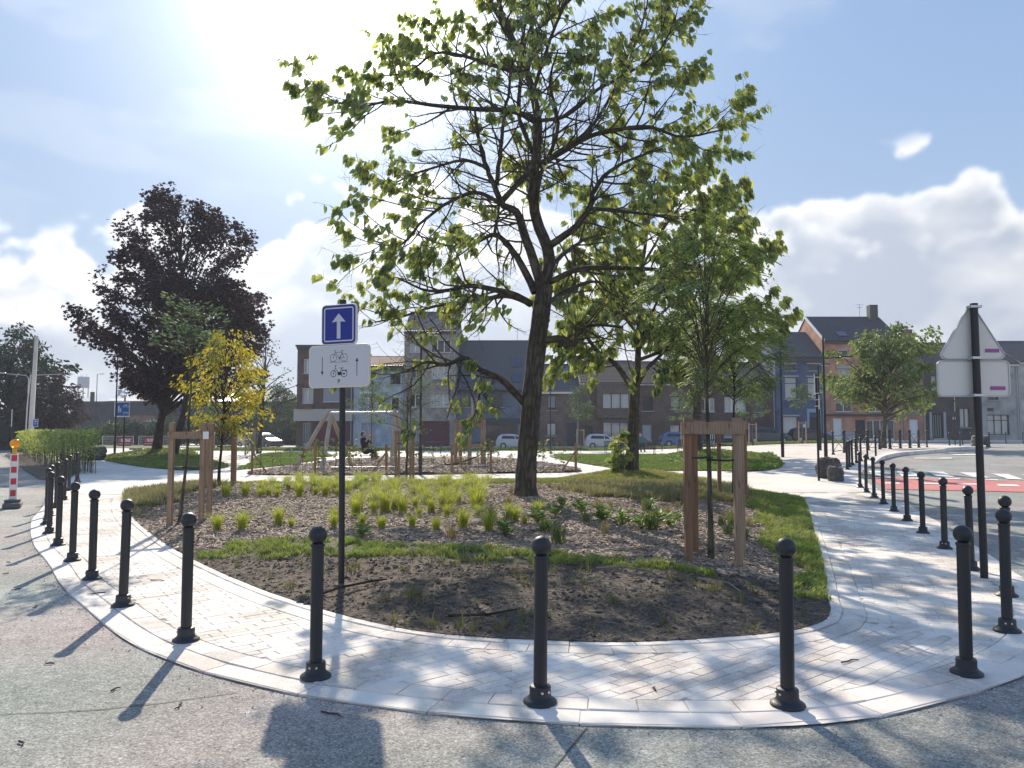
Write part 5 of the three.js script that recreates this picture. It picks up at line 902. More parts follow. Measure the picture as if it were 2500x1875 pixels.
stakes('reddish wooden posts with straps round the thin dark stemmed tree', [[4.66, -17.4], [5.06, -16.8], [5.25, -17.6]], 1.66, 0.08, [M.woodRed], [[0, 1, 1.55, 0.1]], [[0, 1.2, [4.95, -17.3]], [1, 1.18, [4.95, -17.3]]]);
stakes('pale wooden posts and crossbars round the leaning grey leaved tree', [[-5.86, -13.3], [-5.42, -13.55], [-5.5, -14.1]], 1.72, 0.085, [M.wood], [[0, 1, 1.5, 0.12], [1, 2, 1.52, 0.12]], [[0, 0.95, [-5.8, -13.7]], [1, 0.93, [-5.8, -13.7]]], (t, o) => part(t, 'paper_tag', box(0.1, 0.13, 0.004, -5.34 - o[0], 1.5, -13.46 - o[2]), M.white));
stakes('pale wooden posts and crossbar round the golden tree by the back path', [[-8.25, -20.9], [-7.65, -21.2], [-7.85, -21.9]], 1.75, 0.09, [M.wood, M.woodRed], [[0, 1, 1.55, 0.12]], [[0, 1.1, [-8.1, -21.4]], [1, 1.08, [-8.1, -21.4]]]);
stakes('low square stake frame with top bars round the sparse sapling', [[-3.5, -23.3], [-3.06, -23.35], [-3.05, -23.9], [-3.5, -23.9]], 1.6, 0.07, [M.wood], [[0, 1, 1.55, 0.08], [2, 3, 1.55, 0.08]], [[0, 1.2, [-3.22, -23.6]], [1, 1.2, [-3.22, -23.6]]]);
for (const [x, z, label] of [[6.2, -70, 'light wooden stake pair holding the slim columnar street tree'], [20.9, -67, 'light wooden stake pair holding the ragged street tree by the lamp post'], [25.6, -68, 'light wooden stake pair holding the tree before the blue house'], [-24.5, -74, 'light wooden stake pair of the young tree left of the parked cars'], [-30.5, -80, 'light wooden stake pair of the young tree before the dark hedge'], [-21.2, -86, 'light wooden stake pair of the young tree beside the brown corner house'], [14.8, -66, 'light wooden stake pair of the low wide tree behind the benches'], [-19.0, -56, 'light wooden stake pair on the lawn edge beside the thin crowned tree']]) {
  const t = thing('tree_stakes', label, 'tree stake', 'stake pairs of the street trees', [x, gy(x, z), z]);
  for (const s of [-1, 1]) part(t, 'post', box(0.09, 2, 0.09, s * 0.32, 1, 0), M.wood); part(t, 'crossbar', box(0.76, 0.09, 0.04, 0, 1.85, 0.07), M.wood);
}
// ---------------------------------------------------------------- play area: fence posts, swing, climbing frame
{
  const posts = [[-10.15, -30.2, 1], [-7.45, -29.25, 0], [-4.85, -29.8, -1], [-2.35, -30.2, 1], [-0.85, -30.95, 0], [2.62, -31.85, -1]];
  posts.forEach(([x, z, s]) => {
    const t = thing('fence_post', s ? 'rough wooden fence post with a slanting brace at the play area edge' : 'plain rough wooden fence post at the play area edge', 'fence post', s ? 'braced fence posts' : 'plain fence posts', [x, gy(x, z), z]);
    part(t, 'post', bar([0, -0.1, 0], [0, 1.2, 0], 0.05, 8), M.woodRed); if (s) part(t, 'brace', bar([0.03 * s, 0.85, 0], [s * 0.62, 0.0, -0.05], 0.035, 8), M.woodRed);
  });
  const wire = posts.map(([x, z]) => V3(x, gy(x, z), z));
  for (const y of [0.35, 0.7]) one('fence_wire', merge(wire.slice(1).map((p, k) => bar([wire[k].x, wire[k].y + y, wire[k].z], [p.x, p.y + y, p.z], 0.004, 4))), M.galv, y < 0.5 ? 'lower thin wire strung between the play area fence posts' : 'upper thin wire strung between the play area fence posts', 'wire');
  one('edging_board', merge(wire.slice(1).map((p, k) => beam([wire[k].x, wire[k].y + 0.06, wire[k].z - 0.06], [p.x, p.y + 0.06, p.z - 0.06], 0.03, 0.12))), M.woodRed, 'low dark wooden edging board along the play area', 'edging');
  // swing: two A-frames of round timber and a steel beam
  const t = thing('swing_frame', 'tall wooden swing frame with slanting legs and a steel top beam', 'swing', null, [-6.6, 0, -32.6]);
  const legs = [[[-1.15, 2.62, 0], [-2.55, 0, 0.2]], [[-1.05, 2.45, 0], [-1.1, 0, 1.3]], [[-1.1, 2.5, 0], [-0.6, 0, -2.4]], [[1.65, 2.62, 0], [1.55, 0, 0.2]], [[1.7, 2.5, 0], [2.3, 0, -1.0]]];
  legs.forEach(([a, b], k) => part(t, 'leg', bar(b, a, 0.1, 12, 0.09), M.woodGrey));
  part(t, 'top_beam', bar([-1.2, 2.48, 0], [1.75, 2.5, 0], 0.055, 10), M.galv);
  for (const x of [0.0, 0.45]) part(t, 'chain', bar([x, 2.45, 0], [x + 0.1, 0.85, -0.5], 0.008, 5), M.galv);
  part(t, 'seat', rbox(0.6, 0.04, 0.2, 0.01, 0.33, 0.84, -0.5), M.strap);
  // climbing frame
  const c = thing('climbing_frame', 'light wooden climbing frame of upright logs with rails', 'play frame', null, [-2.05, playY(-2, -37.5), -37.5]);
  for (const [x, z, h] of [[-0.65, 0.5, 2.2], [0.7, 0.5, 2.2], [0.05, 1.0, 2.45], [-0.5, -0.6, 2.2], [0.6, -0.6, 2.2]]) part(c, 'log', bar([x, -0.1, z], [x, h, z], 0.1, 12, 0.09), M.wood);
  part(c, 'rail', merge([beam([-0.65, 1.95, 0.5], [0.7, 1.95, 0.5], 0.1, 0.08), beam([-0.65, 0.95, 0.5], [0.7, 0.95, 0.5], 0.1, 0.08), beam([-0.5, 1.9, -0.6], [0.6, 1.9, -0.6], 0.1, 0.08)]), M.wood);
  part(c, 'panel', merge([box(0.1, 1.2, 0.3, 0.1, 2.7, -0.3), box(0.16, 1.0, 0.06, 0.35, 2.75, -0.3)]), M.woodGrey); part(c, 'deck', box(1.0, 0.06, 1.0, 0.05, 0.9, 0), M.wood);
  const b = thing('fallen_branch', 'dark bare branch lying on the wood chips behind the lamp post', 'branch', null, [-2.4, playY(-2.4, -34) + 0.03, -34]);
  const s = new Soup(); s.tube([[-1, 0.05, 0, 0.05], [0, 0.18, 0.1, 0.045], [0.9, 0.5, 0, 0.03], [1.3, 0.8, 0.1, 0.015]], 7); s.tube([[0, 0.18, 0.1, 0.03], [0.6, 0.22, 0.4, 0.015]], 5); part(b, 'wood', s.geometry(), M.barkDark);
}
// ---------------------------------------------------------------- benches
function bench(x, z, w, turn, label) {
  const t = thing('bench', label, 'bench', 'slatted black benches', [x, gy(x, z) + 0.02, z], turn), n = Math.round(w / 0.09);
  part(t, 'back_frame', merge([bar([-w / 2, 0.9, -0.28], [w / 2, 0.9, -0.28], 0.02, 6), bar([-w / 2, 0.5, -0.22], [w / 2, 0.5, -0.22], 0.02, 6)]), M.blackPaint);
  for (let k = 0; k <= n; k++) part(t, 'slat', box(0.05, 0.4, 0.012, -w / 2 + (w * k) / n, 0.7, -0.25), M.blackPaint);
  for (let k = 0; k < 6; k++) part(t, 'seat_slat', box(w, 0.02, 0.06, 0, 0.46, -0.2 + k * 0.08), M.blackPaint);
  for (const s of [-1, 1]) { part(t, 'leg', bar([s * (w / 2 - 0.05), 0, 0.2], [s * (w / 2 - 0.05), 0.62, 0.2], 0.022, 6), M.blackPaint); part(t, 'leg', bar([s * (w / 2 - 0.05), 0, -0.3], [s * (w / 2 - 0.05), 0.5, -0.22], 0.022, 6), M.blackPaint); part(t, 'armrest', bar([s * (w / 2 - 0.02), 0.64, 0.22], [s * (w / 2 - 0.02), 0.66, -0.26], 0.022, 6), M.blackPaint); }
}
bench(8.1, -50.5, 2.5, Math.PI, 'black slatted bench seen from behind the leafy trunk on the mound');
bench(11.9, -50.0, 2.4, Math.PI, 'black slatted bench seen from behind between the lamp post and the mound');
bench(8.6, -62.5, 2.2, 0.1, 'black slatted bench standing near the white hatchback across the square');
bench(11.0, -62.0, 2.2, 0.05, 'black slatted bench with a person on its end before the blue car');
bench(-6.7, -60, 2.4, 0, 'black slatted bench before the pale blue house behind the swing');
bench(-2.6, -60.5, 2.4, 0, 'black slatted bench before the maroon garage door of the grey house');
// ---------------------------------------------------------------- boulders
function boulder(x, z, rx, ry, rz, seed, label, dy = 0) {
  const g = new THREE.IcosahedronGeometry(1, 5), p = g.attributes.position, v = V3();
  for (let i = 0; i < p.count; i++) { v.fromBufferAttribute(p, i); const sq = Math.max(Math.abs(v.x), Math.abs(v.y) * 1.05, Math.abs(v.z)), k = mix(1, 0.8 / sq, 0.55) * (1 + 0.16 * n3(v.x * 1.4 + seed, v.y * 1.4, v.z * 1.4) + 0.07 * Math.abs(n3(v.x * 4 + seed, v.y * 5, v.z * 4)) + 0.025 * n3(v.x * 12, v.y * 12, v.z * 12 + seed)); p.setXYZ(i, v.x * rx * k, Math.max(-ry * 0.75, v.y * ry * k), v.z * rz * k); }
  const uv = new Float32Array(p.count * 2); for (let i = 0; i < p.count; i++) { uv[2 * i] = p.getX(i) + p.getZ(i) * 0.7; uv[2 * i + 1] = p.getY(i) + p.getZ(i) * 0.4; } g.setAttribute('uv', new THREE.BufferAttribute(uv, 2)); g.computeVertexNormals();
  const m = one('boulder', g, M.rock, label, 'boulder'); m.position.set(x, gy(x, z) + ry * 0.7 + dy, z); m.rotation.y = seed;
}
boulder(9.98, -23.9, 0.3, 0.3, 0.26, 1.2, 'rough grey boulder with a squared front beside the edge on sign');
boulder(10.2, -24.9, 0.42, 0.42, 0.34, 2.7, 'wide rounded grey boulder lying behind the squared one');
boulder(30.9, -50.9, 0.95, 0.5, 0.6, 4.1, 'brownish boulder on the far pavement tip beyond the road', 0.02);
boulder(-25.2, -46.6, 1.55, 0.52, 0.7, 5.3, 'long low dark boulder at the end of the young hedge');
// ---------------------------------------------------------------- beacon, site barrier, litter
{
  const t = thing('roadworks_beacon', 'red and white striped roadworks beacon with yellow lamp on a rubber foot', 'beacon', null, [-10.96, 0.004, -17.03], 0.5);
  part(t, 'foot', merge([rbox(0.34, 0.12, 0.62, 0.03, 0, 0.06, 0), box(0.3, 0.05, 0.3, 0, 0.16, 0)]), std(lin(0.12, 0.125, 0.12), 0.85));
  part(t, 'board', rbox(0.15, 1.0, 0.05, 0.012, 0, 0.68, 0), std(lin(0.74, 0.73, 0.7), 0.5));
  for (let k = 0; k < 4; k++) part(t, 'red_stripe', box(0.105, 0.135, 0.056, 0, 0.32 + k * 0.255, 0), std(lin(0.55, 0.03, 0.045), 0.5));
  part(t, 'lamp_neck', rbox(0.09, 0.14, 0.07, 0.015, 0, 1.24, 0), std(lin(0.62, 0.36, 0.04), 0.6)); part(t, 'lamp_lens', new THREE.SphereGeometry(0.1, 18, 12).scale(1, 1.05, 0.55).translate(0, 1.4, 0), phys(lin(0.98, 0.62, 0.03), 0.25, { transmission: 0.5, thickness: 0.05, attenuationColor: lin(1, 0.6, 0.02), attenuationDistance: 0.05 }));
}
{
  const tex = canvas(512, 256, (c, w, h) => { c.fillStyle = '#7e2434'; c.fillRect(0, 0, w, h); c.fillStyle = '#f2eee8'; c.font = 'bold 130px sans-serif'; c.textAlign = 'left'; c.fillText('NONET', 110, 140); c.fillStyle = '#b58a92'; for (let k = 0; k < 3; k++) c.fillRect(34, 60 + k * 30, 56, 14); c.fillStyle = '#e8dedd'; for (let k = 0; k < 9; k++) c.fillRect(30 + k * 52, 190, 38, 16); });
  const mesh = (w, h) => { const l = []; for (let k = 0; k <= 22; k++) l.push(bar([-w / 2 + (w * k) / 22, 0.15, 0], [-w / 2 + (w * k) / 22, h, 0], 0.006, 4)); for (let k = 0; k < 8; k++) l.push(bar([-w / 2, 0.15 + ((h - 0.15) * k) / 7, 0], [w / 2, 0.15 + ((h - 0.15) * k) / 7, 0], 0.006, 4)); return merge(l); };
  [[-37.4, -73.3, 'left', 0.6], [-34.6, -74.6, 'right', -0.3]].forEach(([x, z, s, bx]) => {
    const t = thing('site_barrier', s === 'left' ? 'low wire site barrier whose dark red banner hangs behind the sign pole' : 'low wire site barrier whose dark red banner hangs beside the maple trunk', 'barrier', null, [x, 0.02, z], 0.1);
    part(t, 'frame', merge([bar([-1.4, 0.05, 0], [-1.4, 1.3, 0], 0.025, 6), bar([1.4, 0.05, 0], [1.4, 1.3, 0], 0.025, 6), bar([-1.4, 1.28, 0], [1.4, 1.28, 0], 0.02, 6)]), M.galv); part(t, 'wire_mesh', mesh(2.8, 1.27), M.galv);
    for (const u of [-1.4, 1.4]) part(t, 'foot', rbox(0.7, 0.13, 0.25, 0.03, u, 0.065, 0), std(lin(0.15, 0.15, 0.15), 0.9));
    const b = part(t, 'banner', box(1.25, 0.86, 0.008, bx, 0.78, 0.03), std(lin(0.24, 0.035, 0.055), 0.7)); part(b, 'banner_face', face(1.24, 0.85, 0.01).translate(bx, 0.78, 0.036), film(tex));
  });
}
{
  const r = mulberry(1111);
  const twig = (L) => { const s = new Soup(); s.tube([[-L / 2, 0.006, 0, 0.0055], [-L * 0.1, 0.008, L * 0.06, 0.006], [L * 0.2, 0.007, -L * 0.03, 0.005], [L / 2, 0.006, 0.02, 0.003]], 5, true); return s.geometry(); };
  const G = [twig(0.1), twig(0.17), twig(0.07)], m = std(lin(0.06, 0.045, 0.035), 0.9);
  [[-2.0, -4.75, 0], [-1.05, -4.62, 1], [-2.55, -5.05, 2], [-4.2, -7.9, 1], [-4.5, -7.4, 0], [-5.2, -8.2, 0], [-5.9, -9.1, 2], [-3.3, -5.6, 2], [-4.1, -6.2, 0], [-2.6, -4.2, 2], [-5.5, -7.3, 1], [0.9, -5.0, 2], [2.4, -5.6, 1], [-3.9, -8.6, 1], [-2.9, -7.0, 0], [-6.4, -9.9, 0]].forEach(([x, z, k]) => { const o = one('dry_twig', G[k], m, 'small dark dry twig lying loose on the road and paving', 'twig', 'loose twigs on the ground'); o.position.set(x, (inside(outer, x, z) ? 0.022 : 0.003), z); o.rotation.y = r() * 6.28; });
  const stick = (pts, label, mat) => { const s = new Soup(); s.tube(pts.map(([x, z, y = 0.02, q = 0.012]) => [x, bedY(x, z) + y, z, q]), 6); one('fallen_stick', s.geometry(), mat, label, 'stick'); };
  stick([[-1.95, -7.62], [-1.7, -7.8, 0.05], [-1.45, -7.95, 0.04], [-1.3, -8.1, 0.02, 0.008]], 'dark curved stick lying on the soil beside the sign pole', M.barkDark);
  stick([[-0.55, -6.75], [-0.2, -6.8, 0.02], [0.1, -6.9, 0.02, 0.006]], 'thin dark stick lying on the soil near the front edge', M.barkDark);
  stick([[1.9, -8.0, 0.02, 0.008], [2.15, -7.75, 0.03, 0.007], [2.2, -7.5, 0.02, 0.004]], 'thin pale bent stick on the soil near the wooden posts', M.woodGrey);
  stick([[0.9, -8.35, 0.02, 0.006], [1.2, -8.4, 0.04, 0.006], [1.5, -8.3, 0.02, 0.004]], 'thin pale stick on the soil behind the middle bollard', M.woodGrey);
}
// ---------------------------------------------------------------- houses of the far side
const wallTex = (seed, streak) => texture(512, 512, (u, v) => { const k = 0.82 + (pf(u, v, 5, 5, seed) - 0.5) * 0.34 + (pn(u * 30, v * 130, 130, seed + 2) - 0.5) * streak; return [k, k, k]; }, { rx: 1 / 4, ry: 1 / 4 });
const brickTex = wallTex(131, 0.28), renderTex = wallTex(141, 0.06);
const wallM = (r, g, b, brick = false) => std(lin(r * 1.38, g * 1.34, b * 1.28), 0.92, { map: brick ? brickTex : renderTex });
const H = {
  frame: std(lin(0.7, 0.7, 0.68), 0.5), dark: std(lin(0.03, 0.032, 0.036), 0.5), stone: std(lin(0.34, 0.36, 0.38), 0.8), pane: phys(lin(0.02, 0.022, 0.025), 0.06, { specularIntensity: 1 }),
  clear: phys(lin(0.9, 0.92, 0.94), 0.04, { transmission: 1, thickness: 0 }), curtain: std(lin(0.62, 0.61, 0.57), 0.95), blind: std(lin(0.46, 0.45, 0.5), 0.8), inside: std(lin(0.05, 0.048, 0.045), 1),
  shutter: std(lin(0.30, 0.33, 0.38), 0.7), maroon: std(lin(0.11, 0.03, 0.035), 0.6), tileDark: std(lin(0.05, 0.05, 0.06), 0.6), tileBrown: std(lin(0.09, 0.065, 0.055), 0.75), tileRed: std(lin(0.34, 0.2, 0.15), 0.8), slate: std(lin(0.075, 0.082, 0.095), 0.85), solar: phys(lin(0.03, 0.045, 0.09), 0.12),
};
function tiledRoof(x0, x1, z0, y0, z1, y1, tile = 0.3, wave = 0.05) {     // courses of tiles, each lapping the one below
  const s = new Soup(), L = Math.hypot(z1 - z0, y1 - y0), rows = Math.max(2, Math.round(L / 0.38)), cols = Math.max(4, Math.round((x1 - x0) / (tile / 2)));
  const dz = (z1 - z0) / L, dy = (y1 - y0) / L, ny = Math.abs(dz), nz = -dy * Math.sign(dz);
  for (let r = 0; r < rows; r++) for (const [a, b, lo, hi] of [[r / rows, (r + 1.02) / rows, 0.035, 0.0]]) {
    const row = (t, lift) => { const o = []; for (let c = 0; c <= cols; c++) { const h = lift + (c % 2 ? wave : 0); o.push(s.vert(mix(x0, x1, c / cols), y0 + dy * L * t + ny * h, z0 + dz * L * t + nz * h, null, mix(x0, x1, c / cols), L * t)); } return o; };
    const e = row(a, -0.005), p = row(a, lo), q = row(b, hi);
    for (let c = 0; c < cols; c++) { s.quad(e[c], e[c + 1], p[c + 1], p[c]); s.quad(p[c], p[c + 1], q[c + 1], q[c]); }
  }
  return s.geometry();
}
const pleats = (w, h) => { const s = new Soup(), n = Math.max(8, Math.round(w / 0.05)); for (let k = 0; k < n; k++) { const P = (i, y) => s.vert(-w / 2 + (w * i) / n, y, 0.03 * Math.sin(i * 1.9) + 0.012 * Math.sin(i * 0.7), null, i, y); s.quad(P(k, -h / 2), P(k + 1, -h / 2), P(k + 1, h / 2), P(k, h / 2)); } return s.geometry(); };
const HZ = -84;
function house({ label, name = 'row_house', x0, x1, eave, ridge, wall, roof, windows = [], doors = [], flat, z = HZ, depth = 10, cornice = 0.28, corniceMat = H.frame, lintel, tile, wave, extra }) {
  const b = gy((x0 + x1) / 2, z), t = thing(name, label, 'house', 'row of houses across the square', [(x0 + x1) / 2, b, z]), cx = (x0 + x1) / 2, w = x1 - x0, e = eave - b, rg = (ridge ?? eave) - b;
  const s = new THREE.Shape([[-w / 2, -0.4], [w / 2, -0.4], [w / 2, e], [-w / 2, e]].map((p) => new THREE.Vector2(...p))), open = (q) => { const [a, c, y0, y1] = q; s.holes.push(new THREE.Path([[a - cx, y0 - b], [a - cx, y1 - b], [c - cx, y1 - b], [c - cx, y0 - b]].map((p) => new THREE.Vector2(...p)))); };
  windows.forEach((q) => open(q)); doors.forEach((q) => open([q[0], q[1], Math.max(q[2], b + 0.02), q[3]]));
  const front = new THREE.ExtrudeGeometry(s, { depth: 0.28, bevelEnabled: false }).translate(0, 0, -0.28);
  part(t, 'wall', merge([front, span(-w / 2, -w / 2 + 0.25, -0.4, e, -depth, -0.281), span(w / 2 - 0.25, w / 2, -0.4, e, -depth, -0.281), span(-w / 2 + 0.25, w / 2 - 0.25, -0.4, e, -depth, -depth + 0.2)]), wall);
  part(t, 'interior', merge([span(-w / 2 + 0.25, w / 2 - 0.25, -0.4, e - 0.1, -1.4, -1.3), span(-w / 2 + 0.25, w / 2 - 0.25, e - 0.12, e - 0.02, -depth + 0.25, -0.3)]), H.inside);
  for (const [a, c, y0, y1, kind = 'plain', fm = H.frame, bars = 1] of windows) {
    const ww = c - a, hh = y1 - y0, g = new THREE.Group(); g.name = 'window'; g.position.set((a + c) / 2 - cx, (y0 + y1) / 2 - b, -0.16); t.add(g);
    const f = 0.07, list = [box(ww, f, 0.08, 0, hh / 2 - f / 2, 0), box(ww, f, 0.08, 0, -hh / 2 + f / 2, 0), box(f, hh - 2 * f, 0.08, -ww / 2 + f / 2, 0, 0), box(f, hh - 2 * f, 0.08, ww / 2 - f / 2, 0, 0)];
    for (let k = 1; k <= bars; k++) list.push(box(f * 1.2, hh - 2 * f, 0.078, -ww / 2 + (ww * k) / (bars + 1), 0, 0));
    if (kind === 'tall') list.push(box(ww - 2 * f, f, 0.076, 0, hh * 0.22, 0));
    if (kind === 'shut') { const l = []; for (let y = -hh / 2 + 0.06; y < hh / 2 - 0.05; y += 0.09) l.push(box(ww - 2 * f, 0.08, 0.02, 0, y, 0.01)); part(g, 'frame', merge(list.slice(0, 4)), fm); part(g, 'roller_shutter', merge(l), H.shutter); }
    else { part(g, 'frame', merge(list), fm); const cur = kind === 'curtain' || kind === 'tall'; part(g, 'pane', box(ww - 2 * f, hh - 2 * f, 0.012, 0, 0, -0.012), cur || kind === 'blind' ? H.clear : H.pane); if (cur) part(g, 'curtain', pleats(ww - 0.1, hh - 0.1).translate(0, 0, -0.2), H.curtain); if (kind === 'blind') part(g, 'blind', box(ww - 0.1, hh * 0.8, 0.02, 0, hh * 0.08, -0.15), H.blind); }
    part(t, 'sill', box(ww + 0.2, 0.08, 0.2, (a + c) / 2 - cx, y0 - b - 0.04, 0.06), H.stone); if (lintel) part(t, 'lintel', box(ww + 0.24, 0.16, 0.06, (a + c) / 2 - cx, y1 - b + 0.1, 0.02), lintel);
  }
  for (const [a, c, y00, y1, dm = H.dark, kind = 'panel'] of doors) {
    const y0 = Math.max(y00, b + 0.02), ww = c - a, hh = y1 - y0, g = new THREE.Group(); g.name = 'door'; g.position.set((a + c) / 2 - cx, y0 - b, -0.18); t.add(g);
    if (kind === 'garage') { const l = []; for (let y = 0.1; y < hh; y += 0.22) l.push(box(ww, 0.205, 0.04, 0, y, 0)); part(g, 'panel', merge(l), dm); }
    else if (kind === 'shop') { part(g, 'frame', merge([0, 1, 2, 3, 4].map((k) => box(0.08, hh, 0.08, -ww / 2 + 0.04 + ((ww - 0.08) * k) / 4, hh / 2, 0)).concat([box(ww, 0.08, 0.082, 0, hh - 0.04, 0), box(ww, 0.3, 0.082, 0, 0.15, 0)])), dm); part(g, 'pane', box(ww - 0.08, hh - 0.3, 0.012, 0, hh / 2 + 0.12, -0.01), H.pane); }
    else { part(g, 'leaf', merge([box(ww, hh, 0.05, 0, hh / 2, 0), box(ww * 0.7, hh * 0.3, 0.03, 0, hh * 0.28, 0.03), box(ww * 0.7, hh * 0.3, 0.03, 0, hh * 0.66, 0.03)]), dm); part(g, 'handle', box(0.03, 0.14, 0.06, ww * 0.36, hh * 0.48, 0.06), M.galv); }
  }
  if (cornice) part(t, 'cornice', box(w + 0.02, cornice, 0.4, 0, e - cornice / 2 + 0.02, 0.16), corniceMat);
  if (flat) part(t, 'roof', span(-w / 2 - 0.15, w / 2 + 0.15, e + 0.02, e + 0.22, -depth - 0.1, 0.35), H.dark);
  else {
    const zr = -depth / 2, rf = part(t, 'roof', merge([tiledRoof(-w / 2 - 0.05, w / 2 + 0.05, 0.38, e - 0.02, zr, rg, tile, wave), tiledRoof(-w / 2 - 0.05, w / 2 + 0.05, -depth - 0.3, e - 0.02, zr, rg, tile, wave)]), roof);
    for (const sx of [-w / 2 + 0.02, w / 2 - 0.22]) { const q = new THREE.Shape([[0.2, e - 0.02], [zr, rg - 0.08], [-depth, e - 0.02]].map(([a, y]) => new THREE.Vector2(a, y))); part(t, 'gable', new THREE.ExtrudeGeometry(q, { depth: 0.2, bevelEnabled: false }).rotateY(-Math.PI / 2).translate(sx + 0.2, 0, 0), wall); }
    part(rf, 'ridge_tiles', bar([-w / 2, rg + 0.02, zr], [w / 2, rg + 0.02, zr], 0.11, 8), roof);
  }
  part(t, 'gutter', bar([-w / 2 + 0.02, e - 0.03, 0.46], [w / 2 - 0.02, e - 0.03, 0.46], 0.07, 8), H.dark); part(t, 'downpipe', bar([w / 2 - 0.18, 0, 0.07], [w / 2 - 0.18, e - 0.1, 0.07], 0.05, 8), H.stone);
  if (!flat && w > 5.5) part(t, 'aerial', merge([bar([w / 4, rg, -depth / 2], [w / 4, rg + 1.6, -depth / 2], 0.02, 5), bar([w / 4 - 0.5, rg + 1.5, -depth / 2], [w / 4 + 0.5, rg + 1.5, -depth / 2], 0.015, 5), bar([w / 4 - 0.35, rg + 1.2, -depth / 2], [w / 4 + 0.35, rg + 1.2, -depth / 2], 0.015, 5)]), H.dark);
  if (extra) extra(t, cx, b, rgSlope(e, rg, depth));
  return t;
}
const rgSlope = (e, rg, depth) => ({ at: (u) => [e + (rg - e) * u, 0.38 - (0.38 + depth / 2) * u], tilt: Math.atan2(rg - e, depth / 2 + 0.38) });
const lead = H.dark;
house({ label: 'brown brick corner house with flat roof and pale stone band', x0: -23.5, x1: -17.35, eave: 11.0, flat: true, wall: wallM(0.115, 0.078, 0.068, true), corniceMat: H.dark,
  windows: [[-22.8, -22.0, 8.1, 9.7, 'curtain'], [-22.9, -21.7, 4.8, 6.5, 'curtain'], [-20.6, -18.7, 5.0, 6.6, 'shut'], [-20.6, -18.7, 8.1, 9.7, 'plain']], doors: [[-22.8, -21.9, 0.2, 2.7, H.stone, 'shop'], [-21.2, -17.7, 0.1, 2.7, H.maroon, 'garage']],
  extra: (t) => { part(t, 'stone_band', span(-3.3, 3.05, 2.9, 4.2, -0.1, 0.35), std(lin(0.42, 0.40, 0.37), 0.85)); part(t, 'bay', span(-2.75, -1.2, 4.2, 4.75, 0, 0.5), wallM(0.115, 0.078, 0.068, true)); } });
house({ label: 'pale grey blue rendered house with red and white pantile roof', x0: -17.3, x1: -11.85, eave: 8.9, ridge: 10.4, wall: wallM(0.36, 0.43, 0.52), roof: H.tileRed, corniceMat: H.dark, cornice: 0.5, lintel: H.frame, wave: 0.09,
  windows: [[-16.5, -14.9, 4.0, 5.9, 'tall'], [-13.2, -12.3, 4.0, 5.5, 'plain', H.frame, 0], [-16.4, -15.1, 6.9, 8.0, 'plain', H.dark], [-13.3, -12.2, 6.9, 8.0, 'plain', H.dark]], doors: [[-16.4, -14.9, 0.1, 2.7, H.shutter, 'garage'], [-12.9, -12.0, 0.1, 2.7, H.shutter]] });
house({ label: 'tall grey brick house with slate roof and maroon garage door', x0: -11.8, x1: -6.1, eave: 12.7, ridge: 15.6, wall: wallM(0.32, 0.3, 0.275, true), roof: H.slate, wave: 0.0, corniceMat: H.dark, cornice: 0.3,
  windows: [[-11.2, -10.0, 10.4, 11.8, 'curtain'], [-8.9, -6.7, 10.4, 11.8, 'plain', H.frame, 2], [-11.0, -10.0, 7.6, 8.8, 'plain'], [-8.8, -6.8, 7.5, 8.8, 'curtain', H.frame, 2], [-11.1, -10.0, 4.4, 5.8, 'plain'], [-8.9, -6.8, 4.4, 5.8, 'curtain', H.frame, 2]], doors: [[-9.8, -6.8, 0.1, 2.9, H.maroon, 'garage'], [-11.2, -10.3, 0.1, 2.6, H.stone]] });
house({ label: 'dark blue grey modern house with roof lights and wide shop window', x0: -6.05, x1: 2.85, eave: 6.3, ridge: 12.3, depth: 11, wall: wallM(0.12, 0.16, 0.215), roof: H.slate, wave: 0.0, corniceMat: lead, cornice: 0.25,
  windows: [[-5.7, -4.6, 4.4, 5.9, 'plain', H.dark], [-2.9, -1.0, 4.4, 5.9, 'plain', H.dark]], doors: [[-2.8, 0.6, 0.3, 2.5, lead, 'shop'], [1.0, 2.0, 0.1, 2.4, lead]],
  extra: (t, cx, b, s) => { part(t, 'shop_band', span(-4.4, 4.4, 2.6, 3.2, 0.0, 0.12), lead); for (const [x, u, w] of [[-3.0, 0.22, 1.9], [-1.0, 0.22, 1.9], [2.1, 0.22, 1.0], [2.1, 0.52, 1.2]]) { const [y, z] = s.at(u); part(t, 'roof_light', rbox(w, 0.1, 1.5, 0.02).rotateX(s.tilt).translate(x, y + 0.12, z), H.solar); } } });
house({ label: 'small brick house with grey pantiles and a row of solar panels', x0: 2.9, x1: 7.35, eave: 6.2, ridge: 9.5, wall: wallM(0.15, 0.115, 0.10, true), roof: H.slate, wave: 0.07, cornice: 0.35,
  windows: [[3.9, 4.8, 4.1, 5.7, 'blind', lead, 0], [3.8, 4.8, 1.3, 2.7, 'curtain', lead, 0]], doors: [[6.0, 7.0, 0.1, 2.7, lead]],
  extra: (t, cx, b, s) => { for (let k = 0; k < 4; k++) { const [y, z] = s.at(0.62); part(t, 'solar_panel', rbox(0.98, 0.05, 2.4, 0.01).rotateX(s.tilt).translate(-1.55 + k * 1.02, y + 0.22, z), H.solar); } part(t, 'down_pipe', bar([-2.15, 0, 0.12], [-2.15, 5.8, 0.12], 0.05, 8), lead); } });
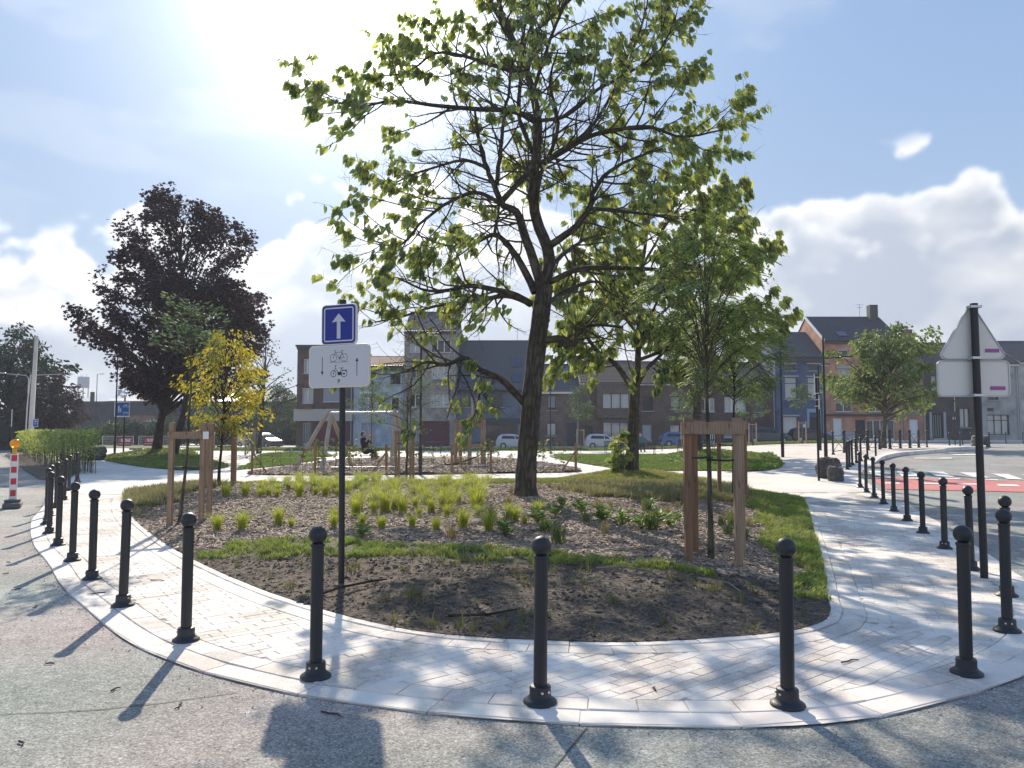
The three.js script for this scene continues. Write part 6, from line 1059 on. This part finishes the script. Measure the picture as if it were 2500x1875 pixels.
house({ label: 'wide brown brick house with projecting bay window box', x0: 7.4, x1: 13.9, eave: 7.1, ridge: 9.9, wall: wallM(0.125, 0.092, 0.078, true), roof: H.tileBrown, wave: 0.07, cornice: 0.25,
  windows: [[8.0, 8.6, 4.2, 6.0, 'plain', lead, 0], [9.9, 12.7, 1.2, 2.8, 'curtain', lead, 2]], doors: [[7.7, 8.8, 0.2, 2.4, H.inside]],
  extra: (t, cx, b) => { const w = wallM(0.13, 0.10, 0.085, true), y = (v) => v - b; part(t, 'bay', merge([span(9.2 - cx, 12.75 - cx, y(3.2), y(4.25), 0, 0.7), span(9.2 - cx, 12.75 - cx, y(5.85), y(6.95), 0, 0.7), span(9.2 - cx, 9.75 - cx, y(4.25), y(5.85), 0, 0.7)]), w); const g = part(t, 'bay_window', merge([0, 1, 2, 3].map((k) => span(9.75 - cx + k * 0.97, 9.85 - cx + k * 0.97, y(4.25), y(5.85), 0.5, 0.62))), lead); part(g, 'pane', span(9.75 - cx, 12.75 - cx, y(4.26), y(5.84), 0.55, 0.56), H.clear); part(g, 'curtain', pleats(2.8, 1.5).translate(11.25 - cx, y(5.05), 0.35), H.curtain); part(t, 'blind_box', span(9.8 - cx, 12.8 - cx, y(2.8), y(3.15), 0.0, 0.3), std(lin(0.07, 0.1, 0.11), 0.7)); part(t, 'rain_pipe', bar([3.2, 3.5, 0.1], [3.2, 7, 0.1], 0.06, 8), H.stone); } });
house({ label: 'plain brown brick house with a dark panelled door behind the mound tree', x0: 13.95, x1: 20.3, eave: 7.0, ridge: 9.8, wall: wallM(0.11, 0.08, 0.07, true), roof: H.tileBrown, wave: 0.07, cornice: 0.22,
  windows: [[14.2, 15.4, 4.0, 5.6, 'plain', lead, 0], [17.3, 18.3, 4.2, 5.6, 'blind', lead, 0], [17.2, 18.3, 1.3, 2.5, 'curtain', lead, 0]], doors: [[14.2, 15.2, 0.2, 2.5, H.stone]] });
house({ label: 'dark brown brick house with white framed windows beside the blue house', x0: 20.35, x1: 28.75, eave: 6.7, ridge: 9.7, wall: wallM(0.085, 0.062, 0.058, true), roof: H.tileBrown, wave: 0.07, cornice: 0.25, corniceMat: lead,
  windows: [[21.0, 22.1, 3.9, 5.4, 'curtain'], [23.2, 25.5, 3.9, 5.5, 'curtain', H.frame, 2], [23.1, 25.4, 1.1, 2.4, 'curtain', H.frame, 1], [26.4, 27.6, 3.9, 5.4, 'plain', lead]], doors: [[21.2, 22.1, 0.3, 2.5, H.frame, 'shop']] });
house({ label: 'deep blue painted house with tall curtained windows and slate roof', x0: 28.8, x1: 34.1, eave: 9.9, ridge: 13.2, wall: wallM(0.075, 0.115, 0.21), roof: H.slate, wave: 0.02, tile: 0.4, corniceMat: lead, cornice: 0.55, lintel: H.stone,
  windows: [[29.9, 31.0, 8.4, 9.1, 'plain', lead, 0], [32.4, 33.5, 8.4, 9.1, 'plain', lead, 0], [29.8, 31.2, 5.3, 7.7, 'tall', lead, 0], [32.3, 33.6, 5.3, 7.7, 'tall', lead, 0], [29.5, 31.2, 1.5, 3.4, 'curtain', lead, 0]], doors: [[32.4, 33.4, 0.5, 3.3, H.inside]],
  extra: (t, cx, b) => { part(t, 'door_frame', merge([span(32.15 - cx, 32.38 - cx, 0, 3.2, 0, 0.08), span(33.42 - cx, 33.65 - cx, 0, 3.2, 0, 0.08), span(32.15 - cx, 33.65 - cx, 3.2, 3.6, 0, 0.08)]), std(lin(0.28, 0.36, 0.42), 0.8)); part(t, 'plinth', span(-2.63, 0.6, 0, 0.55, 0, 0.06), wallM(0.06, 0.09, 0.15)); part(t, 'house_number', span(31.6 - cx, 31.95 - cx, 1.5, 1.9, 0, 0.03), H.frame); } });
house({ label: 'three storey orange house with dark tiled roof and shop front', x0: 34.15, x1: 42.6, eave: 11.7, ridge: 15.0, wall: wallM(0.47, 0.25, 0.175), roof: H.tileDark, wave: 0.09, corniceMat: lead, cornice: 0.35, lintel: H.stone,
  windows: [[35.8, 36.9, 9.9, 10.7, 'plain', H.frame, 0], [39.4, 40.5, 9.9, 10.7, 'plain', H.frame, 0], [35.7, 37.0, 5.8, 8.4, 'tall', H.frame, 1], [39.3, 40.6, 5.8, 8.4, 'tall', H.frame, 1], [35.3, 37.1, 3.9, 4.9, 'plain', H.frame], [38.9, 41.4, 3.9, 4.9, 'plain', H.frame, 2]], doors: [[35.0, 36.0, 0.6, 3.2, H.frame], [38.6, 41.7, 0.6, 3.0, H.frame, 'shop'], [37.4, 38.5, 0.6, 3.0, H.inside]],
  extra: (t, cx, b, s) => { part(t, 'cornice_band', span(-4.2, 4.2, 2.75, 2.98, 0, 0.2), lead); part(t, 'plinth', merge([span(-2.35, -0.98, 0, 1.0, 0, 0.04), span(-4.22, -3.4, 0, 1.0, 0, 0.04)]), H.stone); const [y, z] = s.at(0.2); part(t, 'roof_light', rbox(1.0, 0.1, 1.1, 0.02).rotateX(s.tilt).translate(-1.9, y + 0.18, z), H.solar); part(t, 'chimney', box(0.9, 2.2, 0.9, 3.4, 14.6, -4.6), H.dark); part(t, 'balcony', merge([span(-2.7, -1.2, 4.75, 4.9, 0, 0.6), span(-2.7, -1.2, 5.6, 5.66, 0.55, 0.6), span(-2.7, -2.65, 4.9, 5.6, 0.55, 0.6), span(-1.25, -1.2, 4.9, 5.6, 0.55, 0.6), span(-2.0, -1.95, 4.9, 5.6, 0.55, 0.6)]), lead); part(t, 'verge_board', beam([-4.3, 11.0, 0.45], [-4.3, 14.4, -5], 0.12, 0.3), H.frame); part(t, 'window_hood', merge([span(-2.9, -0.95, 7.95, 8.25, 0, 0.18), span(0.7, 2.65, 7.95, 8.25, 0, 0.18)]), H.stone); } });
house({ label: 'low orange side wing of the orange house with white door', x0: 42.65, x1: 45.1, eave: 5.2, flat: true, wall: wallM(0.43, 0.23, 0.16), corniceMat: lead, doors: [[43.3, 44.3, 0.7, 3.1, H.frame]], windows: [[43.0, 44.7, 3.7, 4.5, 'blind', lead, 0]] });
house({ label: 'dark brick house with barred front door and red brick chimney', x0: 45.15, x1: 50.9, eave: 9.2, ridge: 12.0, wall: wallM(0.085, 0.07, 0.065, true), roof: H.tileDark, wave: 0.08, corniceMat: lead, z: -84.3, windows: [[49.0, 50.1, 2.2, 4.3, 'curtain', lead], [46.0, 47.2, 6.0, 7.9, 'curtain', lead], [48.8, 50.0, 6.0, 7.9, 'curtain', lead]], doors: [[45.9, 47.1, 1.0, 3.7, H.inside]],
  extra: (t, cx, b) => { part(t, 'chimney', box(0.9, 3.2, 0.9, -2.5, 11.2, -4), wallM(0.2, 0.11, 0.085, true)); part(t, 'door_bars', merge([0, 1, 2, 3].map((k) => span(46.1 - cx + k * 0.25, 46.18 - cx + k * 0.25, 0.5, 2.9, -0.14, -0.1))), std(lin(0.3, 0.28, 0.22), 0.6)); part(t, 'door_columns', merge([span(45.6 - cx, 45.85 - cx, 0, 3.2, 0, 0.15), span(47.15 - cx, 47.4 - cx, 0, 3.2, 0, 0.15)]), H.stone); part(t, 'step', merge([span(45.6 - cx, 47.5 - cx, -0.1, 0.2, 0, 0.9), span(45.8 - cx, 47.3 - cx, 0.2, 0.36, 0, 0.5)]), H.stone); part(t, 'name_plate', span(48.2 - cx, 48.5 - cx, 2.4, 2.65, 0, 0.03), H.frame); } });
house({ label: 'weathered grey rendered house with a wide three part shop window', x0: 50.95, x1: 55.5, eave: 9.2, ridge: 12.0, wall: wallM(0.36, 0.37, 0.37), roof: H.tileDark, wave: 0.08, z: -84.3, windows: [[52.0, 54.4, 1.4, 3.6, 'tall', lead, 2], [52.1, 53.3, 5.2, 6.4, 'plain', lead]], extra: (t, cx) => part(t, 'street_plate', span(52 - cx, 52.7 - cx, 3.3, 3.65, 0, 0.03), lead) });
house({ label: 'light grey end house with upper windows at the far right', x0: 55.55, x1: 63, eave: 9.4, ridge: 12.2, wall: wallM(0.42, 0.42, 0.41), roof: H.tileDark, wave: 0.08, z: -84.3, windows: [[56.2, 57.3, 1.5, 3.6, 'curtain'], [56.2, 57.3, 5.6, 7.4, 'plain', lead], [59, 60.2, 5.6, 7.4, 'plain']] });
// ---------------------------------------------------------------- buildings at the left
{
  const a = thing('industrial_building', 'long dark blue low industrial building behind the hedge row', 'building', null, [-60, 0, -130]);
  part(a, 'wall', span(-14, 26, 0, 6.6, -10, 0), wallM(0.045, 0.06, 0.08)); part(a, 'roof', span(-14.2, 26.2, 6.6, 6.9, -10.2, 0.3), H.dark); part(a, 'window', span(-4.6, -2.6, 2.6, 4.2, 0, 0.06), H.pane); part(a, 'vent', bar([-12, 6.9, -2], [-12, 8.6, -2], 0.35, 10), H.dark);
  const c = thing('brick_shed', 'low brick shed with a dark roof between hedge and dark building', 'building', null, [-53.5, 0, -113]);
  part(c, 'wall', span(-2.5, 2.5, 0, 4.2, -4, 0), wallM(0.22, 0.16, 0.14, true)); part(c, 'roof', span(-2.8, 2.8, 4.2, 4.5, -4.2, 0.4), H.dark); part(c, 'awning', span(0.4, 2.6, 3.2, 3.4, 0, 1), H.frame);
  const d = thing('warehouse', 'pale grey sheet metal warehouse with low pitched roof far behind', 'building', null, [-98, 0, -195]);
  const s = new Soup(), Q = (p) => p.map((v) => s.vert(...v, null, v[0], v[2])); [[[-14, 9, 0], [22, 9, 0], [22, 12.2, -14], [-14, 12.2, -14]], [[-14, 0, 0], [22, 0, 0], [22, 9, 0], [-14, 9, 0]], [[22, 0, 0], [30, 0, -14], [30, 9.4, -14], [22, 9, 0]], [[22, 9, 0], [30, 9.4, -14], [22, 12.2, -14], [22, 12.2, -14]]].forEach((p) => s.quad(...Q(p)));
  part(d, 'shell', s.geometry(), std(lin(0.38, 0.43, 0.5), 0.5)); part(d, 'roof_light_band', span(-6, 14, 0.1, 0.2, -1.5, 1.5).rotateX(0.224).translate(0, 9.9, -3.5), std(lin(0.55, 0.52, 0.48), 0.6)); part(d, 'roof_vents', merge([-8, 2, 10].map((x) => box(0.8, 1.2, 0.8, x, 12.6, -13))), H.stone);
  const w = thing('water_tower', 'pale grey cylindrical water tower on thin legs beyond the warehouse', 'tower', null, [-145, 0, -260]);
  part(w, 'tank', new THREE.CylinderGeometry(1.8, 1.8, 3.6, 24).translate(0, 18.6, 0), std(lin(0.42, 0.45, 0.5), 0.7)); for (let k = 0; k < 6; k++) part(w, 'leg', bar([Math.cos(k * 1.047) * 1.7, 0, Math.sin(k * 1.047) * 1.7], [Math.cos(k * 1.047) * 1.7, 16.9, Math.sin(k * 1.047) * 1.7], 0.14, 6), H.stone); part(w, 'railing', merge([bar([-1, 20.4, 0], [-1, 21.2, 0], 0.06, 4), bar([1, 20.4, 0], [1, 21.4, 0], 0.06, 4), bar([0, 20.4, 1], [0, 21.2, 1], 0.06, 4)]), H.stone);
  const f = thing('green_screen_wall', 'dark green sheet screen wall beneath the evergreen at the left', 'wall', null, [-54, 0, -73.5]);
  for (let k = 0; k < 7; k++) part(f, 'panel', box(2.28, 3.1, 0.06, -6.5 + k * 2.3, 1.55, 0), std(lin(0.022, 0.04, 0.038), 0.8)); part(f, 'rail', box(16.3, 0.08, 0.1, 0.4, 3.15, 0), H.stone);
  const k = thing('low_railing', 'row of thin dark posts beyond the left road', 'railing', null, [-39, 0, -60]); for (let i = 0; i < 9; i++) part(k, 'post', bar([-2 - i * 1.2, 0, -i * 0.4], [-2 - i * 1.2, 1.1, -i * 0.4], 0.04, 6), M.blackPaint);
}
// ---------------------------------------------------------------- parked cars
function car(name, label, paint, x, z, turn, { L = 4.0, Hh = 1.48, W = 1.72, van = false } = {}) {
  const t = thing(name, label, 'car', 'parked cars', [x, gy(x, z) + 0.01, z], turn), h = L / 2, body = phys(lin(...paint), 0.35, { clearcoat: 0.8, clearcoatRoughness: 0.1, metalness: 0.3 });
  const s = new THREE.Shape(), bl = 0.62 * Hh, wr = 0.31, wx = [-h + 0.72, h - 0.78];
  s.moveTo(-h + 0.05, 0.3); for (const x0 of wx) { s.lineTo(x0 - wr - 0.04, 0.22); s.absarc(x0, 0.3, wr + 0.04, Math.PI, 0, true); } s.lineTo(h - 0.08, 0.24); s.quadraticCurveTo(h, 0.3, h, 0.5); s.quadraticCurveTo(h - 0.02, 0.68, h - 0.25, 0.76); s.quadraticCurveTo(h - 0.7, 0.88, h - 1.05, bl + 0.02); s.lineTo(-h + 0.12, bl + 0.05); s.quadraticCurveTo(-h - 0.02, 0.75, -h, 0.5);
  part(t, 'body', new THREE.ExtrudeGeometry(s, { depth: W - 0.16, bevelEnabled: true, bevelSize: 0.06, bevelThickness: 0.08, bevelSegments: 3, curveSegments: 10 }).translate(0, 0, -(W - 0.16) / 2), body);
  const c = new THREE.Shape(), rx0 = -h + (van ? 0.2 : 0.3), fx = h - 1.0; c.moveTo(-h + 0.1, bl); c.quadraticCurveTo(-h + 0.14, Hh - 0.25, rx0 + 0.25, Hh - 0.06); c.quadraticCurveTo(-0.3, Hh + 0.03, fx - 0.95, Hh - 0.1); c.quadraticCurveTo(fx - 0.5, bl + 0.3, fx + 0.05, bl);
  const taper = (g, k) => { const p = g.attributes.position; for (let i = 0; i < p.count; i++) p.setZ(i, p.getZ(i) * (1 - k * clamp((p.getY(i) - bl) / (Hh - bl)))); g.computeVertexNormals(); return g; };
  part(t, 'roof', taper(new THREE.ExtrudeGeometry(c, { depth: W - 0.2, bevelEnabled: true, bevelSize: 0.04, bevelThickness: 0.04, bevelSegments: 2 }).translate(0, 0, -(W - 0.2) / 2), 0.2), body);
  for (const sg of [-1, 1]) for (const [a, b2] of [[-h + 0.5, -0.12], [-0.04, fx - 0.5]]) {
    const q = new THREE.Shape([[a, bl + 0.06], [b2 + (b2 > 0 ? 0.28 : 0), bl + 0.06], [b2 - (b2 > 0 ? 0.42 : 0), Hh - 0.2], [a + (a < -0.5 ? 0.16 : 0), Hh - 0.15]].map((p) => new THREE.Vector2(...p)));
    part(t, 'side_window', taper(new THREE.ExtrudeGeometry(q, { depth: 0.02, bevelEnabled: false }).translate(0, 0, sg * (W / 2 - 0.048) - 0.01), 0.2), H.pane);
  }
  part(t, 'windscreen', box(0.02, 0.62, W - 0.4).rotateZ(1.08).translate(fx - 0.42, (bl + Hh) / 2 + 0.04, 0), H.pane); part(t, 'rear_window', box(0.02, 0.42, W - 0.45).rotateZ(-0.25).translate(-h + 0.17, Hh - 0.35, 0), H.pane);
  for (const x0 of wx) for (const sg of [-1, 1]) { const w = new THREE.Group(); w.name = 'wheel'; w.position.set(x0, 0.3, sg * (W / 2 - 0.1)); t.add(w); part(w, 'tyre', new THREE.TorusGeometry(0.235, 0.075, 8, 20).scale(1, 1, 1.5), M.strap); part(w, 'rim', merge([new THREE.CylinderGeometry(0.19, 0.19, 0.13, 16).rotateX(Math.PI / 2), ...[0, 1, 2, 3, 4].map((k) => box(0.04, 0.34, 0.15).rotateZ(k * 0.628))]), M.galv); }
  for (const sg of [-1, 1]) { part(t, 'headlight', rbox(0.22, 0.12, 0.3, 0.04, h - 0.18, 0.66, sg * (W / 2 - 0.22)), std(lin(0.75, 0.77, 0.8), 0.15)); part(t, 'tail_light', rbox(0.1, 0.26, 0.16, 0.03, -h + 0.09, 0.86, sg * (W / 2 - 0.08)), std(lin(0.3, 0.02, 0.02), 0.3)); part(t, 'mirror', rbox(0.16, 0.12, 0.16, 0.04, fx - 0.55, bl + 0.12, sg * (W / 2 + 0.08)), body); }
  part(t, 'bumper', merge([rbox(0.2, 0.2, W - 0.1, 0.06, h - 0.06, 0.38, 0), rbox(0.2, 0.2, W - 0.1, 0.06, -h + 0.06, 0.42, 0)]), body);
}
car('parked_car', 'white hatchback parked before the wide brown brick house', [0.5, 0.52, 0.55], 9.4, -78.6, 0);
car('parked_car', 'silver hatchback half hidden by the trunk of the large tree', [0.45, 0.48, 0.53], 0.4, -78.6, 0);
car('parked_car', 'bright blue car parked behind the bench with the person', [0.05, 0.12, 0.28], 17.2, -78.6, 0, { L: 4.2 });
car('parked_car', 'dark blue estate car parked before the dark brown brick house', [0.018, 0.03, 0.06], 25.9, -78.4, 0, { L: 4.4, Hh: 1.62, van: true });
car('parked_car', 'black hatchback parked beside the door of the blue house', [0.012, 0.014, 0.02], 30.2, -78.4, 0, { L: 3.8 });
car('parked_car', 'dark grey car parked behind the thin crowned tree', [0.03, 0.032, 0.036], -26.6, -83, -0.6, { L: 4.2, Hh: 1.6 });
car('parked_car', 'pale silver car parked next to the dark grey car', [0.5, 0.51, 0.52], -29.4, -88, -0.5, { L: 4.2, Hh: 1.6 });
// ---------------------------------------------------------------- people
function flesh(bones, cell = 0.022, blend = 0.03) {          // bones: [a, b, ra, rb]
  const lo = [1e9, 1e9, 1e9], hi = [-1e9, -1e9, -1e9];
  for (const [a, b, ra, rb] of bones) for (let k = 0; k < 3; k++) { lo[k] = Math.min(lo[k], a[k] - ra - 0.06, b[k] - rb - 0.06); hi[k] = Math.max(hi[k], a[k] + ra + 0.06, b[k] + rb + 0.06); }
  const size = Math.max(hi[0] - lo[0], hi[1] - lo[1], hi[2] - lo[2]), N = Math.min(110, Math.ceil(size / cell)), mc = new MarchingCubes(N, new THREE.MeshStandardMaterial(), false, false, 60000); mc.isolation = 0;
  const c = [0, 1, 2].map((k) => (lo[k] + hi[k]) / 2), half = N / 2, S = size / 2 * 1.05;
  for (let z = 0; z < N; z++) for (let y = 0; y < N; y++) for (let x = 0; x < N; x++) {
    const p = [c[0] + ((x - half) / half) * S, c[1] + ((y - half) / half) * S, c[2] + ((z - half) / half) * S]; let d = 9;
    for (const [a, b, ra, rb] of bones) { const e = [b[0] - a[0], b[1] - a[1], b[2] - a[2]], q = [p[0] - a[0], p[1] - a[1], p[2] - a[2]], t = clamp((q[0] * e[0] + q[1] * e[1] + q[2] * e[2]) / (e[0] ** 2 + e[1] ** 2 + e[2] ** 2 || 1)), v = Math.hypot(q[0] - e[0] * t, q[1] - e[1] * t, q[2] - e[2] * t) - mix(ra, rb, t), h = clamp(0.5 + 0.5 * (d - v) / blend); d = mix(d, v, h) - blend * h * (1 - h); }
    mc.field[x + y * N + z * N * N] = -d;
  }
  mc.update();
  const g = new THREE.BufferGeometry(), n = mc.count, pos = new Float32Array(n * 3);
  for (let i = 0; i < n; i++) for (let k = 0; k < 3; k++) pos[3 * i + k] = c[k] + mc.positionArray[3 * i + k] * S;
  g.setAttribute('position', new THREE.BufferAttribute(pos, 3)); g.setAttribute('normal', new THREE.BufferAttribute(mc.normalArray.slice(0, n * 3), 3)); g.setAttribute('uv', new THREE.BufferAttribute(new Float32Array(n * 2), 2));
  return g;
}
const skin = std(lin(0.42, 0.26, 0.19), 0.6);
function hand(w, e) { const d = [w[0] - e[0], w[1] - e[1], w[2] - e[2]], L = Math.hypot(...d), u = d.map((v) => v / L), k = [[-0.03, 0.16], [-0.01, 0.18], [0.01, 0.175], [0.03, 0.155]]; return [[w, [w[0] + u[0] * 0.09, w[1] + u[1] * 0.09, w[2] + u[2] * 0.09], 0.03, 0.036], ...k.map(([o, l]) => [[w[0] + u[0] * 0.08, w[1] + u[1] * 0.08, w[2] + u[2] * 0.08 + o], [w[0] + u[0] * l, w[1] + u[1] * l - 0.02, w[2] + u[2] * l + o * 1.3], 0.011, 0.008]), [[w[0] + u[0] * 0.03, w[1] + u[1] * 0.03, w[2] + u[2] * 0.03 + 0.03], [w[0] + u[0] * 0.09, w[1] + u[1] * 0.09 - 0.01, w[2] + u[2] * 0.09 + 0.065], 0.012, 0.009]]; }
function sitter({ label, at, turn, scale = 1, shirt, trousers, hair, elbows, hands, knees, feet, lean = 0, face = 0.1 }) {
  const t = thing('person', label, 'person', null, at, turn); t.scale.setScalar(scale);
  const hip = [0, 0.52, 0], chest = [0, 0.92, lean], neck = [0, 1.1, lean * 1.3], head = [0, 1.24, lean * 1.4 + 0.02], sh = [[-0.19, 1.02, lean * 1.1], [0.19, 1.02, lean * 1.1]];
  part(t, 'body', flesh([[neck, [0, 1.16, lean * 1.4], 0.055, 0.055], [head, [0, 1.3, lean * 1.4], 0.088, 0.094], [[0, 1.23, lean * 1.4 + face], [0, 1.25, lean * 1.4 + face], 0.014, 0.012], [elbows[0], hands[0], 0.042, 0.03], [elbows[1], hands[1], 0.042, 0.03], ...hand(hands[0], elbows[0]), ...hand(hands[1], elbows[1]), [chest, neck, 0.12, 0.06], [feet[0], [feet[0][0], feet[0][1] + 0.14, feet[0][2]], 0.04, 0.042], [feet[1], [feet[1][0], feet[1][1] + 0.14, feet[1][2]], 0.04, 0.042]], 0.016, 0.02), skin);
  part(t, 'shirt', flesh([[hip, chest, 0.165, 0.175], [chest, [0, 1.04, lean * 1.2], 0.16, 0.11], [sh[0], sh[1], 0.085, 0.085], [sh[0], elbows[0], 0.078, 0.058], [sh[1], elbows[1], 0.078, 0.058], ...(trousers === shirt ? [[elbows[0], hands[0], 0.055, 0.045], [elbows[1], hands[1], 0.055, 0.045]] : [])], 0.022, 0.05), std(lin(...shirt), 0.9));
  part(t, 'trousers', flesh([[[-0.09, 0.5, 0], [0.09, 0.5, 0], 0.15, 0.15], [[-0.1, 0.5, 0.02], knees[0], 0.105, 0.075], [[0.1, 0.5, 0.02], knees[1], 0.105, 0.075], [knees[0], [feet[0][0], feet[0][1] + 0.1, feet[0][2]], 0.072, 0.055], [knees[1], [feet[1][0], feet[1][1] + 0.1, feet[1][2]], 0.072, 0.055]], 0.022, 0.04), std(lin(...trousers), 0.9));
  part(t, 'hair', flesh([[[0, 1.31, lean * 1.4 - 0.02], [0, 1.26, lean * 1.4 - 0.05], 0.1, 0.09]], 0.016), std(lin(...hair), 0.7));
  for (const f of feet) part(t, 'shoe', rbox(0.1, 0.09, 0.27, 0.035, f[0], f[1] + 0.035, f[2] + 0.06), std(lin(0.25, 0.26, 0.27), 0.7));
}
sitter({ label: 'person in teal shirt sitting on a bench with both arms spread wide', at: [10.3, gy(10.3, -61.9) + 0.02, -61.9], turn: 0.1, scale: 1.08, shirt: [0.03, 0.13, 0.14], trousers: [0.03, 0.035, 0.05], hair: [0.03, 0.02, 0.015], elbows: [[-0.46, 0.96, 0.0], [0.46, 0.94, 0.0]], hands: [[-0.74, 0.84, 0.02], [0.74, 0.85, 0.02]], knees: [[-0.16, 0.52, 0.45], [0.15, 0.5, 0.45]], feet: [[-0.1, 0.0, 0.5], [0.16, 0.0, 0.52]] });
sitter({ label: 'person in dark clothes sitting on the swing seat facing sideways', at: [-6.25, 0.4, -33.1], turn: 1.3, scale: 0.92, shirt: [0.012, 0.014, 0.022], trousers: [0.012, 0.014, 0.022], hair: [0.02, 0.016, 0.012], lean: -0.1, elbows: [[-0.3, 0.9, 0.1], [0.3, 0.9, 0.1]], hands: [[-0.24, 1.12, 0.22], [0.24, 1.12, 0.22]], knees: [[-0.12, 0.52, 0.42], [0.12, 0.52, 0.42]], feet: [[-0.12, 0.1, 0.36], [0.12, 0.1, 0.34]] });
// thin summer haze
scene.fog = new THREE.FogExp2(new THREE.Color(0.86, 0.9, 0.96), 0.00075);
renderer.render(scene, camera);
